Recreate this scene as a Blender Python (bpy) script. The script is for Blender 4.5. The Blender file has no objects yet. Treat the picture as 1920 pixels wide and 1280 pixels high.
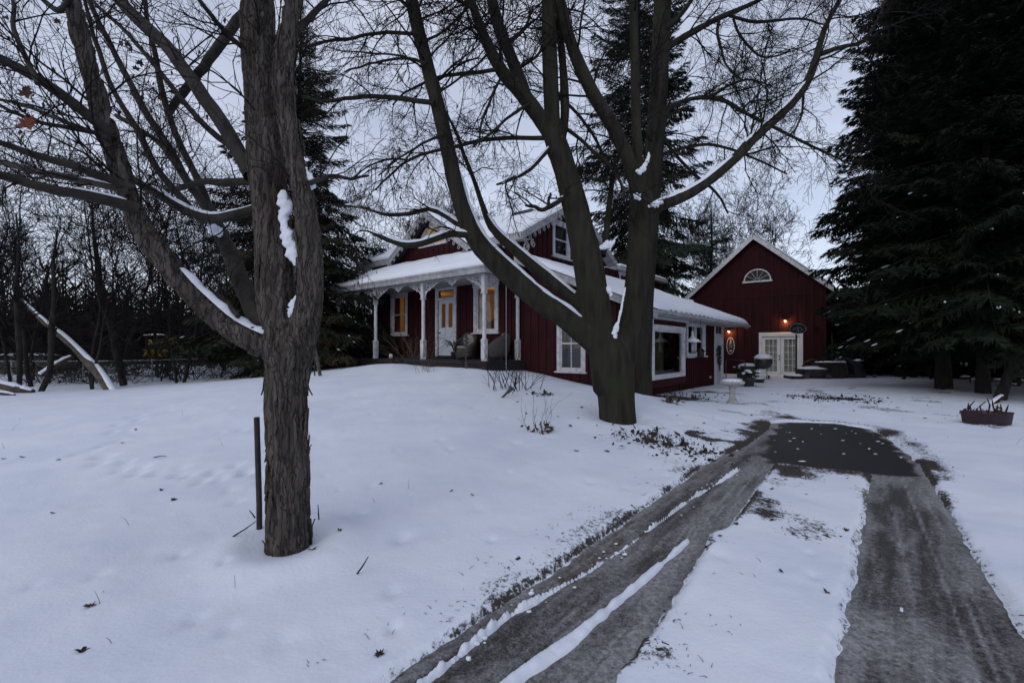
import bpy, bmesh, math, random
import numpy as np
from mathutils import Vector, Matrix

# ------------------------------------------------------------------ camera, sky, sun, exposure
SC = bpy.context.scene
COL = SC.collection
F, CX, HY, EYE = 856.0, 960.0, 652.0, 1.55      # photo focal length / horizon (pixels of the photograph), eye height

cam_d = bpy.data.cameras.new('camera')
cam_d.sensor_width = 36.0
cam_d.lens = F / 1920.0 * 36.0
cam_d.shift_y = (HY - 640.0) / 1920.0
cam_d.clip_start, cam_d.clip_end = 0.05, 2000.0
cam = bpy.data.objects.new('camera', cam_d)
cam.location = (0, 0, EYE)
cam.rotation_euler = (math.radians(90), 0, 0)
COL.objects.link(cam)
SC.camera = cam

SUN_EL, SUN_AZ = math.radians(30), math.radians(215)   # azimuth clockwise from +Y
world = bpy.data.worlds.new('World')
SC.world = world
world.use_nodes = True
wn, wl = world.node_tree.nodes, world.node_tree.links
wn.clear()
w_out = wn.new('ShaderNodeOutputWorld')
w_sky = wn.new('ShaderNodeTexSky')
w_sky.sky_type = 'NISHITA'
w_sky.sun_disc = False
w_sky.sun_elevation = SUN_EL
w_sky.sun_rotation = SUN_AZ
w_bg1 = wn.new('ShaderNodeBackground'); w_bg1.inputs['Strength'].default_value = 0.05
wl.new(w_sky.outputs[0], w_bg1.inputs['Color'])
# overcast cloud deck
w_tc = wn.new('ShaderNodeTexCoord')
w_map = wn.new('ShaderNodeMapping'); w_map.inputs['Scale'].default_value = (1.2, 1.2, 3.0)
w_noise = wn.new('ShaderNodeTexNoise'); w_noise.inputs['Scale'].default_value = 1.6; w_noise.inputs['Detail'].default_value = 5
w_ramp = wn.new('ShaderNodeValToRGB')
w_ramp.color_ramp.elements[0].position = 0.3; w_ramp.color_ramp.elements[0].color = (0.44, 0.475, 0.60, 1)
w_ramp.color_ramp.elements[1].position = 0.72; w_ramp.color_ramp.elements[1].color = (0.69, 0.72, 0.835, 1)
wl.new(w_tc.outputs['Generated'], w_map.inputs[0]); wl.new(w_map.outputs[0], w_noise.inputs['Vector'])
wl.new(w_noise.outputs[0], w_ramp.inputs[0])
w_bg2 = wn.new('ShaderNodeBackground'); w_bg2.inputs['Strength'].default_value = 1.0
wl.new(w_ramp.outputs[0], w_bg2.inputs['Color'])
w_add = wn.new('ShaderNodeAddShader')
wl.new(w_bg1.outputs[0], w_add.inputs[0]); wl.new(w_bg2.outputs[0], w_add.inputs[1])
wl.new(w_add.outputs[0], w_out.inputs['Surface'])

sun_d = bpy.data.lights.new('sun', 'SUN')
sun_d.energy = 0.5
sun_d.angle = math.radians(30)
sun_d.color = (1.0, 0.98, 0.96)
sun = bpy.data.objects.new('sun', sun_d)
sun.rotation_euler = (math.radians(90) - SUN_EL, 0, math.pi - SUN_AZ)
COL.objects.link(sun)

SC.view_settings.view_transform = 'Standard'
SC.view_settings.look = 'None'
SC.view_settings.gamma = 1.0
SC.view_settings.exposure = -0.18
SC.view_settings.use_curve_mapping = False

R = np.random.default_rng(7)
random.seed(7)

# ------------------------------------------------------------------ helpers
def at(x, y, d):
    return np.array([(x - CX) / F * d, d, EYE + (HY - y) / F * d])

YAW = math.atan2(692.0, 856.0)                    # house side wall runs 39 degrees right of the view axis
VA = np.array([math.cos(YAW), -math.sin(YAW), 0]) # along the house front (towards the right)
UB = np.array([math.sin(YAW), math.cos(YAW), 0])  # along the house side (away)
HC = np.array([0.2625, 15.0, 0.0])                # front right corner of the main block
def hw(a, b, z=0.0): return HC + a * VA + b * UB + np.array([0, 0, z])

def _hash(ix, iy, iz, seed):
    h = (ix * 374761393 + iy * 668265263 + iz * 2147483647 + seed * 974634777) & 0xFFFFFFFF
    h = ((h ^ (h >> 13)) * 1274126177) & 0xFFFFFFFF
    h = h ^ (h >> 16)
    return (h & 0xFFFF) / 65535.0
def vnoise(x, y, z=None, seed=0):
    x = np.asarray(x, float); y = np.asarray(y, float)
    z = np.zeros_like(x) if z is None else np.asarray(z, float)
    ix, iy, iz = np.floor(x).astype(np.int64), np.floor(y).astype(np.int64), np.floor(z).astype(np.int64)
    fx, fy, fz = x - ix, y - iy, z - iz
    fx, fy, fz = [f * f * (3 - 2 * f) for f in (fx, fy, fz)]
    o = 0
    for dx in (0, 1):
        for dy in (0, 1):
            for dz in (0, 1):
                w = (fx if dx else 1 - fx) * (fy if dy else 1 - fy) * (fz if dz else 1 - fz)
                o = o + w * _hash(ix + dx, iy + dy, iz + dz, seed)
    return o * 2 - 1
def fbm(x, y, z=None, oct=4, seed=0):
    s, a = 0, 1.0
    for k in range(oct):
        zz = None if z is None else np.asarray(z) * 2 ** k
        s = s + a * vnoise(np.asarray(x) * 2 ** k, np.asarray(y) * 2 ** k, zz, seed + k)
        a *= 0.5
    return s / 1.9
def sstep(a, b, x):
    t = np.clip((x - a) / (b - a), 0, 1)
    return t * t * (3 - 2 * t)

def mesh_np(name, V, faces, mat, parent=None, smooth=False, uvless=True):
    """faces: (n,3) or (n,4) int array"""
    V = np.asarray(V, np.float32); faces = np.asarray(faces, np.int32)
    me = bpy.data.meshes.new(name)
    n, k = faces.shape
    me.vertices.add(len(V)); me.vertices.foreach_set('co', V.ravel())
    me.loops.add(n * k); me.loops.foreach_set('vertex_index', faces.ravel())
    me.polygons.add(n); me.polygons.foreach_set('loop_start', np.arange(0, n * k, k, dtype=np.int32))
    if smooth: me.polygons.foreach_set('use_smooth', np.ones(n, bool))
    me.update(calc_edges=True)
    if mat is not None: me.materials.append(mat)
    o = bpy.data.objects.new(name, me)
    COL.objects.link(o)
    if parent is not None: o.parent = parent
    return o

def tag(o, label=None, cat=None, group=None, kind=None):
    if label: o['label'] = label
    if cat: o['category'] = cat
    if group: o['group'] = group
    if kind: o['kind'] = kind
    return o

def empty(name, loc=(0, 0, 0), rz=0.0, parent=None):
    o = bpy.data.objects.new(name, None)
    o.location = loc; o.rotation_euler = (0, 0, rz); o.empty_display_size = 0.1
    COL.objects.link(o)
    if parent is not None: o.parent = parent
    return o

def copy_tree(o, parent=None):
    c = o.copy(); COL.objects.link(c); c.parent = parent
    for ch in o.children: copy_tree(ch, c)
    return c

class Fr:
    """a wall frame: x along the wall, n outwards, z up"""
    def __init__(s, O, xd, nd):
        s.O, s.xd, s.nd = np.array(O, float), np.array(xd, float), np.array(nd, float)
    def p(s, x, n, z): return s.O + x * s.xd + n * s.nd + np.array([0, 0, z])

class MB:
    def __init__(s, fr=None): s.V, s.Fc, s.fr = [], [], fr
    def v(s, x, y, z):
        s.V.append(tuple(s.fr.p(x, y, z)) if s.fr else (x, y, z)); return len(s.V) - 1
    def poly(s, pts):
        s.Fc.append([s.v(*p) for p in pts]); return s
    def box(s, x0, x1, y0, y1, z0, z1):
        i = [s.v(x, y, z) for x in (x0, x1) for y in (y0, y1) for z in (z0, z1)]
        for f in ((0,1,3,2),(4,6,7,5),(0,4,5,1),(2,3,7,6),(0,2,6,4),(1,5,7,3)): s.Fc.append([i[k] for k in f])
        return s
    def hexa(s, b, t):
        """bottom quad and top quad (same winding)"""
        i = [s.v(*p) for p in b] + [s.v(*p) for p in t]
        for f in ((3,2,1,0),(4,5,6,7),(0,1,5,4),(1,2,6,5),(2,3,7,6),(3,0,4,7)): s.Fc.append([i[k] for k in f])
        return s
    def prism(s, prof, y0, y1):
        """polygon prof of (x,z) extruded between y0 and y1"""
        n = len(prof)
        a = [s.v(x, y0, z) for x, z in prof]; b = [s.v(x, y1, z) for x, z in prof]
        s.Fc.append(a); s.Fc.append(b[::-1])
        for k in range(n): s.Fc.append([a[k], b[k], b[(k+1) % n], a[(k+1) % n]])
        return s
    def ring(s, outer, inner, y0, y1):
        """closed band between two matching outlines, extruded"""
        n = len(outer)
        A = [[s.v(x, y, z) for x, z in P] for P in (outer, inner) for y in (y0, y1)]
        o0, o1, i0, i1 = A
        for k in range(n):
            m = (k + 1) % n
            s.Fc += [[o0[k], o0[m], i0[m], i0[k]], [o1[k], i1[k], i1[m], o1[m]], [o0[k], o1[k], o1[m], o0[m]], [i0[k], i0[m], i1[m], i1[k]]]
        return s
    def tube(s, pts, rad, sides=8, caps=True, flat=1.0):
        pts = [np.array(p, float) for p in pts]
        n = len(pts)
        if np.isscalar(rad): rad = [rad] * n
        t0 = pts[1] - pts[0]; t0 /= np.linalg.norm(t0)
        ref = np.array([0, 0, 1.0]) if abs(t0[2]) < .9 else np.array([1.0, 0, 0])
        e1 = np.cross(t0, ref); e1 /= np.linalg.norm(e1)
        prev = None
        for k in range(n):
            t = pts[min(k+1, n-1)] - pts[max(k-1, 0)]; t /= (np.linalg.norm(t) + 1e-9)
            e1 = e1 - t * np.dot(e1, t); e1 /= (np.linalg.norm(e1) + 1e-9); e2 = np.cross(t, e1)
            ids = [s.v(*(pts[k] + rad[k] * (math.cos(q) * e1 + flat * math.sin(q) * e2))) for q in np.linspace(0, 2*math.pi, sides, endpoint=False)]
            if prev:
                for j in range(sides): s.Fc.append([prev[j], prev[(j+1) % sides], ids[(j+1) % sides], ids[j]])
            elif caps: s.Fc.append(ids[::-1])
            prev = ids
        if caps: s.Fc.append(prev)
        return s
    def lathe(s, prof, c=(0, 0, 0), sides=20, sx=1.0, sy=1.0):
        """profile of (r,z) turned round z"""
        prev = None
        for r, z in prof:
            ids = [s.v(c[0] + sx * r * math.cos(q), c[1] + sy * r * math.sin(q), c[2] + z) for q in np.linspace(0, 2*math.pi, sides, endpoint=False)]
            if prev:
                for j in range(sides): s.Fc.append([prev[j], prev[(j+1) % sides], ids[(j+1) % sides], ids[j]])
            else: s.Fc.append(ids[::-1])
            prev = ids
        s.Fc.append(prev)
        return s
    def blob(s, c, rx, ry, rz, seg=10, rings=6, jit=0.0, flatbot=False):
        prof = [(max(1e-3, math.sin(math.pi * k / rings)), -math.cos(math.pi * k / rings)) for k in range(rings + 1)]
        prev = None
        for r, z in prof:
            ids = []
            for q in np.linspace(0, 2*math.pi, seg, endpoint=False):
                j = 1 + jit * random.uniform(-1, 1)
                zz = z if not (flatbot and z < 0) else z * .15
                ids.append(s.v(c[0] + rx*r*math.cos(q)*j, c[1] + ry*r*math.sin(q)*j, c[2] + rz*zz*j))
            if prev:
                for k in range(seg): s.Fc.append([prev[k], prev[(k+1) % seg], ids[(k+1) % seg], ids[k]])
            prev = ids
        return s
    def build(s, name, mat, parent=None, smooth=False, bevel=0.0, recalc=True):
        me = bpy.data.meshes.new(name)
        me.from_pydata(s.V, [], s.Fc)
        if recalc:
            bm = bmesh.new(); bm.from_mesh(me)
            bmesh.ops.recalc_face_normals(bm, faces=bm.faces[:])
            bm.to_mesh(me); bm.free()
        if smooth:
            for p in me.polygons: p.use_smooth = True
        me.materials.append(mat)
        o = bpy.data.objects.new(name, me); COL.objects.link(o)
        if parent is not None: o.parent = parent
        if bevel:
            b = o.modifiers.new('bevel', 'BEVEL'); b.width = bevel; b.segments = 1; b.limit_method = 'ANGLE'
        return o

# ------------------------------------------------------------------ materials (all procedural)
def mk(name, c1, c2=None, scale=6.0, stretch=(1, 1, 1), rough=0.8, bump=0.0, bscale=None, detail=4, lo=0.35, hi=0.65, spec=0.3, c3=None, s3=1.0):
    m = bpy.data.materials.new(name); m.use_nodes = True
    nt = m.node_tree; N, L = nt.nodes, nt.links
    b = N['Principled BSDF']
    b.inputs['Roughness'].default_value = rough
    b.inputs['Specular IOR Level'].default_value = spec
    if c2 is None: c2 = c1
    tc = N.new('ShaderNodeTexCoord'); mp = N.new('ShaderNodeMapping'); mp.inputs['Scale'].default_value = stretch
    L.new(tc.outputs['Object'], mp.inputs[0])
    no = N.new('ShaderNodeTexNoise'); no.inputs['Scale'].default_value = scale; no.inputs['Detail'].default_value = detail
    L.new(mp.outputs[0], no.inputs['Vector'])
    rp = N.new('ShaderNodeValToRGB')
    rp.color_ramp.elements[0].position = lo; rp.color_ramp.elements[0].color = (*c1, 1)
    rp.color_ramp.elements[1].position = hi; rp.color_ramp.elements[1].color = (*c2, 1)
    L.new(no.outputs[0], rp.inputs[0])
    out = rp.outputs[0]
    if c3 is not None:
        n3 = N.new('ShaderNodeTexNoise'); n3.inputs['Scale'].default_value = s3; n3.inputs['Detail'].default_value = 5
        L.new(tc.outputs['Object'], n3.inputs['Vector'])
        r3 = N.new('ShaderNodeValToRGB'); r3.color_ramp.elements[0].position = .48; r3.color_ramp.elements[1].position = .66
        L.new(n3.outputs[0], r3.inputs[0])
        mx = N.new('ShaderNodeMix'); mx.data_type = 'RGBA'
        L.new(r3.outputs[0], mx.inputs['Factor']); L.new(out, mx.inputs['A']); mx.inputs['B'].default_value = (*c3, 1)
        out = mx.outputs['Result']
    L.new(out, b.inputs['Base Color'])
    if bump:
        bn = N.new('ShaderNodeTexNoise'); bn.inputs['Scale'].default_value = bscale or scale * 2; bn.inputs['Detail'].default_value = 6
        L.new(mp.outputs[0], bn.inputs['Vector'])
        bp = N.new('ShaderNodeBump'); bp.inputs['Strength'].default_value = bump; bp.inputs['Distance'].default_value = 0.03
        L.new(bn.outputs[0], bp.inputs['Height']); L.new(bp.outputs[0], b.inputs['Normal'])
    return m

def mk_glass(name, tint=(0.9, 0.92, 0.95)):
    m = bpy.data.materials.new(name); m.use_nodes = True
    N, L = m.node_tree.nodes, m.node_tree.links
    N.clear()
    o = N.new('ShaderNodeOutputMaterial'); t = N.new('ShaderNodeBsdfTransparent'); g = N.new('ShaderNodeBsdfGlossy')
    t.inputs[0].default_value = (*tint, 1); g.inputs['Roughness'].default_value = 0.02
    ge = N.new('ShaderNodeNewGeometry'); dt = N.new('ShaderNodeVectorMath'); dt.operation = 'DOT_PRODUCT'; L.new(ge.outputs['Normal'], dt.inputs[0]); L.new(ge.outputs['Incoming'], dt.inputs[1])
    def mth(op, a, b=None):
        q = N.new('ShaderNodeMath'); q.operation = op
        for k, v in enumerate((a, b)):
            if v is None: continue
            if isinstance(v, float): q.inputs[k].default_value = v
            else: L.new(v, q.inputs[k])
        return q
    f = mth('ADD', mth('MULTIPLY', mth('POWER', mth('SUBTRACT', 1.0, mth('ABSOLUTE', dt.outputs['Value']).outputs[0]).outputs[0], 5.0).outputs[0], .95).outputs[0], .045)
    mx = N.new('ShaderNodeMixShader')
    L.new(f.outputs[0], mx.inputs[0]); L.new(t.outputs[0], mx.inputs[1]); L.new(g.outputs[0], mx.inputs[2]); L.new(mx.outputs[0], o.inputs[0])
    return m
def mk_emit(name, col, strength, col2=None, scale=3.0):
    m = bpy.data.materials.new(name); m.use_nodes = True
    N, L = m.node_tree.nodes, m.node_tree.links
    b = N['Principled BSDF']; b.inputs['Base Color'].default_value = (*[c * .3 for c in col], 1)
    b.inputs['Emission Strength'].default_value = strength
    b.inputs['Emission Color'].default_value = (*col, 1)
    if col2:
        tc = N.new('ShaderNodeTexCoord'); no = N.new('ShaderNodeTexNoise'); no.inputs['Scale'].default_value = scale
        rp = N.new('ShaderNodeValToRGB'); rp.color_ramp.elements[0].position = .4; rp.color_ramp.elements[1].position = .6
        rp.color_ramp.elements[0].color = (*col, 1); rp.color_ramp.elements[1].color = (*col2, 1)
        L.new(tc.outputs['Object'], no.inputs['Vector']); L.new(no.outputs[0], rp.inputs[0]); L.new(rp.outputs[0], b.inputs['Emission Color'])
    return m

M = {}
M['snow'] = mk('snow', (.69, .73, .81), (.76, .79, .85), 3.0, rough=.7, bump=.15, bscale=40, detail=6, spec=.15)
M['roof_snow'] = mk('roof_snow', (.74, .77, .84), (.79, .815, .865), 2.0, rough=.7, bump=.12, bscale=25, spec=.2)
M['red'] = mk('red_siding', (.023, .0048, .0068), (.042, .0078, .0105), 3.2, (3, 3, .5), rough=.75, bump=.2, bscale=30, c3=(.021, .005, .007), s3=1.3, spec=.15)
M['batten'] = mk('red_batten', (.027, .0055, .0075), (.044, .008, .0105), 3.0, (3, 3, .5), rough=.75, spec=.15)
M['barn_red'] = mk('barn_red_siding', (.021, .0045, .006), (.038, .007, .0095), 2.6, (3, 3, .4), rough=.8, bump=.2, bscale=30, c3=(.019, .0045, .0062), s3=.9, spec=.15)
M['white'] = mk('white_paint', (.50, .50, .52), (.60, .60, .62), 5, (2, 2, .6), rough=.6, bump=.05, c3=(.40, .40, .42), s3=7)
M['old_and_shaded_white'] = mk('weathered_and_shaded_white_paint', (.25, .25, .27), (.38, .38, .40), 4, (1, 1, 1), rough=.7, bump=.1, c3=(.26, .25, .25), s3=9)  # old paint; on the porch fascia and frieze its darker tone paints in shade
M['grey_paint'] = mk('grey_soffit_paint', (.30, .29, .30), (.40, .39, .40), 3, rough=.7)
M['shingle'] = mk('dark_roof_shingle', (.03, .03, .033), (.06, .058, .06), 14, rough=.9, bump=.3)
M['deck'] = mk('dark_deck_wood', (.014, .014, .017), (.03, .028, .030), 6, (1, 6, 6), rough=.8, bump=.2)
M['glass'] = mk_glass('window_glass')
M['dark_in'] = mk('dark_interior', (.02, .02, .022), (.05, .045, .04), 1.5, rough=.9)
M['room'] = mk('ochre_interior_wall', (.48, .33, .16), (.56, .40, .21), 1.0, rough=.8)
M['room_wood'] = mk('interior_brown_wood', (.16, .07, .025), (.22, .10, .04), 4, rough=.6)
M['curtain_or_backing'] = mk('dark_red_curtain', (.10, .03, .015), (.16, .05, .02), 3, (6, 6, .3), rough=.9)
M['drape_olive'] = mk('olive_drape', (.05, .045, .012), (.09, .08, .025), 3, (8, 8, .3), rough=.9)
M['lace'] = mk('pale_curtain', (.34, .31, .24), (.52, .48, .38), 2, (14, 14, .3), rough=.9)
M['door_blue'] = mk('pale_blue_door_paint', (.46, .50, .58), (.54, .58, .65), 2, rough=.5)
M['door_white'] = mk('white_door_paint', (.58, .60, .62), (.66, .68, .70), 2, rough=.45)
M['fan_lit'] = mk_emit('lit_fan_window', (.42, .28, .15), .34, (.60, .38, .16), 4)
M['bulb'] = mk_emit('lit_bulb', (1.0, .72, .38), 14)
M['metal_dark'] = mk('dark_metal', (.02, .02, .022), (.04, .04, .042), 8, rough=.45, spec=.5)
M['metal_rust'] = mk('dark_rusty_iron', (.018, .016, .018), (.045, .03, .026), 12, rough=.6, bump=.2)
M['metal_light'] = mk('galvanised_metal', (.28, .29, .30), (.40, .41, .42), 8, rough=.4, spec=.5)
M['board_black'] = mk('backboard_black', (.012, .013, .016), (.02, .021, .025), 5, rough=.4)
M['board_line'] = mk('backboard_grey_line', (.16, .17, .19), (.22, .23, .25), 5, rough=.5)
M['wicker'] = mk('wicker', (.05, .044, .041), (.10, .09, .082), 30, (1, 1, 3), rough=.8, bump=.6, bscale=70)
M['cushion'] = mk('pale_cushion', (.22, .205, .19), (.30, .28, .26), 9, rough=.9, c3=(.13, .10, .085), s3=9)
M['conc'] = mk('cast_stone', (.28, .27, .25), (.42, .41, .39), 10, rough=.85, bump=.3)
M['pot'] = mk('dark_pot', (.03, .03, .035), (.06, .055, .055), 6, rough=.6)
M['pot_red'] = mk('dark_maroon_trough', (.018, .011, .014), (.032, .018, .022), 6, rough=.5)
M['cover'] = mk('dark_tarp', (.02, .02, .026), (.045, .042, .048), 5, rough=.55, bump=.3, bscale=8)
def bark_near_mat():
    m = mk('shaggy_maple_bark', (.046, .0395, .035), (.108, .094, .083), 22, (1, 1, .14), rough=.95, detail=7, lo=.36, hi=.64, c3=(.060, .050, .043), s3=5, spec=.1)
    N, L = m.node_tree.nodes, m.node_tree.links; b = N['Principled BSDF']; src = b.inputs['Base Color'].links[0].from_socket
    tc = N.new('ShaderNodeTexCoord'); nz = N.new('ShaderNodeTexNoise'); nz.inputs['Scale'].default_value = 6; nz.inputs['Detail'].default_value = 6
    L.new(tc.outputs['Object'], nz.inputs['Vector'])
    ad = N.new('ShaderNodeVectorMath'); ad.operation = 'MULTIPLY_ADD'; L.new(nz.outputs['Color'], ad.inputs[0]); ad.inputs[1].default_value = (.10, .10, .7); L.new(tc.outputs['Object'], ad.inputs[2])
    mp = N.new('ShaderNodeMapping'); mp.inputs['Scale'].default_value = (30, 30, 1.05); L.new(ad.outputs[0], mp.inputs[0])
    vo = N.new('ShaderNodeTexVoronoi'); vo.feature = 'DISTANCE_TO_EDGE'; vo.inputs['Scale'].default_value = 1.0; L.new(mp.outputs[0], vo.inputs['Vector'])
    rp = N.new('ShaderNodeValToRGB'); rp.color_ramp.elements[0].position = .0; rp.color_ramp.elements[1].position = .09; L.new(vo.outputs['Distance'], rp.inputs[0])
    mx = N.new('ShaderNodeMix'); mx.data_type = 'RGBA'; mx.inputs['A'].default_value = (.028, .024, .021, 1); L.new(rp.outputs[0], mx.inputs['Factor']); L.new(src, mx.inputs['B']); L.new(mx.outputs['Result'], b.inputs['Base Color'])
    fn = N.new('ShaderNodeTexNoise'); fn.inputs['Scale'].default_value = 60; fn.inputs['Detail'].default_value = 6; mp2 = N.new('ShaderNodeMapping'); mp2.inputs['Scale'].default_value = (1, 1, .2); L.new(tc.outputs['Object'], mp2.inputs[0]); L.new(mp2.outputs[0], fn.inputs['Vector'])
    hs = N.new('ShaderNodeMath'); hs.operation = 'MULTIPLY_ADD'; L.new(fn.outputs[0], hs.inputs[0]); hs.inputs[1].default_value = .5; L.new(rp.outputs[0], hs.inputs[2])
    bp = N.new('ShaderNodeBump'); bp.inputs['Strength'].default_value = .7; bp.inputs['Distance'].default_value = .010; L.new(hs.outputs[0], bp.inputs['Height']); L.new(bp.outputs[0], b.inputs['Normal'])
    return m
M['bark_near'] = bark_near_mat()
M['bark'] = mk('grey_green_bark', (.018, .0163, .013), (.038, .0345, .028), 10, (1, 1, .16), rough=.95, bump=.8, bscale=26, c3=(.030, .031, .020), s3=2.0, spec=.1)
M['bark2'] = mk('grey_bark', (.018, .0155, .0135), (.044, .039, .034), 7, (1, 1, .4), rough=.92, bump=.5, bscale=24)
M['bark_dark'] = mk('dark_bark', (.010, .009, .0085), (.026, .022, .020), 7, (1, 1, .3), rough=.95, bump=.5, bscale=20)
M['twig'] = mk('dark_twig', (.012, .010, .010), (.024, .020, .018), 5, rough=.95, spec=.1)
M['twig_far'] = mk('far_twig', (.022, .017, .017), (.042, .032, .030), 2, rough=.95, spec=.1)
M['wood_mass'] = mk('far_wood', (.012, .0105, .012), (.028, .022, .021), 1.0, rough=1.0, spec=.0)
M['needle'] = mk('spruce_needle', (.0075, .012, .0085), (.018, .024, .015), 1.6, rough=.85, spec=.1)
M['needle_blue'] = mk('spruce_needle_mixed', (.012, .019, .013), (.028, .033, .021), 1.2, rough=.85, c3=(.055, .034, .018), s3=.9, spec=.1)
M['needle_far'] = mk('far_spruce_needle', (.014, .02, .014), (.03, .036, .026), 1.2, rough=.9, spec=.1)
M['leaf_brown'] = mk('dead_leaf', (.045, .021, .011), (.10, .05, .025), 9, rough=.8)
M['leaf_red'] = mk('dry_red_leaf', (.10, .02, .012), (.16, .045, .02), 7, rough=.8)
M['leaf_dark'] = mk('wet_dark_leaf', (.012, .009, .008), (.035, .024, .016), 9, rough=.6)
M['grass'] = mk('dry_grass', (.05, .042, .028), (.11, .09, .06), 9, rough=.9)
M['evergreen'] = mk('evergreen_leaf', (.012, .028, .014), (.03, .05, .025), 9, rough=.6)
M['house_white'] = mk('far_white_siding', (.62, .63, .66), (.70, .71, .74), 2, rough=.7)
M['yellow'] = mk('yellow_machine_paint', (.36, .23, .02), (.44, .29, .03), 4, rough=.5)
M['log'] = mk('fallen_log_bark', (.05, .04, .032), (.11, .09, .075), 6, rough=.95, bump=.5)
M['fence_wire'] = mk('fence_wire', (.12, .12, .12), (.18, .18, .18), 5, rough=.5)
M['plank'] = mk('dark_plank', (.02, .014, .014), (.04, .026, .024), 4, (6, 6, .5), rough=.85, bump=.2)
# ------------------------------------------------------------------ terrain
_cp = [(0,0,0),(0,2,0),(3,3,0),(-3,3.4,0),(-6,4,.02),(6,6,0),(4.5,8.5,.02),(8,9,0),(13,9,.02),(1.84,8,.24),(2.98,10.8,.44),
       (0,5,.06),(0,8,.30),(-3,7,.20),(-3,11,.58),(1.2,11.5,.60),(-7,9,.30),(-12,9,.18),(-13,15,.12),(-20,15,.10),(-9,14,.42),(-9,20,.45),
       (60,60,.3),(0,70,.4),(-60,60,.2),(-60,0,0),(60,0,0),(0,-40,0),(-30,35,.2),(30,30,.15),(18,20,.12),(14,14,.1),(20,8,0),(8,14,.05),(7,11.5,.04)]
for a, b, z in [(0,-2.1,.79),(-2.8,-2.1,.83),(-5.5,-2.1,.82),(-8.5,-2,.62),(.2,-.2,.76),(1.6,-.3,.58),(3,-.3,.36),(4.6,-.4,.20),(4.7,3,.08),(4.7,7,.02),(6,14,.13),(9,14,.12),(1,14,.13),(-4,5,.6),(-8,8,.5)]:
    p = hw(a, b); _cp.append((p[0], p[1], z))
_cp = np.array(_cp, float)
def _tps(r2): return r2 * np.log(r2 + 1e-9) * .5
def _fit():
    P = _cp[:, :2]; n = len(P)
    K = _tps(((P[:, None] - P[None]) ** 2).sum(-1)) + np.eye(n) * 0.15
    A = np.zeros((n + 3, n + 3)); A[:n, :n] = K; A[:n, n] = 1; A[:n, n+1:] = P; A[n, :n] = 1; A[n+1:, :n] = P.T
    return np.linalg.solve(A, np.concatenate([_cp[:, 2], [0, 0, 0]]))
_w = _fit()
def base_z(X, Y):
    X = np.asarray(X, float); Y = np.asarray(Y, float)
    sh = X.shape; x = X.ravel(); y = Y.ravel(); o = np.zeros(len(x)); n = len(_cp)
    for i in range(0, len(x), 60000):
        xx, yy = x[i:i+60000], y[i:i+60000]
        r2 = (xx[:, None] - _cp[None, :, 0]) ** 2 + (yy[:, None] - _cp[None, :, 1]) ** 2
        z = _tps(r2) @ _w[:n] + _w[n] + _w[n+1] * xx + _w[n+2] * yy
        far = sstep(45, 70, np.hypot(xx, yy))
        o[i:i+60000] = z * (1 - far) + .2 * far
    return np.clip(o, -.15, .95).reshape(sh)
def gz(x, y): return float(base_z(np.array([x]), np.array([y]))[0])
def ground_hit(px, py):
    """world point of a photo pixel on the terrain"""
    lo, hi = .8, 200.0
    ds = np.geomspace(lo, hi, 400)
    X = (px - CX) / F * ds; Z = EYE + (HY - py) / F * ds
    k = np.argmax(Z < base_z(X, ds))
    d = ds[k] if Z[k] < base_z(X, ds)[k] else 60.0
    return np.array([(px - CX) / F * d, d, gz((px - CX) / F * d, d)])

def gpx(l):
    d = np.array([EYE * F / (y - HY) for x, y in l])
    return np.array([[(x - CX) / F * dd, dd] for (x, y), dd in zip(l, d)])
def _ext(P, k=1.2):       # run the line on towards and past the camera
    d = P[0] - P[1]; d /= np.linalg.norm(d)
    return np.vstack([P[0] + d * k, P])
LT_l = gpx([(744,1280),(954,1136),(1144,1009),(1335,875),(1404,842),(1448,800)])
LT_r = gpx([(1132,1280),(1227,1167),(1297,1066),(1329,1005),(1362,994),(1449,872)])
RT_l = gpx([(1583,1280),(1608,1091),(1637,901),(1640,880)])
RT_r = gpx([(1945,1270),(1811,1028),(1741,907),(1718,870)])
dirv = -UB[:2]
def _long(P): return np.vstack([P[0] + dirv * 9, P])
poly_L = np.vstack([_long(LT_l), _long(LT_r)[::-1]])
poly_R = np.vstack([_long(RT_l), _long(RT_r)[::-1]])
poly_P = gpx([(1452,796),(1480,793),(1564,795),(1626,803),(1657,818),(1677,835),(1705,856),(1724,896),(1637,893),(1560,884),(1449,873),(1424,862)])
ridge1 = _long(gpx([(820,1270),(941,1168),(1010,1128),(1113,1072),(1180,1027),(1303,939),(1386,888)]))
ridge2 = _long(gpx([(967,1280),(1081,1199),(1208,1091),(1290,1021)]))
ridge3 = gpx([(1690,1150),(1693,1060),(1694,990),(1697,930)])

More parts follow.
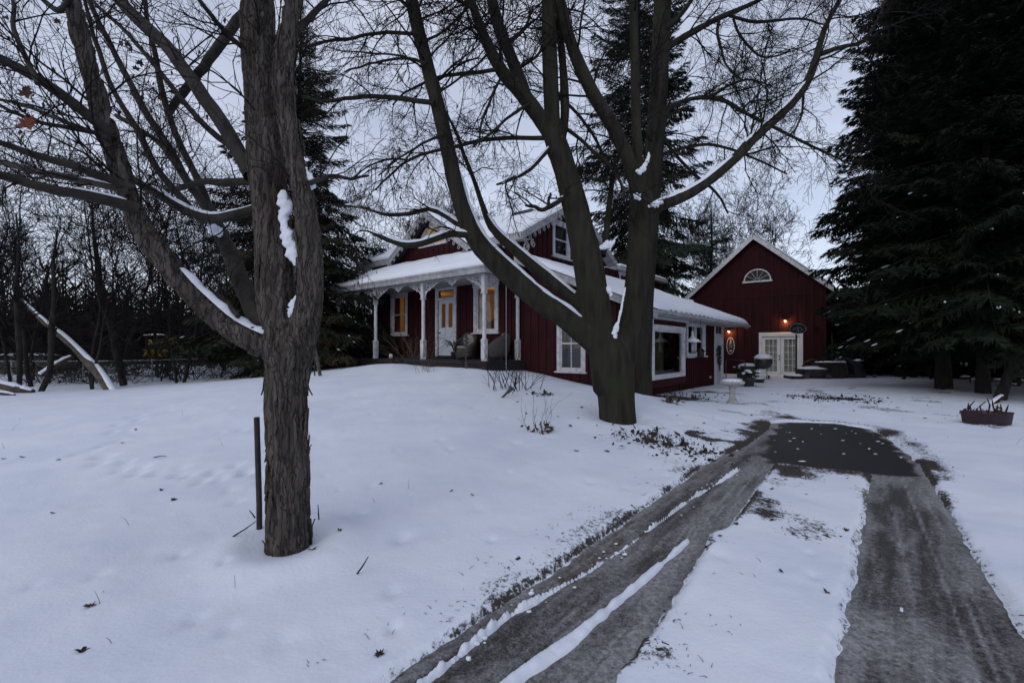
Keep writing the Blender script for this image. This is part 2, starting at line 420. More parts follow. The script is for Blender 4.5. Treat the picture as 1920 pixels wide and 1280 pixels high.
def sdist(X, Y, poly):
    """signed distance to a polygon (negative inside)"""
    d = np.full(X.shape, 1e9); ins = np.zeros(X.shape, bool)
    n = len(poly)
    for i in range(n):
        a, b = poly[i], poly[(i + 1) % n]
        e = b - a; L2 = (e ** 2).sum() + 1e-12
        t = np.clip(((X - a[0]) * e[0] + (Y - a[1]) * e[1]) / L2, 0, 1)
        d = np.minimum(d, np.hypot(X - a[0] - t * e[0], Y - a[1] - t * e[1]))
        c = ((a[1] > Y) != (b[1] > Y))
        with np.errstate(divide='ignore', invalid='ignore'):
            ins ^= c & (X < (b[0] - a[0]) * (Y - a[1]) / (b[1] - a[1] + 1e-12) + a[0])
    return np.where(ins, -d, d)
def ldist(X, Y, L):
    d = np.full(X.shape, 1e9)
    for a, b in zip(L[:-1], L[1:]):
        e = b - a; t = np.clip(((X - a[0]) * e[0] + (Y - a[1]) * e[1]) / ((e ** 2).sum() + 1e-12), 0, 1)
        d = np.minimum(d, np.hypot(X - a[0] - t * e[0], Y - a[1] - t * e[1]))
    return d

ang_f = np.radians(np.linspace(-58, 58, 560))
ang_b = np.radians(np.linspace(58, 302, 70))[1:-1]
ANG = np.concatenate([ang_f, ang_b]); NA = len(ANG)
RAD = np.concatenate([np.geomspace(.7, 13, 330), np.geomspace(13, 42, 60)[1:], np.geomspace(42, 900, 24)[1:]])
RR, AA = np.meshgrid(RAD, ANG, indexing='ij')
GX, GY = RR * np.sin(AA), RR * np.cos(AA)
Z0 = base_z(GX, GY)
near = (RR < 26)
e_n = fbm(GX * 2.2, GY * 2.2, oct=4, seed=3) * .032 + fbm(GX * 13, GY * 13, oct=4, seed=5) * .020
sdL, sdR, sdP = [np.where(near, sdist(GX, GY, p), 9.0) for p in (poly_L, poly_R, poly_P)]
sd = np.minimum(np.minimum(sdL, sdR), sdP)
sde = sd + e_n
depth = np.clip(RR / 3, .0, 1) * 0 + .055
cover = sstep(-.05, .085, sde)                       # 1 = full snow
# snow left standing inside the tracks
w2 = .025 + .055 * np.clip((4.6 - np.hypot(GX, GY)) / 3.2, 0, 1)
r2 = 1 - sstep(.25, 1.0, (ldist(GX, GY, ridge2) + .02 * fbm(GX * 4, GY * 4, oct=4, seed=6)) / w2)
r1 = (1 - sstep(.2, 1.0, (ldist(GX, GY, ridge1) + .018 * fbm(GX * 5, GY * 5, oct=4, seed=10)) / (.030 + .016 * fbm(GX * 2, GY * 2, oct=2, seed=17)))) * (.55 + .45 * sstep(-.5, .1, fbm(GX * 3.5, GY * 3.5, oct=4, seed=9)))
r3 = (1 - sstep(.3, 1.0, ldist(GX, GY, ridge3) / .02)) * sstep(-.1, .3, fbm(GX * 5, GY * 5, oct=2, seed=19))
inside = np.clip(1 - cover, 0, 1)
hz = -.035 + .09 * cover + inside * (r2 * (.072 + .02 * fbm(GX * 9, GY * 9, oct=3, seed=8)) + r1 * (.082 + .035 * fbm(GX * 26, GY * 26, oct=3, seed=4)) + r3 * .045)
# lawn relief, foot trail, thin snow over the gravel yard
lawn = cover * (fbm(GX * .55, GY * .55, oct=3, seed=11) * .03 + fbm(GX * 3, GY * 3, oct=3, seed=12) * .011 + fbm(GX * 11, GY * 11, oct=2, seed=15) * .0025)
lip = cover * np.exp(-((sd - .10) / .10) ** 2) * .022
yard = sstep(1.9, 3.4, GX) * sstep(6.4, 8.5, GY) * (1 - sstep(20, 30, RR))
rough = sstep(-.05, .45, fbm(GX * 1.7, GY * 1.7, oct=4, seed=21)) * yard
rough_tree = np.exp(-(((GX - 2.6) / 1.1) ** 2 + ((GY - 7.3) / 1.0) ** 2)) + .6 * np.exp(-(((GX - 3.9) / .8) ** 2 + ((GY - 7.2) / 1.3) ** 2))
lawn = lawn + rough * fbm(GX * 6, GY * 6, oct=3, seed=23) * .034 + rough_tree * fbm(GX * 7, GY * 7, oct=3, seed=25) * .035
trail = []
tp = [(262,786),(240,800),(228,815),(208,840),(200,852),(216,866),(236,874),(262,886),(290,892),(322,896),(352,902),(384,900),(420,896),(452,900),(480,908)]
for k, (x, y) in enumerate(tp):
    g = ground_hit(x, y)
    for s in (0, 1):
        px, py = g[0] + R.normal() * .10, g[1] + R.normal() * .16
        lawn = lawn - .045 * np.exp(-(((GX - px) / .07) ** 2 + ((GY - py) / .12) ** 2)) + .010 * np.exp(-(((GX - px) / .16) ** 2 + ((GY - py) / .2) ** 2))
for k in range(170):      # little dimples left by dripping twigs and dropped leaves
    a_, r_ = R.uniform(-.85, .75), R.uniform(2.2, 13); px, py = r_ * math.sin(a_), r_ * math.cos(a_); w = R.uniform(.03, .08)
    j0, j1 = np.searchsorted(ang_f, [a_ - .12, a_ + .12]); i0, i1 = np.searchsorted(RAD, [r_ - .5, r_ + .5])
    sl_ = (slice(i0, i1), slice(j0, j1))
    lawn[sl_] = lawn[sl_] - cover[sl_] * R.uniform(.006, .022) * np.exp(-(((GX[sl_] - px) / w) ** 2 + ((GY[sl_] - py) / (w * 1.3)) ** 2))
# snow hollows round the trunks
for (tx, ty, rr) in ((-1.68, 3.42, .26), (1.84, 8.0, .45)):
    dd = np.hypot(GX - tx, GY - ty)
    lawn = lawn + .05 * np.exp(-((dd - rr * 1.5) / (rr * .7)) ** 2) - .03 * np.exp(-(dd / rr) ** 2)
# foundation banks of snow at the porch
for (px, py, w, h) in ((740,700,1.1,.12), (800,697,.9,.10), (690,700,1.2,.08), (860,704,1.0,.07)):
    g = at(px, py, 13.4 if px > 780 else 15.0)
    lawn = lawn + h * np.exp(-((GX - g[0]) ** 2 + ((GY - g[1]) * 1.4) ** 2) / (w * w))
GZ = Z0 + hz + lawn
def snow_z(x, y):
    r = math.hypot(x, y); a = math.atan2(x, y)
    i = int(np.clip(np.searchsorted(RAD, r), 1, len(RAD) - 1)); j = int(np.clip(np.searchsorted(ang_f, a), 1, len(ang_f) - 1))
    t = (r - RAD[i-1]) / (RAD[i] - RAD[i-1])
    return float(GZ[i-1, j] * (1 - t) + GZ[i, j] * t)
def ghit(px, py):
    g = ground_hit(px, py); g[2] = snow_z(g[0], g[1]); return g

V = np.stack([GX, GY, GZ], -1).reshape(-1, 3)
nr = len(RAD)
idx = np.arange(nr * NA).reshape(nr, NA)
a = idx[:-1]; b = idx[1:]
Fq = np.stack([a, np.roll(a, -1, 1), np.roll(b, -1, 1), b], -1).reshape(-1, 4)
# close the hole under the camera
cV = np.array([[0, 0, GZ[0].mean()]])
kk = np.arange(0, NA, 2)
capq = np.stack([np.full(len(kk), len(V)), idx[0, (kk + 2) % NA], idx[0, (kk + 1) % NA], idx[0, kk]], -1)
o = mesh_np('snow_ground', np.vstack([V, cV]), np.vstack([Fq, capq]), None, smooth=True)
tag(o, kind='structure')

def snow_ground_mat():
    m = mk('snow_cover', (.655, .695, .785), (.725, .76, .825), 1.2, rough=.75, bump=.16, bscale=38, detail=6, spec=.12)
    N, L = m.node_tree.nodes, m.node_tree.links
    b = N['Principled BSDF']; src = b.inputs['Base Color'].links[0].from_socket
    at_ = N.new('ShaderNodeAttribute'); at_.attribute_name = 'thin'
    tc = N.new('ShaderNodeTexCoord')
    mp = N.new('ShaderNodeMapping'); mp.inputs['Rotation'].default_value = (0, 0, YAW); mp.inputs['Scale'].default_value = (9, 7, 9)
    n = N.new('ShaderNodeTexNoise'); n.inputs['Scale'].default_value = 3.6; n.inputs['Detail'].default_value = 9; n.inputs['Roughness'].default_value = .72
    L.new(tc.outputs['Object'], mp.inputs[0]); L.new(mp.outputs[0], n.inputs['Vector'])
    ad = N.new('ShaderNodeMath'); ad.operation = 'MULTIPLY_ADD'; L.new(at_.outputs['Fac'], ad.inputs[0]); ad.inputs[1].default_value = .55; L.new(n.outputs[0], ad.inputs[2])
    rp = N.new('ShaderNodeValToRGB'); rp.color_ramp.elements[0].position = .80; rp.color_ramp.elements[1].position = .93
    L.new(ad.outputs[0], rp.inputs[0])
    mx = N.new('ShaderNodeMix'); mx.data_type = 'RGBA'; mx.inputs['B'].default_value = (.05, .042, .038, 1)
    L.new(rp.outputs[0], mx.inputs['Factor']); L.new(src, mx.inputs['A']); L.new(mx.outputs['Result'], b.inputs['Base Color'])
    return m
o.data.materials.append(snow_ground_mat())
# where the snow lies thin (gravel yard, track shoulders, under the big maple)
mid = np.clip(np.where((sdist(GX, GY, np.vstack([_long(LT_r), _long(RT_l)[::-1]])) < -.05) & near, 1, 0), 0, 1)
thin = .66 * rough + .95 * np.clip(rough_tree, 0, 1) * sstep(-.1, .5, fbm(GX * 3, GY * 3, oct=3, seed=31)) \
     + .62 * np.exp(-((sdL - .16) / .16) ** 2) * (sdL > 0) * sstep(-.2, .4, fbm(GX * 2, GY * 2, oct=3, seed=33)) \
     + .55 * np.exp(-((sdR - .10) / .10) ** 2) * (sdR > 0) * sstep(-.1, .4, fbm(GX * 2, GY * 2, oct=3, seed=35)) \
     + .66 * mid * sstep(.0, .45, fbm(GX * 1.3, GY * 1.3, oct=3, seed=37)) + .62 * np.exp(-((sdP - .2) / .25) ** 2) * (sdP > 0) * (GY > 5)
for (px, py, wx, wy, s) in ((1565, 752, .85, .5, 1.0), (1500, 745, .5, .4, .8), (1545, 712, .5, .3, .7), (1270, 748, .8, .45, .95), (1330, 738, .5, .4, .8), (1480, 735, .5, .3, .5), (1660, 815, .6, .25, .4)):
    g = ground_hit(px, py)
    thin = thin + s * np.exp(-(((GX - g[0]) / wx) ** 2 + ((GY - g[1]) / wy) ** 2))
thin = thin + .62 * np.exp(-((sdR - .02) / .05) ** 2) * (sdR > -.05) + .62 * np.exp(-((sdL - .02) / .05) ** 2) * (sdL > -.05)
thin = np.clip(thin * np.clip(cover * 1.6, 0, 1) + inside * (r1 * .25), 0, 1).ravel()
at_ = o.data.attributes.new('thin', 'FLOAT', 'POINT')
at_.data.foreach_set('value', np.concatenate([thin, [0]]).astype(np.float32))
THIN = thin.reshape(GX.shape)

# drive surface in the wheel tracks: gritty slush, brown dirt, ice films, bare pavement where the car stood
lat = GX * VA[0] + GY * VA[1]; lon = GX * UB[0] + GY * UB[1]
isL = sdL < sdR
n_a = fbm(lat * 7, lon * 1.6, oct=5, seed=71); n_b = fbm(lat * 26, lon * 2.2, oct=4, seed=73); n_c = fbm(GX * 14, GY * 14, oct=4, seed=75)
edge = np.exp(-np.clip(-np.minimum(sdL, sdR), 0, 9) / .10)
dl = np.where(isL, sdist(GX, GY, np.vstack([_long(LT_l), _long(ridge1)[::-1]])), 1.0)      # outer lane of the left track
dirt = np.where(isL, np.where(dl < 0, .9, .34), .08) * sstep(-.15, .35, n_a + .3 * n_c) + .25 * np.clip(n_c - .2, 0, 1)
ice = .34 + .55 * n_a + .25 * n_b + .22 * edge - .35 * dirt + np.where(isL, .25, .16)
latR = ldist(GX, GY, _long(RT_r)); latL = ldist(GX, GY, _long(LT_r))
for l0, am in ((.10, .35), (.15, .5), (.22, .4), (.27, .3), (.33, .45), (.40, .3)):
    ice = ice + np.where(~isL, am * np.exp(-((latR - l0 + .012 * fbm(lon * .8, lon * 0 + l0 * 9, oct=2, seed=81)) / .010) ** 2) * sstep(-.2, .3, fbm(lon * 1.2, lon * 0 + l0 * 31, oct=2, seed=83)), 0)
for l0, am in ((.05, .45), (.09, .5), (.13, .4), (.18, .35)):
    ice = ice + np.where(isL, am * np.exp(-((latL - l0) / .009) ** 2) * sstep(-.2, .3, fbm(lon * 1.1, lon * 0 + l0 * 31, oct=2, seed=85)), 0)
bare = 1 - sstep(-.14, .10, sdP + .16 * fbm(lat * 2.5, lon * 4, oct=4, seed=87))
def drive_mat():
    m = bpy.data.materials.new('slushy_drive'); m.use_nodes = True
    N, L = m.node_tree.nodes, m.node_tree.links; b = N['Principled BSDF']
    tc = N.new('ShaderNodeTexCoord')
    def nz(scale, det=6, ro=.7):
        n = N.new('ShaderNodeTexNoise'); n.inputs['Scale'].default_value = scale; n.inputs['Detail'].default_value = det; n.inputs['Roughness'].default_value = ro
        L.new(tc.outputs['Object'], n.inputs['Vector']); return n.outputs[0]
    def attr(nm):
        a = N.new('ShaderNodeAttribute'); a.attribute_name = nm; return a.outputs['Fac']
    def ramp(src, lo, hi):
        r = N.new('ShaderNodeValToRGB'); r.color_ramp.elements[0].position = lo; r.color_ramp.elements[1].position = hi; L.new(src, r.inputs[0]); return r.outputs[0]
    def madd(a, k, c):
        q = N.new('ShaderNodeMath'); q.operation = 'MULTIPLY_ADD'; L.new(a, q.inputs[0]); q.inputs[1].default_value = k
        if isinstance(c, float): q.inputs[2].default_value = c
        else: L.new(c, q.inputs[2])
        return q.outputs[0]
    def mix(f, A, B):
        x = N.new('ShaderNodeMix'); x.data_type = 'RGBA'; L.new(f, x.inputs['Factor'])
        for s, v in (('A', A), ('B', B)):
            if isinstance(v, tuple): x.inputs[s].default_value = (*v, 1)
            else: L.new(v, x.inputs[s])
        return x.outputs['Result']
    grit = nz(70, 7, .75); coarse = nz(22, 6, .7)
    base = mix(ramp(grit, .38, .62), (.022, .020, .019), (.080, .073, .068))
    base = mix(ramp(madd(coarse, .8, madd(attr('dirt'), 1.0, -.40)), .25, .6), base, mix(ramp(grit, .35, .65), (.026, .018, .011), (.080, .055, .033)))
    fi = madd(grit, .9, madd(coarse, .7, madd(attr('ice'), .75, -.80)))
    col = mix(ramp(fi, .22, .66), base, mix(ramp(nz(34, 7, .75), .36, .64), (.12, .115, .113), (.36, .355, .365)))
    fb = ramp(madd(coarse, .9, madd(attr('bare'), 1.0, -.70)), .10, .45)
    col = mix(fb, col, mix(ramp(grit, .38, .66), (.007, .0068, .007), (.030, .027, .026)))
    L.new(col, b.inputs['Base Color'])
    b.inputs['Roughness'].default_value = .62; b.inputs['Specular IOR Level'].default_value = .25
    bp = N.new('ShaderNodeBump'); bp.inputs['Strength'].default_value = .7; bp.inputs['Distance'].default_value = .012
    L.new(madd(grit, .6, coarse), bp.inputs['Height']); L.new(bp.outputs[0], b.inputs['Normal'])
    return m
ZD = Z0 + .012 + fbm(GX * 9, GY * 9, oct=3, seed=41) * .006 + .012 * fbm(GX * 1.6, GY * 1.6, oct=2, seed=43) + .012 * n_b * (sdP > .1) * (RR < 9)
msk = (np.minimum(np.minimum(sdL, sdR), sdP) < .2)
q = msk[:-1, :-1] & msk[1:, 1:] & msk[1:, :-1] & msk[:-1, 1:]
ii, jj = np.nonzero(q)
fq = np.stack([idx[ii, jj], idx[ii, jj+1], idx[ii+1, jj+1], idx[ii+1, jj]], -1)
u_, inv = np.unique(fq.ravel(), return_inverse=True)
o = mesh_np('driveway', np.stack([GX.ravel()[u_], GY.ravel()[u_], ZD.ravel()[u_]], -1), inv.reshape(-1, 4), drive_mat(), smooth=True)
for nm, arr in (('dirt', dirt), ('ice', ice), ('bare', bare)):
    at_ = o.data.attributes.new(nm, 'FLOAT', 'POINT'); at_.data.foreach_set('value', np.clip(arr, 0, 1.5).ravel()[u_].astype(np.float32))
tag(o, kind='structure')
# ------------------------------------------------------------------ building helpers
_unit = MB().box(-.5, .5, -.5, .5, 0, 1)
def interp(pl, x):
    xs = [p[0] for p in pl]; zs = [p[1] for p in pl]
    return float(np.interp(x, xs, zs))
def spans(zb, zt, x, ops, grow=0.0):
    """vertical pieces of a wall at x that the openings leave"""
    cut = sorted((o[2] - grow, o[3] + grow) for o in ops if o[0] - grow < x < o[1] + grow)
    out, z = [], zb
    for a, b in cut:
        if a > z: out.append((z, min(a, zt)))
        z = max(z, b)
    if z < zt: out.append((z, zt))
    return [(a, b) for a, b in out if b - a > .03]
def wall(name, fr, x0, x1, zb, top, ops, mat, parent, t=.16, bat=None, bat_sp=.30, bat_ops=(), bat_zb=None):
    mb = MB(fr)
    xs = sorted(set([x0, x1] + [p[0] for p in top if x0 < p[0] < x1] + [o[k] for o in ops for k in (0, 1)]))
    for xa, xb in zip(xs[:-1], xs[1:]):
        for n in (0, -t):
            cut = sorted((o[2], o[3]) for o in ops if o[0] < (xa + xb) / 2 < o[1])
            z = zb
            for a, b in cut + [(None, None)]:
                if a is None: mb.poly([(xa, n, z), (xb, n, z), (xb, n, interp(top, xb)), (xa, n, interp(top, xa))])
                else:
                    mb.poly([(xa, n, z), (xb, n, z), (xb, n, a), (xa, n, a)]); z = b
    for (a, b, c, d) in ops:
        mb.poly([(a, 0, c), (a, 0, d), (a, -t, d), (a, -t, c)]); mb.poly([(b, 0, c), (b, -t, c), (b, -t, d), (b, 0, d)])
        mb.poly([(a, 0, d), (b, 0, d), (b, -t, d), (a, -t, d)]); mb.poly([(a, 0, c), (a, -t, c), (b, -t, c), (b, 0, c)])
    w = mb.build(name, mat, parent, recalc=False)
    if bat:
        me = bpy.data.meshes.get('batten_' + bat.name)
        if me is None:
            me = bpy.data.meshes.new('batten_' + bat.name); me.from_pydata(_unit.V, [], _unit.Fc); me.materials.append(bat)
        along_x = abs(fr.xd[0]) > .5
        k = 0
        for x in np.arange(x0 + .12, x1 - .02, bat_sp):
            for a, b in spans(zb if bat_zb is None else bat_zb, interp(top, x) - .02, x, list(ops) + list(bat_ops), .09):
                o = bpy.data.objects.new('batten', me); COL.objects.link(o); o.parent = w
                p = fr.p(x, .014, a); o.location = p
                o.scale = ((.055, .028, b - a) if along_x else (.028, .055, b - a))
                k += 1
    return w

def window(fr, x0, x1, z0, z1, parent, rows=2, cols=1, trim=.11, sill=True, mat=None, name='window', lit=None, back=.10, back_mat=None, mull=()):
    """trim boards round an opening (x0..z1 = outer edge of the trim), sash bars, pane and sill"""
    mat = mat or M['white']
    t = trim
    mb = MB(fr)
    mb.box(x0, x0 + t, -.03, .045, z0, z1 - t); mb.box(x1 - t, x1, -.03, .045, z0, z1 - t); mb.box(x0 - .03, x1 + .03, -.03, .055, z1 - t, z1)
    mb.box(x0 + t, x1 - t, -.03, .04, z0, z0 + t * .6)
    w = mb.build(name, mat, parent, bevel=.006)
    i0, i1, j0, j1 = x0 + t, x1 - t, z0 + t * .6, z1 - t
    sb = MB(fr)
    s = .045
    sb.box(i0, i0 + s, -.05, .012, j0, j1); sb.box(i1 - s, i1, -.05, .012, j0, j1)
    sb.box(i0 + s, i1 - s, -.05, .012, j0, j0 + s); sb.box(i0 + s, i1 - s, -.05, .012, j1 - s, j1)
    for k in range(1, rows):
        z = j0 + (j1 - j0) * k / rows; sb.box(i0 + s, i1 - s, -.05, .010, z - .022, z + .022)
    for k in range(1, cols):
        x = i0 + (i1 - i0) * k / cols; sb.box(x - .012, x + .012, -.048, .008, j0 + s, j1 - s)
    for x in mull:
        sb.box(x - .06, x + .06, -.048, .014, j0 + s, j1 - s)
    sb.build('sash', mat, w)
    MB(fr).box(i0 + .01, i1 - .01, -.034, -.028, j0 + .01, j1 - .01).build('pane', M['glass'], w)
    if sill:
        MB(fr).box(x0 - .06, x1 + .06, -.02, .11, z0 - .05, z0).build('sill', mat, w, bevel=.008)
    if back_mat:
        MB(fr).box(i0, i1, -back - .02, -back, j0, j1).build('curtain_or_backing', back_mat, w)  # curtain, or with dark_in a dark sheet standing in for the unlit room
    return w

def half_round(fr, cx, z0, r, parent, glass_mat, trim=.09, spokes=5, sill=True):
    """fan window standing proud on a gable wall"""
    th = np.linspace(0, math.pi, 17)
    o = [(cx + r * math.cos(q), z0 + r * .95 * math.sin(q)) for q in th]
    i = [(cx + (r - trim) * math.cos(q), z0 + .0 + (r - trim) * .95 * math.sin(q)) for q in th]
    mb = MB(fr)
    for k in range(16):
        mb.hexa([(o[k][0], 0, o[k][1]), (o[k+1][0], 0, o[k+1][1]), (i[k+1][0], 0, i[k+1][1]), (i[k][0], 0, i[k][1])],
                [(o[k][0], .05, o[k][1]), (o[k+1][0], .05, o[k+1][1]), (i[k+1][0], .05, i[k+1][1]), (i[k][0], .05, i[k][1])])
    mb.box(cx - r - .05, cx + r + .05, 0, .075, z0 - .09, z0 - .001)
    w = mb.build('fan_window', M['white'], parent)
    bars = MB(fr)
    for q in np.linspace(0, math.pi, spokes + 2)[1:-1]:
        a = (cx + .16 * r * math.cos(q), .03, z0 + .16 * r * math.sin(q)); b = (cx + (r - trim) * math.cos(q), .03, z0 + (r - trim) * .95 * math.sin(q))
        bars.tube([a, b], .011, 4)
    bars.tube([(cx + .16 * r * math.cos(q), .03, z0 + .005 + .16 * r * math.sin(q)) for q in np.linspace(0, math.pi, 9)], .011, 4)
    bars.build('glazing_bar', M['white'], w)
    MB(fr).poly([(x, .018, z) for x, z in i]).build('pane', glass_mat, w)
    return w

def snow_slab(name, A, B, C, D, th, parent, mat=None, res=.12, edge=.16, seed=0, amp=.018, ragged=.0):
    A, B, C, D = [np.array(p, float) for p in (A, B, C, D)]
    Lu = max(np.linalg.norm(B - A), np.linalg.norm(C - D)); Lv = max(np.linalg.norm(D - A), np.linalg.norm(C - B))
    nu, nv = max(6, int(Lu / res)), max(5, int(Lv / res))
    u = np.linspace(0, 1, nu + 1); v = np.linspace(0, 1, nv + 1)
    u = np.concatenate([[0, .15 / nu, .5 / nu], u[1:-1], [1 - .5 / nu, 1 - .15 / nu, 1]]); v = np.concatenate([[0, .15 / nv, .5 / nv], v[1:-1], [1 - .5 / nv, 1 - .15 / nv, 1]])
    nrm = np.cross(B - A, D - A); nrm /= np.linalg.norm(nrm)
    if nrm[2] < 0: nrm = -nrm
    U, W = np.meshgrid(u, v)
    P = ((1-U)*(1-W))[..., None]*A + (U*(1-W))[..., None]*B + (U*W)[..., None]*C + ((1-U)*W)[..., None]*D
    du = np.minimum(U, 1 - U) * Lu; dv = np.minimum(W, 1 - W) * Lv
    f = lambda d: np.sqrt(np.clip(1 - (1 - np.clip(d / edge, 0, 1)) ** 2, 0, 1))
    g = f(du) * f(dv)
    if ragged:
        r = fbm(U * Lu * 4, U * 0 + seed, oct=3, seed=seed + 50)
        P = P + ((1 - W) * np.exp(-W * Lv / .3) * r * ragged)[..., None] * (D - A) / np.linalg.norm(D - A)
    n = fbm(U * Lu * 1.1 + seed, W * Lv * 1.1, oct=3, seed=seed + 60) * amp + fbm(U * Lu * 5 + seed, W * Lv * 5, oct=2, seed=seed + 70) * amp * .35
    P = P + (g * (th + n) + .004)[..., None] * nrm
    nv1, nu1 = U.shape
    I = np.arange(nv1 * nu1).reshape(nv1, nu1)
    fq = np.stack([I[:-1, :-1], I[:-1, 1:], I[1:, 1:], I[1:, :-1]], -1).reshape(-1, 4)
    return mesh_np(name, P.reshape(-1, 3), fq, mat or M['roof_snow'], parent, smooth=True)

def spiral(cx, cz, r0, r1, a0, turns, n=18):
    return [(cx + (r0 + (r1 - r0) * k / n) * math.cos(a0 + turns * 2 * math.pi * k / n), cz + (r0 + (r1 - r0) * k / n) * math.sin(a0 + turns * 2 * math.pi * k / n)) for k in range(n + 1)]
def scroll_bracket(mb, x, n, z, sx, s=1.0, fp=None, full=True):
    """sawn scroll bracket in the corner of post and beam; x = post side, sx = +1/-1"""
    P = lambda l: [((x + sx * s * a), n, (z + s * b)) for a, b in l]
    if fp: P = lambda l: [fp(sx * s * a, s * b) for a, b in l]
    t = .0165
    mb.tube(P(spiral(.17, -.14, .115, .03, math.pi * .5, 1.35)), t, 4, True)
    mb.tube(P(spiral(.39, -.09, .075, .02, math.pi * .5, -1.3)), t * .9, 4, True)
    mb.tube(P(spiral(.07, -.33, .06, .018, 0, 1.3)), t * .9, 4, True)
    mb.tube(P([(.01, -.47), (.05, -.43), (.07, -.36), (.10, -.30), (.18, -.265), (.27, -.25), (.31, -.20), (.37, -.17), (.46, -.155), (.53, -.09), (.62, -.07), (.68, -.015)]), t * 1.15, 4, True)
    mb.tube(P([(.0, -.02), (.05, -.03), (.10, -.03)]), t, 4, True)
    mb.tube(P([(.275, -.02), (.28, -.13), (.27, -.25)]), t, 4, True)
    mb.tube(P(spiral(.55, -.045, .035, .03, 0, 1.0, 8)), t * .7, 4, True)
def pendant(mb, x, n, z, s=1.0, fp=None):
    P = lambda l: [((x + s * a), n, (z + s * b)) for a, b in l]
    for sx in (-1, 1):
        mb.tube(P([(sx * (c), d) for c, d in spiral(.11, -.06, .055, .018, math.pi * .5, -1.2)]), .016, 4, True)
        mb.tube(P([(sx * .30, -.01), (sx * .24, -.04), (sx * .18, -.05), (sx * .13, -.12), (sx * .05, -.14), (0, -.20)]), .017, 4, True)
    mb.tube(P(spiral(0, -.08, .045, .045, 0, 1.0, 10)), .015, 4, True)

# ------------------------------------------------------------------ the red house
house = empty('red_house', HC, -YAW)
tag(house, 'dark red board and batten house with white scrollwork porch and snowy roofs', 'house')
FW = Fr((0, 0, 0), (1, 0, 0), (0, -1, 0))          # front walls
GE = Fr((0, 0, 0), (0, 1, 0), (1, 0, 0))           # right gable end
WS = Fr((4.1, 0, 0), (0, 1, 0), (1, 0, 0))         # side of the single storey wing
AL, EZ, RB, RZ = -8.3, 5.22, 2.9, 7.05             # left end, eave height, ridge position, ridge height
GC, GA = -4.25, 6.80                               # cross gable centre and apex

op_wl, op_wr, op_dr = (-6.82, -5.90, 2.14, 3.72), (-1.98, -1.02, 2.14, 3.72), (-4.0, -3.06, 1.26, 3.72)
front_top = [(AL, EZ - .1), (GC - 2.15, EZ - .1), (GC, GA - .12), (GC + 2.15, EZ - .1), (0, EZ - .1)]
wall('front_wall', FW, AL, 0, -.2, front_top, [op_wl, op_wr, op_dr], M['red'], house, bat=M['batten'], bat_ops=[(GC - .78, GC + .78, 5.5, 6.4)], bat_zb=1.2)
wall('gable_wall', GE, 0, 5.8, -.2, [(0, EZ - .0), (RB, RZ - .18), (5.8, EZ - .0)], [(1.98, 2.98, 4.95, 6.14)], M['red'], house, bat=M['batten'], bat_zb=2.6)
MB().box(AL, AL + .15, .16, 5.65, -.2, EZ - .1).box(AL, -.2, 5.65, 5.8, -.2, EZ - .1).build('rear_wall', M['red'], house)
lg = MB(Fr((AL, 0, 0), (0, 1, 0), (-1, 0, 0))); lg.prism([(.0, EZ - .11), (RB, RZ - .2), (5.8, EZ - .11)], -.12, 0); lg.build('gable_wall', M['red'], house)
# corner board
MB(FW).box(-.11, -.002, .004, .03, .6, EZ - .12).build('corner_board', M['red'], house)

# lit front room (ochre walls, ceiling lamp, shelves)
rm = MB()
rm.poly([(AL + .2, 3.6, 1.2), (-.2, 3.6, 1.2), (-.2, 3.6, 3.95), (AL + .2, 3.6, 3.95)])
rm.poly([(-.19, .17, 1.2), (-.19, 3.6, 1.2), (-.19, 3.6, 3.95), (-.19, .17, 3.95)])
rm.poly([(AL + .2, .17, 1.2), (AL + .2, 3.6, 1.2), (AL + .2, 3.6, 3.95), (AL + .2, .17, 3.95)])
rm.poly([(AL + .2, .17, 3.95), (-.19, .17, 3.95), (-.19, 3.6, 3.95), (AL + .2, 3.6, 3.95)])
rm.poly([(AL + .2, .17, 1.22), (-.19, .17, 1.22), (-.19, 3.6, 1.22), (AL + .2, 3.6, 1.22)])
room = rm.build('front_room', M['room'], house, recalc=False)
sh = MB()
for z in (1.9, 2.3, 2.7): sh.box(-6.0, -4.1, 3.25, 3.58, z, z + .04)
for x in (-6.0, -5.1, -4.14): sh.box(x, x + .04, 3.25, 3.58, 1.25, 2.8)
for k in range(26): x = -5.95 + (k % 13) * .14; sh.box(x, x + .07, 3.3, 3.5, (1.94, 2.34)[k // 13], (1.94, 2.34)[k // 13] + R.uniform(.16, .28))
sh.build('bookshelf', M['room_wood'], room)
lamp = MB().lathe([(.02, .0), (.16, .01), (.17, .05), (.02, .06)], (-1.15, 1.6, 3.86), 14).build('ceiling_lamp', M['bulb'], room)
for nm, loc, e, col in (('room_light', (-2.6, 1.6, 3.5), 24.0, (1.0, .68, .36)), ('room_light', (-6.3, 1.8, 3.3), 17.0, (1.0, .66, .33))):
    ld = bpy.data.lights.new(nm, 'POINT'); ld.energy = e; ld.color = col; ld.shadow_soft_size = .12
    lo = bpy.data.objects.new(nm, ld); lo.location = loc; lo.parent = house; COL.objects.link(lo)

w = window(FW, -6.92, -5.80, 2.08, 3.82, house, rows=2, trim=.14)
MB(FW).box(-6.8, -6.5, -.14, -.12, 2.2, 3.7).box(-6.2, -5.92, -.14, -.12, 2.2, 3.7).build('curtain_or_backing', M['curtain_or_backing'], w)
w = window(FW, -2.08, -.92, 2.08, 3.82, house, rows=1, trim=.14)
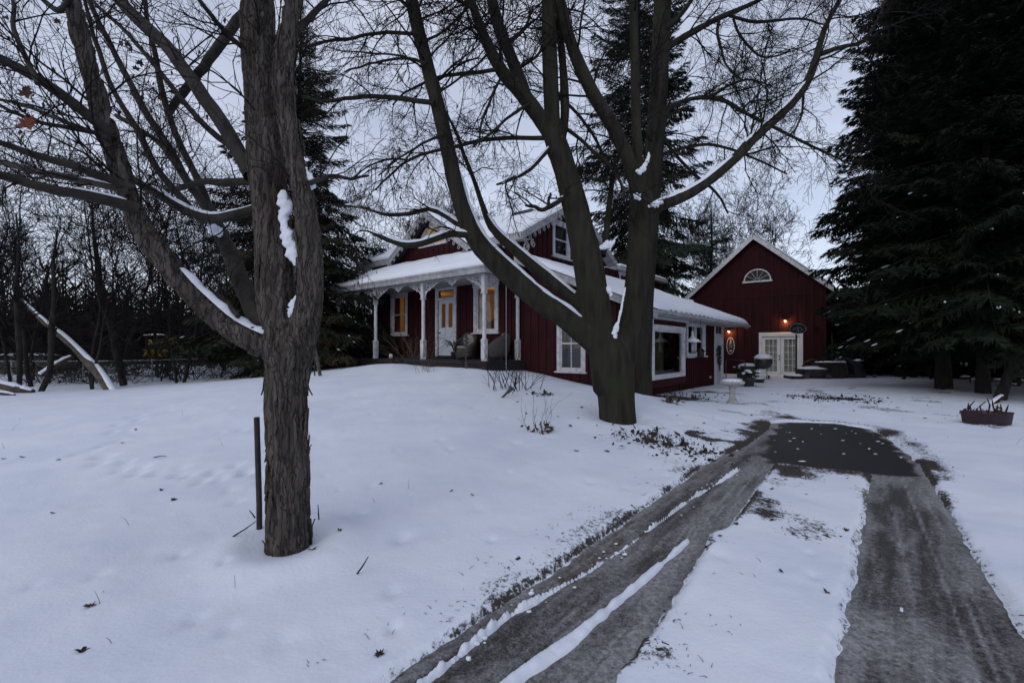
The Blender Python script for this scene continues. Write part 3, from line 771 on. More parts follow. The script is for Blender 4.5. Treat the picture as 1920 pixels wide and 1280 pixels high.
# white drape at the left side of the right window
MB(FW).box(-1.93, -1.74, -.12, -.10, 2.2, 3.66).build('drape', M['lace'], w)
window(GE, 1.90, 3.06, 4.88, 6.22, house, rows=2, trim=.13, back_mat=M['dark_in'], back=.14)
half_round(FW, GC, 5.58, .76, house, M['fan_lit'])

# front door with transom and two tall lights
fd = MB(FW)
fd.box(-4.10, -3.98, -.03, .05, 1.22, 3.80).box(-3.08, -2.96, -.03, .05, 1.22, 3.80).box(-4.13, -2.93, -.03, .06, 3.80, 3.90).box(-3.98, -3.08, -.03, .04, 3.36, 3.44)
fd.box(-3.98, -3.08, -.03, .03, 3.72, 3.80)
fd = fd.build('front_door', M['white'], house, bevel=.005)
d = MB(FW)
x0, x1 = -3.97, -3.09
d.box(x0, x1, -.08, -.03, 1.26, 2.32).box(x0, x0 + .13, -.08, -.03, 2.32, 3.36).box(x1 - .13, x1, -.08, -.03, 2.32, 3.36).box(x0 + .13, x1 - .13, -.08, -.03, 3.22, 3.36).box((x0 + x1) / 2 - .07, (x0 + x1) / 2 + .07, -.08, -.03, 2.32, 3.22)
leaf = d.build('door_leaf', M['door_blue'], fd)
for a, b in ((x0 + .08, (x0 + x1) / 2 - .06), ((x0 + x1) / 2 + .06, x1 - .08)):
    MB(FW).box(a, b, -.031, -.022, 1.42, 2.12).build('door_panel', M['door_blue'], fd, bevel=.008)
for a, b in ((x0 + .12, (x0 + x1) / 2 - .06), ((x0 + x1) / 2 + .06, x1 - .12)):
    MB(FW).box(a, b, -.06, -.055, 2.30, 3.24).build('pane', M['glass'], fd)
MB(FW).box(-3.98, -3.08, -.03, -.02, 3.44, 3.72).build('transom_pane', M['glass'], fd)
MB(FW).blob((x0 + .09, 0.005, 2.12), .035, .035, .035, 8, 6).build('door_knob', M['metal_dark'], fd, smooth=True)
MB(FW).box(-4.05, -3.0, -.1, .12, 1.18, 1.23).build('threshold', M['deck'], fd)

# roofs -------------------------------------------------------
def slope_quad(a0, a1, b0, z0, b1, z1): return (a0, b0, z0), (a1, b0, z0), (a1, b1, z1), (a0, b1, z1)
sl = (RZ - EZ) / (RB + .42)
def roof_piece(name, A, B, C, D, th, parent, mat):
    dn = lambda p: (p[0], p[1], p[2] - th)
    return MB().hexa([dn(p) for p in (A, B, C, D)], [A, B, C, D]).build(name, mat, parent)
roof = empty('roof', parent=house)
pieces = [slope_quad(AL - .4, GC - 2.12, -.42, EZ, RB, RZ), slope_quad(GC - 2.12, GC + 2.12, .05, EZ + sl * .47, RB, RZ), slope_quad(GC + 2.12, .42, -.42, EZ, RB, RZ),
          slope_quad(.42, AL - .4, 6.22, EZ, RB, RZ)]
for k, q in enumerate(pieces):
    roof_piece('roof_slope', *q, .13, roof, M['shingle'])
    snow_slab('roof_snow', *q, .11, roof, seed=k, ragged=.03 if k in (0, 2) else 0)
# cross gable roof
gs = (GA - (EZ - .06)) / 2.32
yb = -.45 + 0
for sx in (-1, 1):
    foot = (GC + sx * 2.32, -.45, EZ - .06); top = (GC, -.45, GA)
    q = (foot, (foot[0], .5, foot[2]), (GC, 2.7, GA), top)
    roof_piece('gable_slope', *q, .11, roof, M['shingle'])
    snow_slab('roof_snow', *q, .10, roof, seed=20 + sx)
# rake boards, fascia and scrollwork (weathered white)
rk = MB()
for sx in (-1, 1):
    a0, a1 = GC + sx * 2.30, GC
    z0, z1 = EZ - .10, GA - .04
    rk.hexa([(a0, -.47, z0 - .24), (a1, -.47, z1 - .26), (a1, -.44, z1 - .26), (a0, -.44, z0 - .24)], [(a0, -.47, z0), (a1, -.47, z1), (a1, -.44, z1), (a0, -.44, z0)])
rk.build('rake_board', M['old_and_shaded_white'], roof)
def curl(pts, r, nm='scroll'): MB().tube(pts, r, 4).build(nm, M['old_and_shaded_white'], roof)
for sx in (-1, 1):
    for t in np.linspace(.06, .95, 9):
        a, z = GC + sx * 2.25 * (1 - t), EZ - .34 + (GA - EZ) * t
        curl([(a + p, -.46, z - .02 + q) for p, q in spiral(0, -.03, .075, .022, math.pi / 2, sx * 1.2, 12)], .017)
    a, z = GC + sx * 2.14, EZ - .34
    curl([(a + p, -.46, z + q) for p, q in spiral(0, -.10, .17, .04, math.pi / 2, sx * 1.4, 16)], .026)
    curl([(a + p, -.46, z + q) for p, q in spiral(-sx * .02, -.33, .09, .02, math.pi / 2, -sx * 1.3, 14)], .022)
for a0, a1 in ((AL - .42, GC - 2.25), (GC + 2.25, .40)): MB().box(a0, a1, -.45, -.425, EZ - .24, EZ - .02).build('fascia', M['old_and_shaded_white'], roof)
for a0, a1 in ((AL - .4, GC - 2.2), (GC + 2.2, .40)): MB().box(a0, a1, -.42, .0, EZ - .19, EZ - .16).build('soffit', M['grey_paint'], roof)
rb = MB()
for b0, b1 in ((-.42, RB), (6.22, RB)):
    rb.hexa([(.41, b0, EZ - .24), (.41, b1, RZ - .26), (.44, b1, RZ - .26), (.44, b0, EZ - .24)], [(.41, b0, EZ + .0), (.41, b1, RZ + .0), (.44, b1, RZ), (.44, b0, EZ)])
rb.build('rake_board', M['old_and_shaded_white'], roof)
us = MB()
for b0, b1 in ((-.40, RB), (6.2, RB)):
    us.poly([(0, b0, EZ - .17), (.41, b0, EZ - .17), (.41, b1, RZ - .19), (0, b1, RZ - .19)])
us.build('rake_soffit', M['old_and_shaded_white'], roof)
for t in np.linspace(.04, .9, 12):
    b, z = -.40 + (RB + .4) * t, EZ - .27 + (RZ - EZ) * t
    curl([(.42, b + p, z - .02 + q) for p, q in spiral(0, -.03, .085, .022, math.pi / 2, -1.2, 12)], .018)
curl([(.42, -.22 + p, EZ - .42 + q) for p, q in spiral(0, -.02, .17, .04, math.pi / 2, -1.5, 18)], .028)
curl([(.42, .16 + p, EZ - .26 + q) for p, q in spiral(0, -.02, .13, .03, math.pi / 2, 1.4, 18)], .026)
curl([(.1 + p, -.44, EZ - .36 + q) for p, q in spiral(0, -.02, .16, .04, math.pi / 2, 1.5, 18)], .028)
curl([(-.3 + p, -.44, EZ - .30 + q) for p, q in spiral(0, -.02, .11, .03, math.pi / 2, -1.4, 18)], .024)
MB().box(-1.9, -.95, 1.9, 2.3, EZ + sl * 2.5 + .02, EZ + sl * 2.5 + .16).build('roof_vent', M['metal_dark'], roof)

# porch --------------------------------------------------------
PB, PL, PF = -1.735, -8.1, 1.16
PC = -8.35
deck = MB().box(PC, .22, PB - .16, -.004, PF - .10, PF - .03).build('porch_deck', M['deck'], house)
for k, b in enumerate(np.arange(PB - .16, -.15, .145)):
    MB().box(PC - .02, .24, b, b + .137, PF - .03, PF + R.uniform(-.002, .002)).build('deck_board', M['deck'], deck)
sk = MB()
sk.box(PC, .2, PB - .10, PB - .06, .3, PF - .10).box(.16, .2, PB - .06, 0, .3, PF - .10)
sk = sk.build('porch_skirt', M['deck'], house)
for z in (.55, .78, 1.0): MB().box(PC, .205, PB - .125, PB - .101, z - .09, z + .09).build('skirt_board', M['plank'], sk)
PZ = 3.73
def post(a, b, half=False):
    p = empty('porch_post', (a, b, 0), parent=house)
    MB().lathe([(.125, PF), (.12, PF + .05), (.085, PF + .10), (.08, PF + .12)], (0, 0, 0), 4).build('post_foot', M['white'], p)
    pb = MB()
    pb.box(-.075, .075, -.075, .075, PF + .05, PF + .62)
    pb.hexa([(-.075, -.075, PF + .62), (.075, -.075, PF + .62), (.075, .075, PF + .62), (-.075, .075, PF + .62)], [(-.055, -.055, PF + .68), (.055, -.055, PF + .68), (.055, .055, PF + .68), (-.055, .055, PF + .68)])
    pb.lathe([(.062, PF + .67), (.062, PZ - .52)], (0, 0, 0), 8)
    pb.box(-.068, .068, -.068, .068, PZ - .53, PZ)
    pb.build('post_shaft', M['white'], p, bevel=.006)
    MB().box(-.085, .085, -.085, .085, PF + .615, PF + .635).box(-.08, .08, -.08, .08, PZ - .55, PZ - .525).build('post_band', M['white'], p)
    return p
posts_a = [0.0, -2.78, -5.50]
for a in posts_a: post(a, PB)
post(0.0, -.12)
post(PL, PB)
beam = MB().box(PL - .1, .10, PB - .07, PB + .07, PZ, PZ + .10).box(-.06, .06, PB + .07, 0, PZ, PZ + .10).build('porch_beam', M['white'], house)
def one(fn, *a, nm='scroll_bracket', **k):
    m_ = MB(); fn(m_, *a, **k); m_.build(nm, M['white'], house)
for a in posts_a:
    if a < -.5: one(scroll_bracket, a + .065, PB, PZ, 1)
    one(scroll_bracket, a - .065, PB, PZ, -1)
one(scroll_bracket, PL + .07, PB, PZ, 1)
for a0, a1 in ((-2.78, 0), (-5.5, -2.78), (PL, -5.5)): one(pendant, (a0 + a1) / 2, PB, PZ, nm='scroll_pendant')
one(scroll_bracket, 0, 0, 0, 1, .95, fp=lambda p, q: (0.0, PB + .065 + p, PZ + q))
one(scroll_bracket, 0, 0, 0, 1, .95, fp=lambda p, q: (0.0, -.185 - p, PZ + q))
# porch roof: front slope and hipped ends
eo = .30
E = dict(fl=(PL - eo, PB - eo, 3.95), fr=(.0 + eo, PB - eo, 3.95), br=(.0 + eo, -.02, 3.95), bl=(PL - eo, -.02, 3.95), tl=(PL + 1.5, -.02, 4.92), tr=(-1.35, -.02, 4.92))
pr = empty('porch_roof', parent=house)
for nm, q in (('front', (E['fl'], E['fr'], E['tr'], E['tl'])), ('right', (E['fr'], E['br'], E['tr'], E['tr'])), ('left', (E['bl'], E['fl'], E['tl'], E['tl']))):
    m_ = MB(); pts = list(dict.fromkeys(q)); m_.poly(pts); m_.poly([(p[0], p[1], p[2] - .05) for p in pts]); m_.build('roof_slope', M['shingle'], pr)
    snow_slab('roof_snow', *q, .16 if nm == 'front' else .12, pr, seed=30 + len(nm), edge=.22, ragged=.02, amp=.04)
fb = MB()
fb.box(PL - eo, eo, PB - eo - .02, PB - eo, 3.745, 3.955).box(PL - eo, eo + .02, PB - eo - .045, PB - eo - .021, 3.90, 3.965).box(eo, eo + .02, PB - eo, 0, 3.745, 3.955).box(eo + .021, eo + .045, PB - eo - .02, 0, 3.90, 3.965).box(PL - eo - .02, PL - eo, PB - eo, 0, 3.745, 3.955)
fb.build('fascia', M['old_and_shaded_white'], pr)  # darker white puts the shade on the fascia into its colour
fz = MB()   # frieze board below the fascia, set back
fz.box(PL - .13, .13, PB - .12, PB - .075, PZ - .0, 3.83).box(.075, .12, PB - .075, 0, PZ, 3.83)
fz.build('frieze', M['old_and_shaded_white'], pr)  # frieze shade is painted in too, by the same darker white
MB().box(PL - eo, eo, PB - eo, -.02, 3.82, 3.84).build('porch_ceiling', M['grey_paint'], pr)

# shed roofed wing on the right -----------------------------------
wing_top = [(0, 4.30), (4.1, 2.50)]
wall('wing_front_wall', FW, 0, 4.1, -.3, wing_top, [(1.56, 2.36, .92, 2.46)], M['red'], house, bat=M['batten'])
window(FW, 1.46, 2.46, .84, 2.58, house, rows=2, cols=2, trim=.12, back_mat=M['dark_in'], back=.5)
big, win2, dr2 = (.36, 2.75, .80, 2.08), (3.95, 5.85, 1.36, 2.36), (7.27, 8.3, .02, 2.42)
wall('wing_side_wall', WS, 0, 8.5, -.3, [(0, 2.52), (8.5, 2.52)], [big, win2, dr2], M['red'], house, bat=M['batten'], bat_sp=.24, bat_ops=[(.1, 3.0, -.3, 2.5)])
MB().box(.1, 4.09, 8.35, 8.5, -.3, 2.6).build('wing_end_wall', M['red'], house)
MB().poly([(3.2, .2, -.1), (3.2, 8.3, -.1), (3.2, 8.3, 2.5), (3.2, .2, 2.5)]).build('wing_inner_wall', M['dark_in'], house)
# bay box with its own little roof
bay = MB()
bay.box(4.10, 4.36, .12, .27, .45, 2.34).box(4.10, 4.36, 2.84, 2.98, .45, 2.34).box(4.1, 4.36, .27, 2.84, 2.18, 2.34).box(4.1, 4.36, .27, 2.84, .45, .72)
bay = bay.build('bay', M['red'], house)
MB().box(4.361, 4.385, .14, 2.96, .44, .66).build('bay_apron', M['batten'], bay)
BF = Fr((4.36, 0, 0), (0, 1, 0), (1, 0, 0))
bw = window(BF, .22, 2.89, .66, 2.20, house, rows=1, cols=1, trim=.15, sill=False)
MB(BF).box(1.9, 2.5, -.55, -.52, .7, 2.1).build('drape', M['drape_olive'], bw)
MB().hexa([(4.05, .05, 2.36), (4.48, .05, 2.345), (4.48, 3.05, 2.345), (4.05, 3.05, 2.36)], [(4.05, .05, 2.42), (4.48, .05, 2.37), (4.48, 3.05, 2.37), (4.05, 3.05, 2.42)]).build('bay_roof', M['white'], bay)
snow_slab('roof_snow', (4.48, .05, 2.372), (4.48, 3.05, 2.372), (4.14, 3.05, 2.41), (4.14, .05, 2.41), .05, bay, seed=44, edge=.08)
window(WS, 3.85, 5.95, 1.26, 2.47, house, rows=1, trim=.13, mull=(4.9,), back_mat=M['dark_in'], back=.6)
sd_ = MB(WS)
sd_.box(7.17, 7.28, -.03, .05, 0, 2.44).box(8.29, 8.40, -.03, .05, 0, 2.44).box(7.17, 8.40, -.03, .055, 2.44, 2.54).box(7.28, 8.29, -.03, .04, 2.06, 2.12)
sd_ = sd_.build('side_door', M['white'], house, bevel=.005)
MB(WS).box(7.28, 8.29, -.08, -.03, .05, 2.06).build('door_leaf', M['door_blue'], sd_)
MB(WS).box(7.40, 8.17, -.031, -.022, .2, .95).build('door_panel', M['door_blue'], sd_, bevel=.008)
MB(WS).box(7.28, 8.29, -.06, -.05, 2.12, 2.44).build('transom_pane', M['glass'], sd_)
MB(WS).blob((8.16, .02, 1.02), .035, .04, .035, 8, 6).build('door_knob', M['metal_dark'], sd_, smooth=True)
MB(WS).box(7.15, 8.42, -.1, .16, -.04, .045).build('threshold', M['deck'], sd_)
# shed roof
wr = empty('wing_roof', parent=house)
q = ((4.75, -.32, 2.54), (4.75, 9.9, 2.54), (.02, 9.9, 4.52), (.02, -.32, 4.52))
roof_piece('roof_slope', *q, .08, wr, M['shingle'])
snow_slab('roof_snow', (4.78, -.34, 2.545), (4.78, 9.95, 2.545), (.02, 9.95, 4.525), (.02, -.34, 4.525), .17, wr, seed=50, edge=.35, amp=.03, ragged=.03)
fb = MB()
fb.hexa([(4.75, -.345, 2.32), (.02, -.345, 4.30), (.02, -.32, 4.30), (4.75, -.32, 2.32)], [(4.75, -.345, 2.53), (.02, -.345, 4.51), (.02, -.32, 4.51), (4.75, -.32, 2.53)])
fb.box(4.75, 4.775, -.345, 9.92, 2.40, 2.545)
fb.box(4.776, 4.86, -.30, 9.9, 2.44, 2.52)
fb.hexa([(4.75, 9.92, 2.34), (.02, 9.92, 4.32), (.02, 9.945, 4.32), (4.75, 9.945, 2.34)], [(4.75, 9.92, 2.53), (.02, 9.92, 4.51), (.02, 9.945, 4.51), (4.75, 9.945, 2.53)])
fb.build('fascia', M['old_and_shaded_white'], wr)
MB().box(4.11, 4.75, -.3, 8.5, 2.40, 2.42).build('soffit', M['old_and_shaded_white'], wr)
MB().poly([(4.74, 8.5, 2.42), (.1, 8.5, 4.34), (.1, 9.9, 4.34), (4.74, 9.9, 2.42)]).build('soffit', M['old_and_shaded_white'], wr)
MB().box(4.2, 4.42, -.33, -.20, 2.05, 2.2).box(4.5, 4.62, -.33, -.26, 2.18, 2.3).build('eave_bracket', M['white'], wr)
# eave trough wires (heating cable loops along the eave)
hc = MB(); pts = []
for k, b in enumerate(np.linspace(.2, 4.4, 40)): pts.append((4.82 - (.16 if k % 4 < 2 else 0), b, 2.56 + (.10 if k % 4 < 2 else 0)))
hc.tube(pts, .008, 4).build('eave_cable', M['metal_dark'], wr)

# taller rear block behind the main roof
RBK = Fr((0.05, 0, 0), (0, 1, 0), (1, 0, 0))
wall('rear_block_wall', RBK, 5.85, 12.1, 2.5, [(5.85, 5.0), (12.1, 5.0)], [], M['red'], house, bat=M['batten'])
MB().box(-5, .0, 11.95, 12.1, -.2, 5.0).box(-5, -4.85, 6.9, 11.95, -.2, 5.0).build('rear_block_back', M['red'], house)
rr = MB().box(-5.2, .35, 6.7, 12.4, 5.0, 5.16).build('rear_block_roof', M['grey_paint'], house)
snow_slab('roof_snow', (.36, 6.7, 5.165), (.36, 12.4, 5.165), (-5.2, 12.4, 5.165), (-5.2, 6.7, 5.165), .12, rr, seed=61, res=.4)
window(RBK, 7.15, 7.95, 4.42, 4.98, house, rows=1, trim=.12, sill=False, back_mat=M['lace'], back=.005)

# ------------------------------------------------------------------ the barn
barn_p = hw(0, 14.5)
barn = empty('red_barn', (barn_p[0], barn_p[1], 0), -YAW)
tag(barn, 'dark red gabled barn with half round attic window and glazed double door', 'barn')
BC, BZ, BE = 4.13, 7.42, 4.42       # gable centre, apex, eave heights (top of roof)
top = [(1.08, BE + .10), (BC, BZ - .16), (7.18, BE + .10)]
fdoor = (4.45, 6.14, .10, 2.10)
bwall = wall('barn_front_wall', FW, 1.08, 7.18, -.2, top, [fdoor], M['barn_red'], barn, bat=M['batten'], bat_sp=.34, bat_ops=[(3.5, 4.8, 4.85, 5.7)])
MB().box(1.08, 1.2, .16, 9, -.2, BE + .05).box(7.06, 7.18, .16, 9, -.2, BE + .05).box(1.2, 7.06, 8.88, 9, -.2, BE).build('barn_side_wall', M['barn_red'], barn)
MB(FW).box(1.08, 7.18, .0015, .034, 4.18, 4.25).build('belt_board', M['batten'], barn)
for x_ in (1.06, 7.09): MB(FW).box(x_, x_ + .11, .002, .032, -.1, 4.44).build('corner_board', M['barn_red'], barn)
br = empty('barn_roof', parent=barn)
for k, sx in enumerate((-1, 1)):
    q = ((BC + sx * 3.38, -.35, BE - .0), (BC + sx * 3.38, 9.3, BE), (BC, 9.3, BZ), (BC, -.35, BZ))
    roof_piece('roof_slope', *q, .10, br, M['shingle'])
    q2 = ((BC + sx * 3.40, -.30, BE), (BC + sx * 3.40, 9.3, BE), (BC, 9.3, BZ), (BC, -.30, BZ))
    snow_slab('roof_snow', *q2, .05, br, seed=70 + k, res=.2, edge=.1)
    MB().hexa([(BC + sx * 3.38, -.38, BE - .26), (BC, -.38, BZ - .30), (BC, -.35, BZ - .30), (BC + sx * 3.38, -.35, BE - .26)],
              [(BC + sx * 3.38, -.38, BE - .03), (BC, -.38, BZ - .03), (BC, -.35, BZ - .03), (BC + sx * 3.38, -.35, BE - .03)]).build('rake_board', M['white'], br)
    MB().poly([(BC + sx * 3.36, -.35, BE - .14), (BC, -.35, BZ - .16), (BC, 0, BZ - .16), (BC + sx * 3.36, 0, BE - .14)]).build('rake_soffit', M['grey_paint'], br)
half_round(FW, 4.25, 5.02, .64, barn, M['dark_in'], trim=.06)
# glazed double door
fd = MB(FW)
fd.box(4.33, 4.46, -.03, .05, .06, 2.22).box(6.13, 6.26, -.03, .05, .06, 2.22).box(4.33, 6.26, -.03, .055, 2.22, 2.33).box(4.46, 6.13, -.03, .04, 2.12, 2.22)
fd.box(4.46, 6.13, -.05, .06, .06, .11)
fd = fd.build('double_door', M['door_white'], barn, bevel=.006)
for (a, b) in ((4.46, 5.29), (5.30, 6.13)):
    d = MB(FW)
    s = .15
    d.box(a, a + s, -.07, -.02, .11, 2.12).box(b - s, b, -.07, -.02, .11, 2.12).box(a + s, b - s, -.07, -.02, .11, .36).box(a + s, b - s, -.07, -.02, 1.97, 2.12)
    lf = d.build('door_leaf', M['door_white'], fd, bevel=.004)
    ga, gb_, g0, g1 = a + s, b - s, .36, 1.97
    mu = MB(FW)
    for k in range(1, 3): x = ga + (gb_ - ga) * k / 3; mu.box(x - .011, x + .011, -.045, -.022, g0, g1)
    for k in range(1, 5): z = g0 + (g1 - g0) * k / 5; mu.box(ga, gb_, -.046, -.024, z - .011, z + .011)
    mu.build('glazing_bar', M['door_white'], fd)
    for i in range(3):
        for j in range(5):
            xa, xb = ga + (gb_ - ga) * i / 3, ga + (gb_ - ga) * (i + 1) / 3; za, zb = g0 + (g1 - g0) * j / 5, g0 + (g1 - g0) * (j + 1) / 5
            MB(FW).box(xa + .012, xb - .012, -.052, -.048, za + .012, zb - .012).build('pane', M['glass'], fd)
    MB(FW).box(ga - .05, gb_ + .05, -.14, -.13, g0 - .05, g1 + .05).build('door_curtain', M['lace'], fd)
kn = MB(FW)
for z in (.98, 1.14): kn.blob((5.24, .0, z), .035, .04, .035, 8, 6)
kn.build('door_knob', M['metal_dark'], fd, smooth=True)

def wall_lamp(name, parent_fr, x, z, root_loc, label, e):
    t = empty(name, root_loc, -YAW); tag(t, label, 'wall lamp')
    MB(parent_fr).box(x - .05, x + .05, .002, .03, z - .06, z + .12).build('back_plate', M['metal_dark'], t)
    MB(parent_fr).tube([(x, .02, z + .06), (x, .12, z + .10), (x, .18, z + .08)], .012, 6).build('arm', M['metal_dark'], t)
    MB(parent_fr).lathe([(.02, .0), (.09, -.05), (.10, -.06), (.095, -.06), (.02, -.01)], (x, .18, z + .08), 12).build('lamp_shade', M['metal_dark'], t)
    MB(parent_fr).blob((x, .18, z + .005), .04, .04, .05, 10, 6).build('bulb', M['bulb'], t, smooth=True)
    ld = bpy.data.lights.new('lamp_light', 'POINT'); ld.energy = e * 7; ld.color = (1.0, .50, .16); ld.shadow_soft_size = .04
    lo = bpy.data.objects.new('lamp_light', ld); lo.location = (x, -.18, z - .07); lo.parent = t; COL.objects.link(lo)
wall_lamp('wall_lamp', FW, 5.52, 2.88, (barn_p[0], barn_p[1], 0), 'lit wall lamp above the glazed double door of the barn', 2.6)
wall_lamp('wall_lamp', FW, 2.92, 2.42, (barn_p[0], barn_p[1], 0), 'lit wall lamp on the barn beside the side door of the house', 2.2)
# ------------------------------------------------------------------ tree helpers
class Tubes:
    def __init__(s): s.V, s.Q, s.n = [], [], 0
    def add(s, P, r, sides=3, close=False):
        P = np.asarray(P, float); n = len(P); r = np.broadcast_to(np.asarray(r, float), (n,))
        T = np.empty_like(P); T[1:-1] = P[2:] - P[:-2]; T[0] = P[1] - P[0]; T[-1] = P[-1] - P[-2]
        T /= np.linalg.norm(T, axis=1, keepdims=True) + 1e-9
        m = T.mean(0); ref = np.eye(3)[np.argmin(np.abs(m))]
        e1 = np.cross(T, ref); e1 /= np.linalg.norm(e1, axis=1, keepdims=True) + 1e-9
        e2 = np.cross(T, e1)
        q = np.linspace(0, 2 * np.pi, sides, endpoint=False)
        W = P[:, None] + r[:, None, None] * (np.cos(q)[None, :, None] * e1[:, None] + np.sin(q)[None, :, None] * e2[:, None])
        s.V.append(W.reshape(-1, 3))
        I = s.n + np.arange(n * sides).reshape(n, sides)
        A, B = I[:-1], I[1:]
        s.Q.append(np.stack([A, np.roll(A, -1, 1), np.roll(B, -1, 1), B], -1).reshape(-1, 4))
        if close:
            for row in (I[0], I[-1]):
                for k in range(1, sides - 1, 2): s.Q.append(np.array([[row[0], row[k], row[k+1], row[min(k+2, sides-1)]]]))
        s.n += n * sides
    def build(s, name, mat, parent=None, smooth=True):
        return mesh_np(name, np.vstack(s.V), np.vstack(s.Q), mat, parent, smooth)

def resample(P, n):
    """Catmull-Rom through the rows of P (any number of columns)"""
    P = np.asarray(P, float)
    if len(P) < 3:
        t = np.linspace(0, 1, n)[:, None]; return P[0] * (1 - t) + P[-1] * t
    d = np.concatenate([[0], np.cumsum(np.linalg.norm(np.diff(P[:, :3], axis=0), axis=1))])
    Q = np.vstack([2 * P[0] - P[1], P, 2 * P[-1] - P[-2]])
    out = []
    for s in np.linspace(0, d[-1], n):
        k = int(np.clip(np.searchsorted(d, s) - 1, 0, len(P) - 2)); t = (s - d[k]) / (d[k+1] - d[k] + 1e-9)
        a, b, c, e = Q[k], Q[k+1], Q[k+2], Q[k+3]
        out.append(.5 * ((2*b) + (-a + c) * t + (2*a - 5*b + 4*c - e) * t*t + (-a + 3*b - 3*c + e) * t**3))
    return np.array(out)

def limb_px(px, d0, d1, n=24, pw=1.0):
    """(x, y, width) photo pixels with a distance running from d0 to d1 -> (points, radii)"""
    px = np.asarray(px, float)
    s = np.concatenate([[0], np.cumsum(np.hypot(np.diff(px[:, 0]), np.diff(px[:, 1])))]); s /= s[-1]
    rows = []
    for (x, y, w), t in zip(px, s):
        d = d0 + (d1 - d0) * t ** pw
        rows.append([*at(x, y, d), .5 * w / F * d])
    L = resample(np.array(rows), n)
    return L[:, :3], np.maximum(L[:, 3], .002)

def nrm(v): return v / (np.linalg.norm(v) + 1e-9)
def grow(T, p, d, L, r, lvl, rng, kids=(6, 5, 3), grav=-.02, wob=.16, rmin=.0026, tips=None, npts=(8, 6, 5, 4), spread=(.5, 1.1), ratio=(.35, .62), sides=(4, 3, 3, 3)):
    n = npts[min(lvl, len(npts) - 1)]
    P = [p]; d = nrm(d)
    for k in range(n - 1):
        d = nrm(d + rng.normal(size=3) * wob + np.array([0, 0, grav * (1 + lvl)]))
        P.append(P[-1] + d * L / (n - 1))
    P = np.array(P); rad = np.maximum(np.linspace(r, r * .32, n), rmin)
    T.add(P, rad, sides[min(lvl, len(sides) - 1)])
    if tips is not None: tips.append((P[-1], d))
    if lvl < len(kids):
        for k in range(kids[lvl]):
            t = rng.uniform(.12, 1.0) * (n - 1); i = min(int(t), n - 2)
            q = P[i] + (P[i+1] - P[i]) * (t - i); dd = nrm(P[i+1] - P[i])
            pv = np.cross(dd, rng.normal(size=3)); pv = nrm(pv)
            a = rng.uniform(*spread)
            grow(T, q, dd * math.cos(a) + pv * math.sin(a), L * rng.uniform(*ratio), rad[i] * .62, lvl + 1, rng, kids, grav, wob, rmin, tips, npts, spread, ratio, sides)

def twigs_on(T, P, rad, n, Lr, rng, t0=.15, kids=(5, 4, 2), bias=(0, 0, .15), grav=-.02, tips=None, rmin=.0026, wob=.16, rk=.45, rmax=.03):
    m = len(P)
    for k in range(n):
        t = (t0 + (1 - t0) * rng.random()) * (m - 1); i = min(int(t), m - 2)
        q = P[i] + (P[i+1] - P[i]) * (t - i); dd = nrm(P[i+1] - P[i])
        pv = nrm(np.cross(dd, rng.normal(size=3)) + np.array(bias))
        a = rng.uniform(.55, 1.25)
        grow(T, q, dd * math.cos(a) + pv * math.sin(a), rng.uniform(*Lr), min(rad[i] * rk, rmax), 0, rng, kids, grav, wob, rmin, tips)

def snow_strip(T, P, rad, t0, t1, h, rng, cov=.75, seed=0, mi=.25):
    """snow lying along the top of a limb"""
    m = len(P); ts = np.linspace(t0 * (m - 1), t1 * (m - 1), max(10, int((t1 - t0) * m * 3)))
    i = np.clip(ts.astype(int), 0, m - 2); f = (ts - i)[:, None]
    C = P[i] * (1 - f) + P[i+1] * f; r = rad[i] * (1 - f[:, 0]) + rad[i+1] * f[:, 0]
    D = np.gradient(C, axis=0); D /= np.linalg.norm(D, axis=1, keepdims=True) + 1e-9
    S = np.cross(D, [0, 0, 1.0]); S /= np.linalg.norm(S, axis=1, keepdims=True) + 1e-9
    U = np.cross(S, D)
    hh = h * np.clip(.75 + .7 * fbm(ts * .9 + seed, ts * 0, oct=3, seed=seed + 5), mi, 1.4) * np.minimum(1, np.minimum(np.arange(len(ts)), np.arange(len(ts))[::-1]) / 2.5) ** .6
    th = np.linspace(-1, 1, 7) * cov * 1.25
    prof = np.cos(np.linspace(-1, 1, 7) * np.pi / 2) ** .6
    W = C[:, None] + S[:, None] * ((r[:, None] * np.sin(th)[None] * 1.0)[..., None]) + U[:, None] * ((r[:, None] * (np.cos(th)[None] * .99 - .01) + hh[:, None] * prof[None])[..., None])
    n, k = W.shape[:2]
    T.V.append(W.reshape(-1, 3)); I = T.n + np.arange(n * k).reshape(n, k)
    T.Q.append(np.stack([I[:-1, :-1], I[1:, :-1], I[1:, 1:], I[:-1, 1:]], -1).reshape(-1, 4)); T.n += n * k

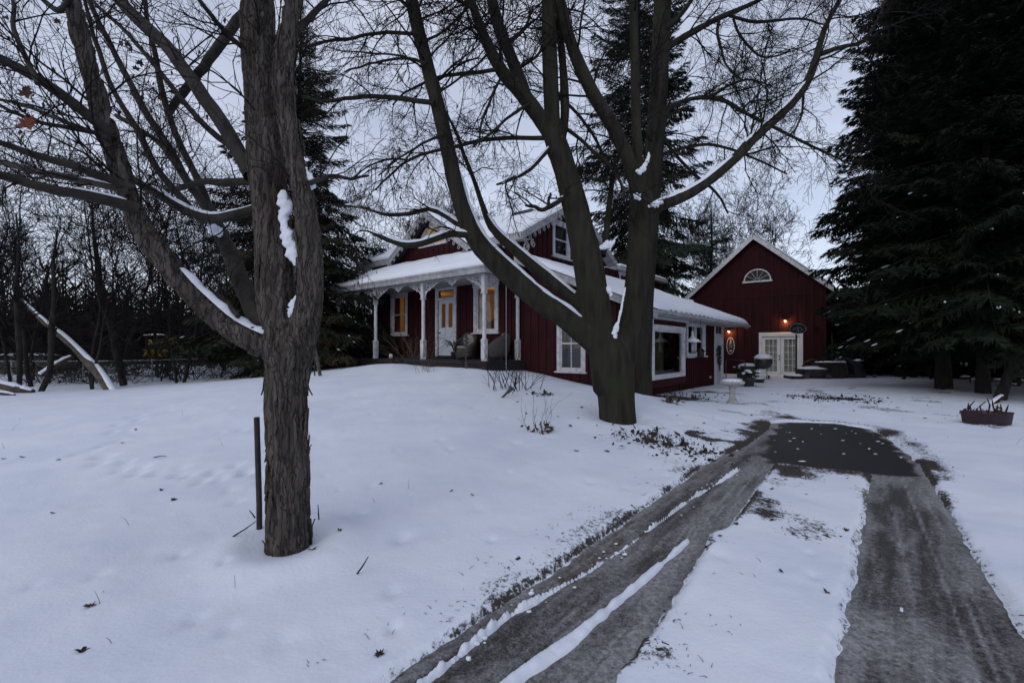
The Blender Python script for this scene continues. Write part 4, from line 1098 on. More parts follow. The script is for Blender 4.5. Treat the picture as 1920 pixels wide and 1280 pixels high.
def fuse(name, limbs, mat, parent, voxel, sides=24, disp=None, smooth_it=6):
    """weld the thick limbs into one continuous trunk surface"""
    T = Tubes()
    for P, r in limbs: T.add(P, r, sides, close=False)
    # close the ends with collapsed rings
    T2 = Tubes()
    for P, r in limbs:
        d0, d1 = nrm(P[0] - P[1]), nrm(P[-1] - P[-2])
        P2 = np.vstack([P[0] + d0 * r[0] * .5, P[0] + d0 * r[0] * .45, P, P[-1] + d1 * r[-1] * .45, P[-1] + d1 * r[-1] * .5]); r2 = np.concatenate([[1e-4, r[0] * .7], r, [r[-1] * .7, 1e-4]])
        T2.add(P2, r2, sides)
    o = T2.build(name, mat, parent)
    m = o.modifiers.new('remesh', 'REMESH'); m.mode = 'VOXEL'; m.voxel_size = voxel; m.use_smooth_shade = True
    s = o.modifiers.new('smooth', 'SMOOTH'); s.factor = .5; s.iterations = smooth_it
    dg = bpy.context.evaluated_depsgraph_get()
    me = bpy.data.meshes.new_from_object(o.evaluated_get(dg))
    o.modifiers.clear(); old = o.data; o.data = me; bpy.data.meshes.remove(old)
    if not me.materials: me.materials.append(mat)
    n = len(me.vertices)
    if disp is not None:
        co = np.empty(n * 3, np.float32); me.vertices.foreach_get('co', co); co = co.reshape(-1, 3).astype(float)
        no = np.empty(n * 3, np.float32); me.vertices.foreach_get('normal', no); no = no.reshape(-1, 3)
        co = co + no * disp(co)[:, None]
        me.vertices.foreach_set('co', co.astype(np.float32).ravel()); me.update()
    me.polygons.foreach_set('use_smooth', np.ones(len(me.polygons), bool))
    return o

# ------------------------------------------------------------------ near maple on the left
rng = np.random.default_rng(11)
D0 = 3.42
def rtree(name, x, y, label, group=None):
    t = empty(name, (x, y, gz(x, y)), 0); tag(t, label, 'tree', group); return t
class Local:      # parts are modelled in world space; parenting keeps them there
    pass
def rooted(o, root):
    o.parent = root; o.matrix_parent_inverse = Matrix.Translation(-Vector(root.location)); return o

maple = rtree('maple_tree', -1.68, D0, 'shaggy barked maple close by with a forked trunk beside an iron pipe')
trunk = limb_px([(542,1062,86),(542,1035,80),(541,960,75),(540,880,74),(538,800,73),(537,740,73),(540,690,78),(543,655,90),(546,625,70),(547,600,40),(547,585,20)], D0, D0, 40)
main = limb_px([(540,690,60),(528,630,70),(520,560,74),(514,480,72),(508,400,70),(500,300,70),(493,200,68),(487,100,64),(482,0,62),(476,-120,56),(470,-300,46)], D0, D0 + .25, 40)
right = limb_px([(556,690,50),(570,620,60),(580,560,56),(582,500,52),(578,440,50),(570,380,46),(558,320,42),(545,260,40),(536,200,40),(532,140,40),(540,70,38),(548,0,36),(560,-150,30)], D0, D0 - .2, 40)
left = limb_px([(545,680,44),(520,655,50),(480,640,50),(430,612,46),(385,573,43),(345,533,41),(300,477,40),(262,420,38),(238,360,36),(218,300,35),(198,240,34),(178,170,33),(158,90,32),(138,10,31),(115,-90,34),(90,-220,26)], D0, D0 - .55, 44)
limbA = limb_px([(505,620,24),(480,590,32),(458,540,32),(438,490,30),(418,450,27),(405,420,24),(388,385,20)], D0, D0 + .7, 20)
limbB = limb_px([(470,330,26),(455,300,26),(425,245,26),(390,195,25),(352,140,24),(310,85,23),(262,40,22),(218,-5,20),(150,-80,15)], D0 + .1, D0 + 1.1, 22)
limbC = limb_px([(470,20,18),(442,42,18),(405,95,17),(372,140,16),(340,178,14),(315,215,11)], D0 + .2, D0 + .9, 16)
def bark_disp(co):
    # vertical plates: noise strongly stretched along z, ridged
    x, y, z = co[:, 0], co[:, 1], co[:, 2]
    a = fbm(x * 26, y * 26, z * 3.4, oct=3, seed=3); b = fbm(x * 60, y * 60, z * 9, oct=2, seed=8)
    k = 1 - np.abs(a) * 2.2
    c = fbm(x * 34 + 3, y * 34, z * 5.0, oct=3, seed=29)
    return .010 * np.clip(a * 1.8, -1, 1) - .016 * np.exp(-(a / .10) ** 2) - .010 * np.exp(-(c / .09) ** 2) + .005 * b
main = (main[0], main[1] * .93); right = (right[0], right[1] * .92)
t_ob = fuse('trunk', [trunk, main, right, left], M['bark_near'], None, .0115, 28, bark_disp, 3)
rooted(t_ob, maple)
for P, r in (limbA, limbB, limbC):
    T = Tubes(); T.add(P + .004 * rng.normal(size=P.shape), r * (1 + .06 * fbm(np.arange(len(P)) * .9, np.zeros(len(P)), oct=2, seed=int(r[0] * 1e4))), 14); rooted(T.build('limb', M['bark2']), maple)
# torn bark plates lifting off the trunk
T = Tubes()
for k in range(150):
    P, r = (trunk, trunk, main, right)[k % 4]
    t = rng.uniform(.02, .9) * (len(P) - 1); i = int(t); c = P[i]; rr = r[i]
    ph = rng.uniform(-math.pi, math.pi); o_ = np.array([math.cos(ph), math.sin(ph), 0])
    L = rng.uniform(.06, .22); tg = nrm(P[min(i+2, len(P)-1)] - P[max(i-2, 0)]); sgn = rng.choice([-1, 1])
    pts = np.array([c + o_ * rr * .97 + tg * sgn * L * q + o_ * (.020 * q ** 2 * rng.uniform(.2, 1.2)) for q in np.linspace(0, 1, 5)])
    side = np.cross(tg, o_); w = rng.uniform(.008, .022)
    A = pts - side * w * np.linspace(1, .5, 5)[:, None]; B = pts + side * w * np.linspace(1, .4, 5)[:, None]; C = pts + o_ * .010
    W = np.stack([A, C, B], 1).reshape(-1, 3); I = T.n + np.arange(15).reshape(5, 3)
    T.V.append(W); T.Q.append(np.stack([I[:-1, :-1], I[1:, :-1], I[1:, 1:], I[:-1, 1:]], -1).reshape(-1, 4)); T.n += 15
rooted(T.build('bark_plate', M['bark_near']), maple)['kind'] = 'stuff'

lb = []   # thinner limbs: (pixels, d0, d1)
lb.append(([(236,384,22),(170,368,20),(112,356,18),(55,340,17),(0,322,16),(-80,300,12)], D0-.30, D0-.9))
lb.append(([(232,356,13),(150,338,13),(80,326,12),(0,307,11),(-70,290,8)], D0-.28, D0+.1))
lb.append(([(228,344,15),(140,312,15),(75,292,14),(30,277,12),(0,266,11),(-80,240,8)], D0-.30, D0-.8))
lb.append(([(190,236,20),(125,185,19),(75,150,18),(35,128,17),(0,108,16),(-90,60,11)], D0-.37, D0-.9))
lb.append(([(64,142,9),(45,100,9),(26,60,8),(22,30,7),(18,0,6),(10,-50,4)], D0-.65, D0-.5))
lb.append(([(195,252,9),(120,238,8),(75,232,7),(35,220,7),(0,202,6),(-40,190,4)], D0-.36, D0-.7))
lb.append(([(192,254,8),(110,225,7),(60,205,6),(0,190,5)], D0-.36, D0-.1))
lb.append(([(492,388,18),(460,398,18),(435,404,18),(405,410,18),(375,405,17),(340,390,16),(300,365,15),(265,340,13),(240,320,11)], D0+.08, D0+.1))
lb.append(([(492,342,15),(461,341,15),(420,342,14),(375,341,12),(330,352,10),(300,356,8)], D0+.1, D0+.6))
lb.append(([(408,430,16),(380,380,15),(350,340,14),(330,300,14),(300,250,13),(275,215,12),(245,160,11),(222,120,10),(195,70,9),(165,10,8),(145,-50,6)], D0+.60, D0+.2))
lb.append(([(392,390,14),(375,345,13),(352,300,12),(325,240,11),(305,180,11),(295,130,10),(285,80,9),(275,40,8),(268,-20,6)], D0+.68, D0+.9))
lb.append(([(370,405,14),(330,360,13),(290,310,12),(262,250,11),(235,205,10),(205,150,9),(185,90,8),(170,40,7),(160,-20,5)], D0+.3, D0+.05))
lb.append(([(455,290,12),(400,250,11),(360,210,10),(310,150,9),(262,95,8),(222,50,7),(175,10,6),(155,-20,5)], D0+.3, D0+.9))
lb.append(([(330,310,10),(300,270,9),(255,235,8),(220,215,7)], D0+.4, D0+.7))
lb.append(([(130,0,10),(110,20,10),(75,-5,8),(40,-25,6)], D0-.5, D0-.2))
lb.append(([(590,340,10),(620,330,8),(660,335,6),(700,330,4)], D0-.1, D0+.4))
lb.append(([(555,60,14),(575,40,12),(610,5,10),(650,-40,8)], D0-.1, D0+.2))
lb.append(([(490,120,12),(455,90,10),(420,60,9),(380,10,8),(350,-30,6)], D0+.2, D0-.3))
lb.append(([(440,585,9),(420,560,8),(400,548,7),(370,545,5),(340,550,3)], D0-.1, D0+.3))
TL, TT, tips = Tubes(), Tubes(), []
for px, d0, d1 in lb:
    P, r = limb_px(px, d0, d1, 18)
    P = P + np.cumsum(rng.normal(size=P.shape) * .004, 0) * np.linspace(0, 1, len(P))[:, None]
    P = np.vstack([P[0] - nrm(P[1] - P[0]) * .07, P]); r = np.concatenate([[r[0] * .9], r])
    r = r * (1 + .10 * fbm(np.arange(len(r)) * .9, np.zeros(len(r)), oct=2, seed=int(px[0][0])))
    TL.add(P, r, 9, close=True)
    twigs_on(TT, P, r, 7, (.25, .75), rng, .1, (4, 3), (0, 0, .35), .012, tips, .0014, .2, .4, .0065)
for (P, r), n in ((left, 14), (main, 9), (right, 8), (limbA, 3), (limbB, 12), (limbC, 6)):
    twigs_on(TT, P, r, n, (.4, 1.3), rng, .35, (5, 4), (-.3, .2, .25), .01, tips, .0015, .18, .2, .009)
rooted(TL.build('branches', M['bark2']), maple)['kind'] = 'stuff'
rooted(TT.build('twigs', M['twig']), maple)['kind'] = 'stuff'
TS = Tubes()
for L_, a, b, h in ((left, .06, .29, .026), (limb_px(*lb[7], 18), .0, .8, .018), (limb_px(*lb[0], 18), .0, .35, .012), (limb_px(*lb[1], 18), .0, .25, .010)):
    TS = Tubes(); snow_strip(TS, *L_, a, b, h, rng, .55, int(h * 1000)); rooted(TS.build('snow_on_limb', M['snow']), maple)
# snow packed in the crotches and on a burl
def snow_patch(pts, d, off=.02, thick=.03):
    """snow lying in a bark crotch: pixel path with widths, modelled as a flattened ridge facing out"""
    n, sd_n = 44, 18
    T = Tubes(); P, r = limb_px(pts, d, d, n); P = P + np.array([0, -off, 0]); T.add(P, r, sd_n)
    V = np.vstack(T.V); c = P[:, None].repeat(sd_n, 1).reshape(-1, 3); o_ = V - c; rr = r.repeat(sd_n)[:, None]
    k = 1 / max(r.max(), 1e-3)
    o_ = o_ * (1 + .85 * fbm(V[:, 0] * k * 2.0, V[:, 1] * k, V[:, 2] * k * 2.0, oct=4, seed=int(pts[0][0])))[:, None]
    o_[:, 1] *= .55; T.V = [c + o_]
    return T.build('snow_in_crotch', M['snow'])
rooted(snow_patch([(534,362,6),(539,372,24),(542,400,22),(539,420,14),(544,440,20),(551,460,24),(557,480,22),(562,500,8)], D0, .055), maple)
rooted(snow_patch([(560,322,6),(572,324,14),(584,336,14),(590,350,13),(588,362,5)], D0 - .05, .05), maple)
rooted(snow_patch([(563,556,6),(558,570,14),(553,585,12),(549,596,4)], D0, .06), maple)
rooted(snow_patch([(398,428,6),(408,432,18),(416,440,14),(418,447,4)], D0 + .45, .04), maple)
# dry leaves still hanging on
def leaf_mesh(name, mat, s=1.0, seed=0):
    r = np.random.default_rng(seed)
    ang = np.radians([90, 70, 52, 38, 20, 0, -30, -60, -90, -120, -150, 180, 160, 142, 128, 110]); rad = np.array([1, .55, .75, .5, .9, .45, .7, .35, .12, .35, .7, .45, .9, .5, .75, .55])
    V = [(0, 0, 0)] + [(s * q * math.cos(t), s * q * math.sin(t), s * (.35 * q * q * abs(math.cos(t)) + r.normal() * .06)) for q, t in zip(rad, ang)]
    n = len(ang); Fc = [(0, k + 1, (k + 1) % n + 1) for k in range(n)]
    me = bpy.data.meshes.new(name); me.from_pydata(V, [], Fc); me.materials.append(mat); return me
LM = [leaf_mesh('leaf', M['leaf_red'], .045, 1), leaf_mesh('leaf', M['leaf_brown'], .04, 2), leaf_mesh('leaf', M['leaf_dark'], .04, 3)]
hang = [(52,235,0,1.7,2.6),(47,178,1,1.4,2.7),(50,168,1,.9,2.8),(110,60,2,.9,2.9),(108,42,1,.8,2.9),(240,85,2,.8,3.3),(250,145,2,.8,3.4),(306,188,1,.8,3.6),(335,95,1,.7,3.7),(185,55,2,.8,3.2),(265,185,2,.8,3.4),(300,185,1,.7,3.5),(245,95,2,1.,3.4),(262,120,2,1.,3.3),(255,130,2,.9,3.3),(285,240,2,.9,3.5),(245,235,2,.8,3.4),(430,30,1,.8,3.6),(12,35,2,.6,2.7),(120,215,2,.5,2.8)]
for k, (x, y, m, s, d) in enumerate(hang):
    o = bpy.data.objects.new('hanging_leaf', LM[m]); COL.objects.link(o); p = at(x, y, d)
    o.location = p - np.array(maple.location); o.parent = maple; o.scale = (s, s, s); o.rotation_euler = (rng.uniform(1.0, 2.0), rng.uniform(-.6, .6), rng.uniform(-.7, .7)) if k > 2 else (1.35, .3, .25 * k)
def small_leaves(name, tips, n, size, mat, rng):
    sel = [tips[i] for i in rng.choice(len(tips), n)]
    V, Q = [], []
    for k, (p, d) in enumerate(sel):
        a = nrm(rng.normal(size=3)); b = nrm(np.cross(a, rng.normal(size=3))); s = size * rng.uniform(.5, 1.2); dn = np.array([0, 0, -s])
        V += [p, p + dn * .8 + a * s * .5, p + dn * 1.6 + b * s * .25, p + dn * .7 - a * s * .5]; Q.append([4*k, 4*k+1, 4*k+2, 4*k+3])
    o = mesh_np(name, np.array(V), np.array(Q), mat); o['kind'] = 'stuff'; return o
rooted(small_leaves('dry_leaves', tips, 380, .022, M['leaf_dark'], rng), maple)

# ------------------------------------------------------------------ big many-stemmed maple in front of the house
rng = np.random.default_rng(23)
DC = 8.0
big_m = rtree('maple_tree', 1.84, DC, 'large grey maple with many rising stems standing on the mound before the house')
cl = {}
cl['base'] = limb_px([(1158,800,80),(1158,785,74),(1156,745,74),(1154,710,76),(1151,680,80),(1150,655,74),(1150,630,50),(1150,612,24)], DC, DC, 22)
cl['C'] = limb_px([(1140,730,60),(1132,660,62),(1120,600,62),(1110,540,62),(1100,480,60),(1088,430,54),(1074,370,50),(1060,320,46),(1045,275,44),(1032,235,42)], DC, DC - .2, 30)
cl['C1'] = limb_px([(1042,270,30),(1020,232,32),(997,200,32),(970,165,30),(945,140,28),(922,100,24),(900,50,20),(883,0,18),(860,-80,14),(840,-180,10)], DC - .2, DC - .9, 26)
cl['C1b'] = limb_px([(1020,240,22),(997,205,24),(975,150,26),(955,100,25),(937,56,24),(922,0,22),(900,-90,18),(880,-200,13)], DC - .2, DC + .4, 24)
cl['C2'] = limb_px([(1040,290,30),(1036,232,32),(1032,150,31),(1030,75,30),(1028,0,28),(1022,-120,24),(1020,-300,16)], DC - .2, DC, 24)
cl['C3'] = limb_px([(1046,300,16),(1058,230,17),(1058,170,17),(1054,100,16),(1046,37,16),(1040,-60,14),(1050,-200,10)], DC - .15, DC + .5, 22)
cl['A'] = limb_px([(1150,700,52),(1128,655,52),(1087,618,48),(1050,588,46),(1010,562,45),(972,529,45),(938,498,44),(905,465,42),(882,430,38),(868,395,35),(855,350,33),(843,295,31),(832,244,30),(820,195,29),(808,150,28),(797,105,27),(785,60,27),(772,0,26),(750,-100,21),(730,-230,14)], DC, DC - .9, 44)
cl['B'] = limb_px([(1110,600,26),(1085,570,28),(1050,540,27),(1020,515,26),(992,492,25),(965,468,22),(942,448,20),(922,425,17),(910,400,13),(898,365,11),(886,330,10),(872,295,9),(858,255,8),(842,222,6),(815,170,4)], DC, DC + .9, 34)
cl['E'] = limb_px([(1160,725,44),(1168,680,50),(1178,630,50),(1188,580,50),(1194,530,48),(1198,480,46),(1200,430,46),(1202,385,46),(1204,365,40)], DC, DC + .15, 26)
cl['D'] = limb_px([(1202,395,28),(1192,345,28),(1178,300,29),(1160,258,29),(1140,222,28),(1118,186,27),(1098,148,26),(1080,108,25),(1066,65,23),(1050,0,20),(1030,-90,16),(1010,-200,11)], DC + .15, DC - .4, 28)
cl['E1'] = limb_px([(1204,380,26),(1198,320,22),(1195,281,20),(1192,210,19),(1191,150,18),(1189,60,18),(1187,0,17),(1184,-120,14),(1180,-260,10)], DC + .15, DC + .6, 24)
cl['F'] = limb_px([(1195,410,26),(1222,390,24),(1250,381,23),(1280,369,22),(1315,349,21),(1350,322,21),(1385,290,20),(1415,258,20),(1445,230,19),(1475,203,18),(1502,172,17),(1520,140,15),(1530,110,14),(1538,80,12),(1548,50,11),(1562,22,10),(1577,-5,9),(1600,-70,6)], DC + .15, DC + 1.3, 40)
def cdisp(co):
    return .008 * fbm(co[:, 0] * 9, co[:, 1] * 9, co[:, 2] * 3, oct=4, seed=13) + .012 * fbm(co[:, 0] * 3, co[:, 1] * 3, co[:, 2] * 1.5, oct=2, seed=14)
cl = {k_: (P_, r_ * .93) for k_, (P_, r_) in cl.items()}
rooted(fuse('trunk', list(cl.values()), M['bark'], None, .026, 18, cdisp, 4), big_m)
lb2 = [([(1024,259,9),(990,259,8),(956,258,8),(900,262,7),(860,272,7),(825,281,6),(765,300,5),(735,325,4),(705,355,3)], DC-.2, DC+.6),
       ([(765,300,4),(730,298,4),(690,310,3),(655,330,2)], DC+.45, DC+.7),
       ([(1040,270,9),(1024,285,9),(1001,311,8),(985,324,8),(967,334,7),(945,345,6),(928,349,4)], DC-.2, DC-.6),
       ([(815,193,10),(780,189,9),(750,184,9),(694,180,8),(650,184,7),(600,186,6),(570,178,4)], DC-.7, DC-.1),
       ([(786,64,8),(755,63,7),(724,62,7),(690,66,6),(656,72,6),(600,82,5),(560,90,3)], DC-.85, DC-1.3),
       ([(935,130,8),(905,134,7),(881,136,7),(829,139,6),(790,150,5),(760,165,4),(735,185,3)], DC-.6, DC-.1),
       ([(872,425,12),(858,420,12),(840,408,11),(822,398,11),(800,392,10),(775,400,10),(745,403,9),(721,402,8),(687,392,6),(650,388,5),(608,390,3)], DC-.4, DC+.5),
       ([(885,440,14),(870,440,13),(845,438,13),(820,446,12),(790,456,12),(765,459,11),(745,456,10),(721,447,9),(701,438,6)], DC-.4, DC-.9),
       ([(700,437,4),(680,432,3),(655,440,2)], DC-.9, DC-1.1),
       ([(1062,368,11),(1048,378,10),(1030,389,10),(1016,396,8),(1003,391,7),(990,388,6),(980,388,4)], DC-.2, DC-.5),
       ([(1030,388,6),(1028,375,6),(1034,365,4)], DC-.4, DC-.5),
       ([(1130,480,13),(1138,440,13),(1142,400,12),(1148,365,11),(1156,325,9),(1165,290,7)], DC, DC+.5),
       ([(1538,102,10),(1560,94,9),(1590,86,8),(1614,82,7),(1632,60,6),(1648,35,5),(1662,-5,4)], DC+1.1, DC+1.6),
       ([(1530,115,6),(1512,150,6),(1505,190,5),(1500,225,4),(1488,255,3)], DC+1.1, DC+1.0),
       ([(1000,190,7),(960,215,6),(925,245,5),(890,272,4)], DC-.4, DC-.8),
       ([(945,135,6),(930,165,5),(915,200,5),(900,240,4),(895,275,3)], DC-.6, DC-.5),
       ([(1048,180,7),(1085,215,6),(1110,250,6),(1130,280,5),(1150,320,4)], DC+.1, DC+.5),
       ([(1060,240,8),(1090,262,7),(1115,285,7),(1140,305,6),(1165,345,5),(1172,372,4)], DC, DC-.4),
       ([(790,80,6),(830,60,5),(860,30,5),(900,-10,4)], DC-.8, DC-.4),
       ([(835,250,6),(790,270,5),(750,295,4),(720,330,3)], DC-.6, DC-1.1),
       ([(775,20,7),(740,-5,6),(700,-20,5)], DC-.9, DC-1.3), ([(800,120,6),(760,110,5),(700,120,4),(640,135,3)], DC-.8, DC-.3),
       ([(890,20,6),(850,-5,6),(800,-20,4)], DC-.8, DC-1.2), ([(950,80,6),(985,50,5),(1000,10,4)], DC, DC+.5), ([(965,130,7),(1000,110,5),(1040,60,4)], DC+.1, DC-.4)]
TL, TT, tips = Tubes(), Tubes(), []
for px, d0, d1 in lb2:
    P, r = limb_px(px, d0, d1, 16)
    P = P + np.cumsum(rng.normal(size=P.shape) * .010, 0) * np.linspace(0, 1, len(P))[:, None]
    TL.add(P, r, 6)
    twigs_on(TT, P, r, 2 if 360 < px[0][1] < 445 or px[0] == (1040,270,9) else 7, (.5, 1.25), rng, .12, (5, 4, 2), (0, 0, .0), -.03, tips, .0030, .17, .55, .016)
for key, n, t0 in (('A', 15, .5), ('B', 7, .62), ('C1', 13, .2), ('C1b', 13, .2), ('C2', 10, .1), ('C3', 10, .1), ('D', 11, .2), ('E1', 10, .15), ('F', 20, .3)):
    P, r = cl[key]
    twigs_on(TT, P, r, n, (.9, 2.2), rng, t0, (6, 5, 2), (0, 0, .05), -.025, tips, .0030, .15, .3, .022)
rooted(TL.build('branches', M['bark']), big_m)['kind'] = 'stuff'
rooted(TT.build('twigs', M['twig']), big_m)['kind'] = 'stuff'
for key, a, b, h in (('A', .07, .50, .040), ('B', .05, .5, .032), ('F', .06, .30, .035), ('F', .35, .6, .014)):
    TS = Tubes(); snow_strip(TS, *cl[key], a, b, h, rng, .58, int(a * 100 + h * 1000)); rooted(TS.build('snow_on_limb', M['snow']), big_m)
for i, h in ((6, .035), (7, .04), (2, .012), (9, .012)):
    P, r = limb_px(lb2[i][0], lb2[i][1], lb2[i][2], 16); TS = Tubes(); snow_strip(TS, P, r, .05, .9, h, rng, .7, i); rooted(TS.build('snow_on_limb', M['snow']), big_m)
for pts, d in (([(1143,640,4),(1146,630,16),(1150,622,12),(1158,600,5),(1166,560,4),(1170,540,3)], DC - .12), ([(1122,468,5),(1135,462,14),(1146,458,10),(1150,452,3)], DC - .12), ([(1137,538,4),(1140,545,9),(1144,556,4)], DC - .15),
               ([(1190,322,4),(1196,326,10),(1204,318,10),(1212,302,6),(1214,290,3)], DC - .05), ([(1186,366,4),(1192,372,12),(1198,378,5)], DC - .05), ([(1212,390,4),(1224,386,12),(1240,382,6)], DC)):
    rooted(snow_patch(pts, d, .09), big_m)
rooted(small_leaves('dry_leaves', tips, 260, .045, M['leaf_brown'], rng), big_m)

# ------------------------------------------------------------------ second maple behind it
sm = rtree('maple_tree', 2.98, 10.8, 'slimmer straight maple trunk right behind the many-stemmed maple')
d2 = 10.8
k1 = limb_px([(1208,748,32),(1208,730,29),(1208,680,28),(1209,600,30),(1212,520,32),(1217,430,34),(1223,340,34),(1230,240,34),(1236,140,34),(1240,60,33),(1242,0,32),(1246,-120,27),(1250,-300,18)], d2, d2 + .2, 40)
k2 = limb_px([(1225,330,14),(1248,215,12),(1260,200,10),(1286,188,9),(1315,183,9),(1341,184,9),(1365,192,8),(1387,206,8),(1420,224,7),(1450,238,7),(1505,266,6),(1563,293,5),(1600,310,3)], d2, d2 - .6, 30)
k3 = limb_px([(1240,105,14),(1259,84,13),(1302,59,12),(1325,46,11),(1348,34,11),(1395,14,9),(1427,-2,8),(1480,-40,5)], d2, d2 + .8, 24)
k4 = limb_px([(1240,60,12),(1265,40,9),(1290,10,8),(1305,-20,6)], d2, d2 - .4, 14)
rooted(fuse('trunk', [k1, k2, k3], M['bark'], None, .026, 14, cdisp, 4), sm)
TL, TT, tips = Tubes(), Tubes(), []
TL.add(*k4, 6)
for px, d0, d1 in [([(1366,28,7),(1385,35,6),(1420,42,6),(1470,38,5),(1510,38,4),(1545,45,3)], d2+.4, d2+1.), ([(1348,40,6),(1345,60,6),(1352,90,5),(1362,120,4),(1390,150,3)], d2+.3, d2), ([(1375,35,5),(1390,70,5),(1430,110,4),(1480,100,3)], d2+.5, d2+.8),
                   ([(1330,184,6),(1370,158,5),(1410,145,4),(1450,148,3)], d2-.1, d2-.5), ([(1238,290,7),(1290,275,6),(1330,270,6),(1370,280,5),(1420,300,4),(1470,320,3)], d2, d2-.7), ([(1236,250,7),(1275,300,6),(1310,335,6),(1345,365,5),(1365,400,3)], d2, d2+.7),
                   ([(1234,180,6),(1200,170,5),(1160,180,4)], d2, d2-.8), ([(1390,208,5),(1410,190,4),(1450,180,3)], d2-.3, d2-.6)]:
    P, r = limb_px(px, d0, d1, 14); P = P + np.cumsum(rng.normal(size=P.shape) * .012, 0) * np.linspace(0, 1, len(P))[:, None]
    TL.add(P, r, 5); twigs_on(TT, P, r, 7, (.5, 1.5), rng, .1, (5, 4, 2), (0, 0, 0), -.03, tips, .0032, .17, .55, .016)
for (P, r), n, t0 in ((k1, 14, .4), (k2, 12, .2), (k3, 10, .2), (k4, 4, .2)):
    twigs_on(TT, P, r, n, (.8, 2.2), rng, t0, (6, 5, 3), (.2, 0, .0), -.03, tips, .0034, .16, .4, .02)
rooted(TL.build('branches', M['bark']), sm)['kind'] = 'stuff'
rooted(TT.build('twigs', M['twig']), sm)['kind'] = 'stuff'
rooted(small_leaves('dry_leaves', tips, 60, .05, M['leaf_brown'], rng), sm)

# ------------------------------------------------------------------ spruces
def spray_template(rng, n_side=15, n_tw=8, needles=3):
    """a flat spruce bough of unit length along +x made of leaf-sized slivers"""
    V, Q = [], []
    def sliver(p, q, w, up):
        d = q - p; s = nrm(np.cross(d, up)) * w * 1.25
        i = len(V); V.extend([p + s, q, p - s]); Q.append([i, i+1, i+2])
    UPV = np.array([0, 0, 1.0])
    axis = lambda x: np.array([x, 0, -.10 * x + .16 * x ** 3])
    for k in range(8): sliver(axis(k / 8), axis((k + 1) / 8 + .03), .010, UPV)
    for side in (-1, 1):
        for x in np.linspace(.10, .98, n_side):
            L = (.40 * (1 - x) ** .75 + .07) * rng.uniform(.75, 1.2); a = rng.uniform(.75, 1.05)
            p0 = axis(x); d = np.array([math.cos(a), side * math.sin(a), rng.uniform(-.35, .0)]); d = nrm(d)
            e = p0 + d * L + np.array([0, 0, -.10 * L]); sliver(p0, e, .010, UPV)
            for t in np.linspace(.2, 1.0, n_tw):
                b = p0 + (e - p0) * t
                for sd in (-1, 1):
                    aa = rng.uniform(.5, .9) * sd; dd = np.array([d[0] * math.cos(aa) - d[1] * math.sin(aa), d[0] * math.sin(aa) + d[1] * math.cos(aa), rng.uniform(-.75, .1)])
                    l = (.085 * (1 - .5 * t) + .025) * rng.uniform(.6, 1.25)
                    sliver(b, b + nrm(dd) * l, .0085, nrm(UPV + rng.normal(size=3) * .5))
    return np.array(V), np.array(Q)
_rt = np.random.default_rng(5)
SPRAY = [spray_template(_rt) for k in range(3)]
SPRAY_S = [spray_template(_rt, 9, 5) for k in range(2)]
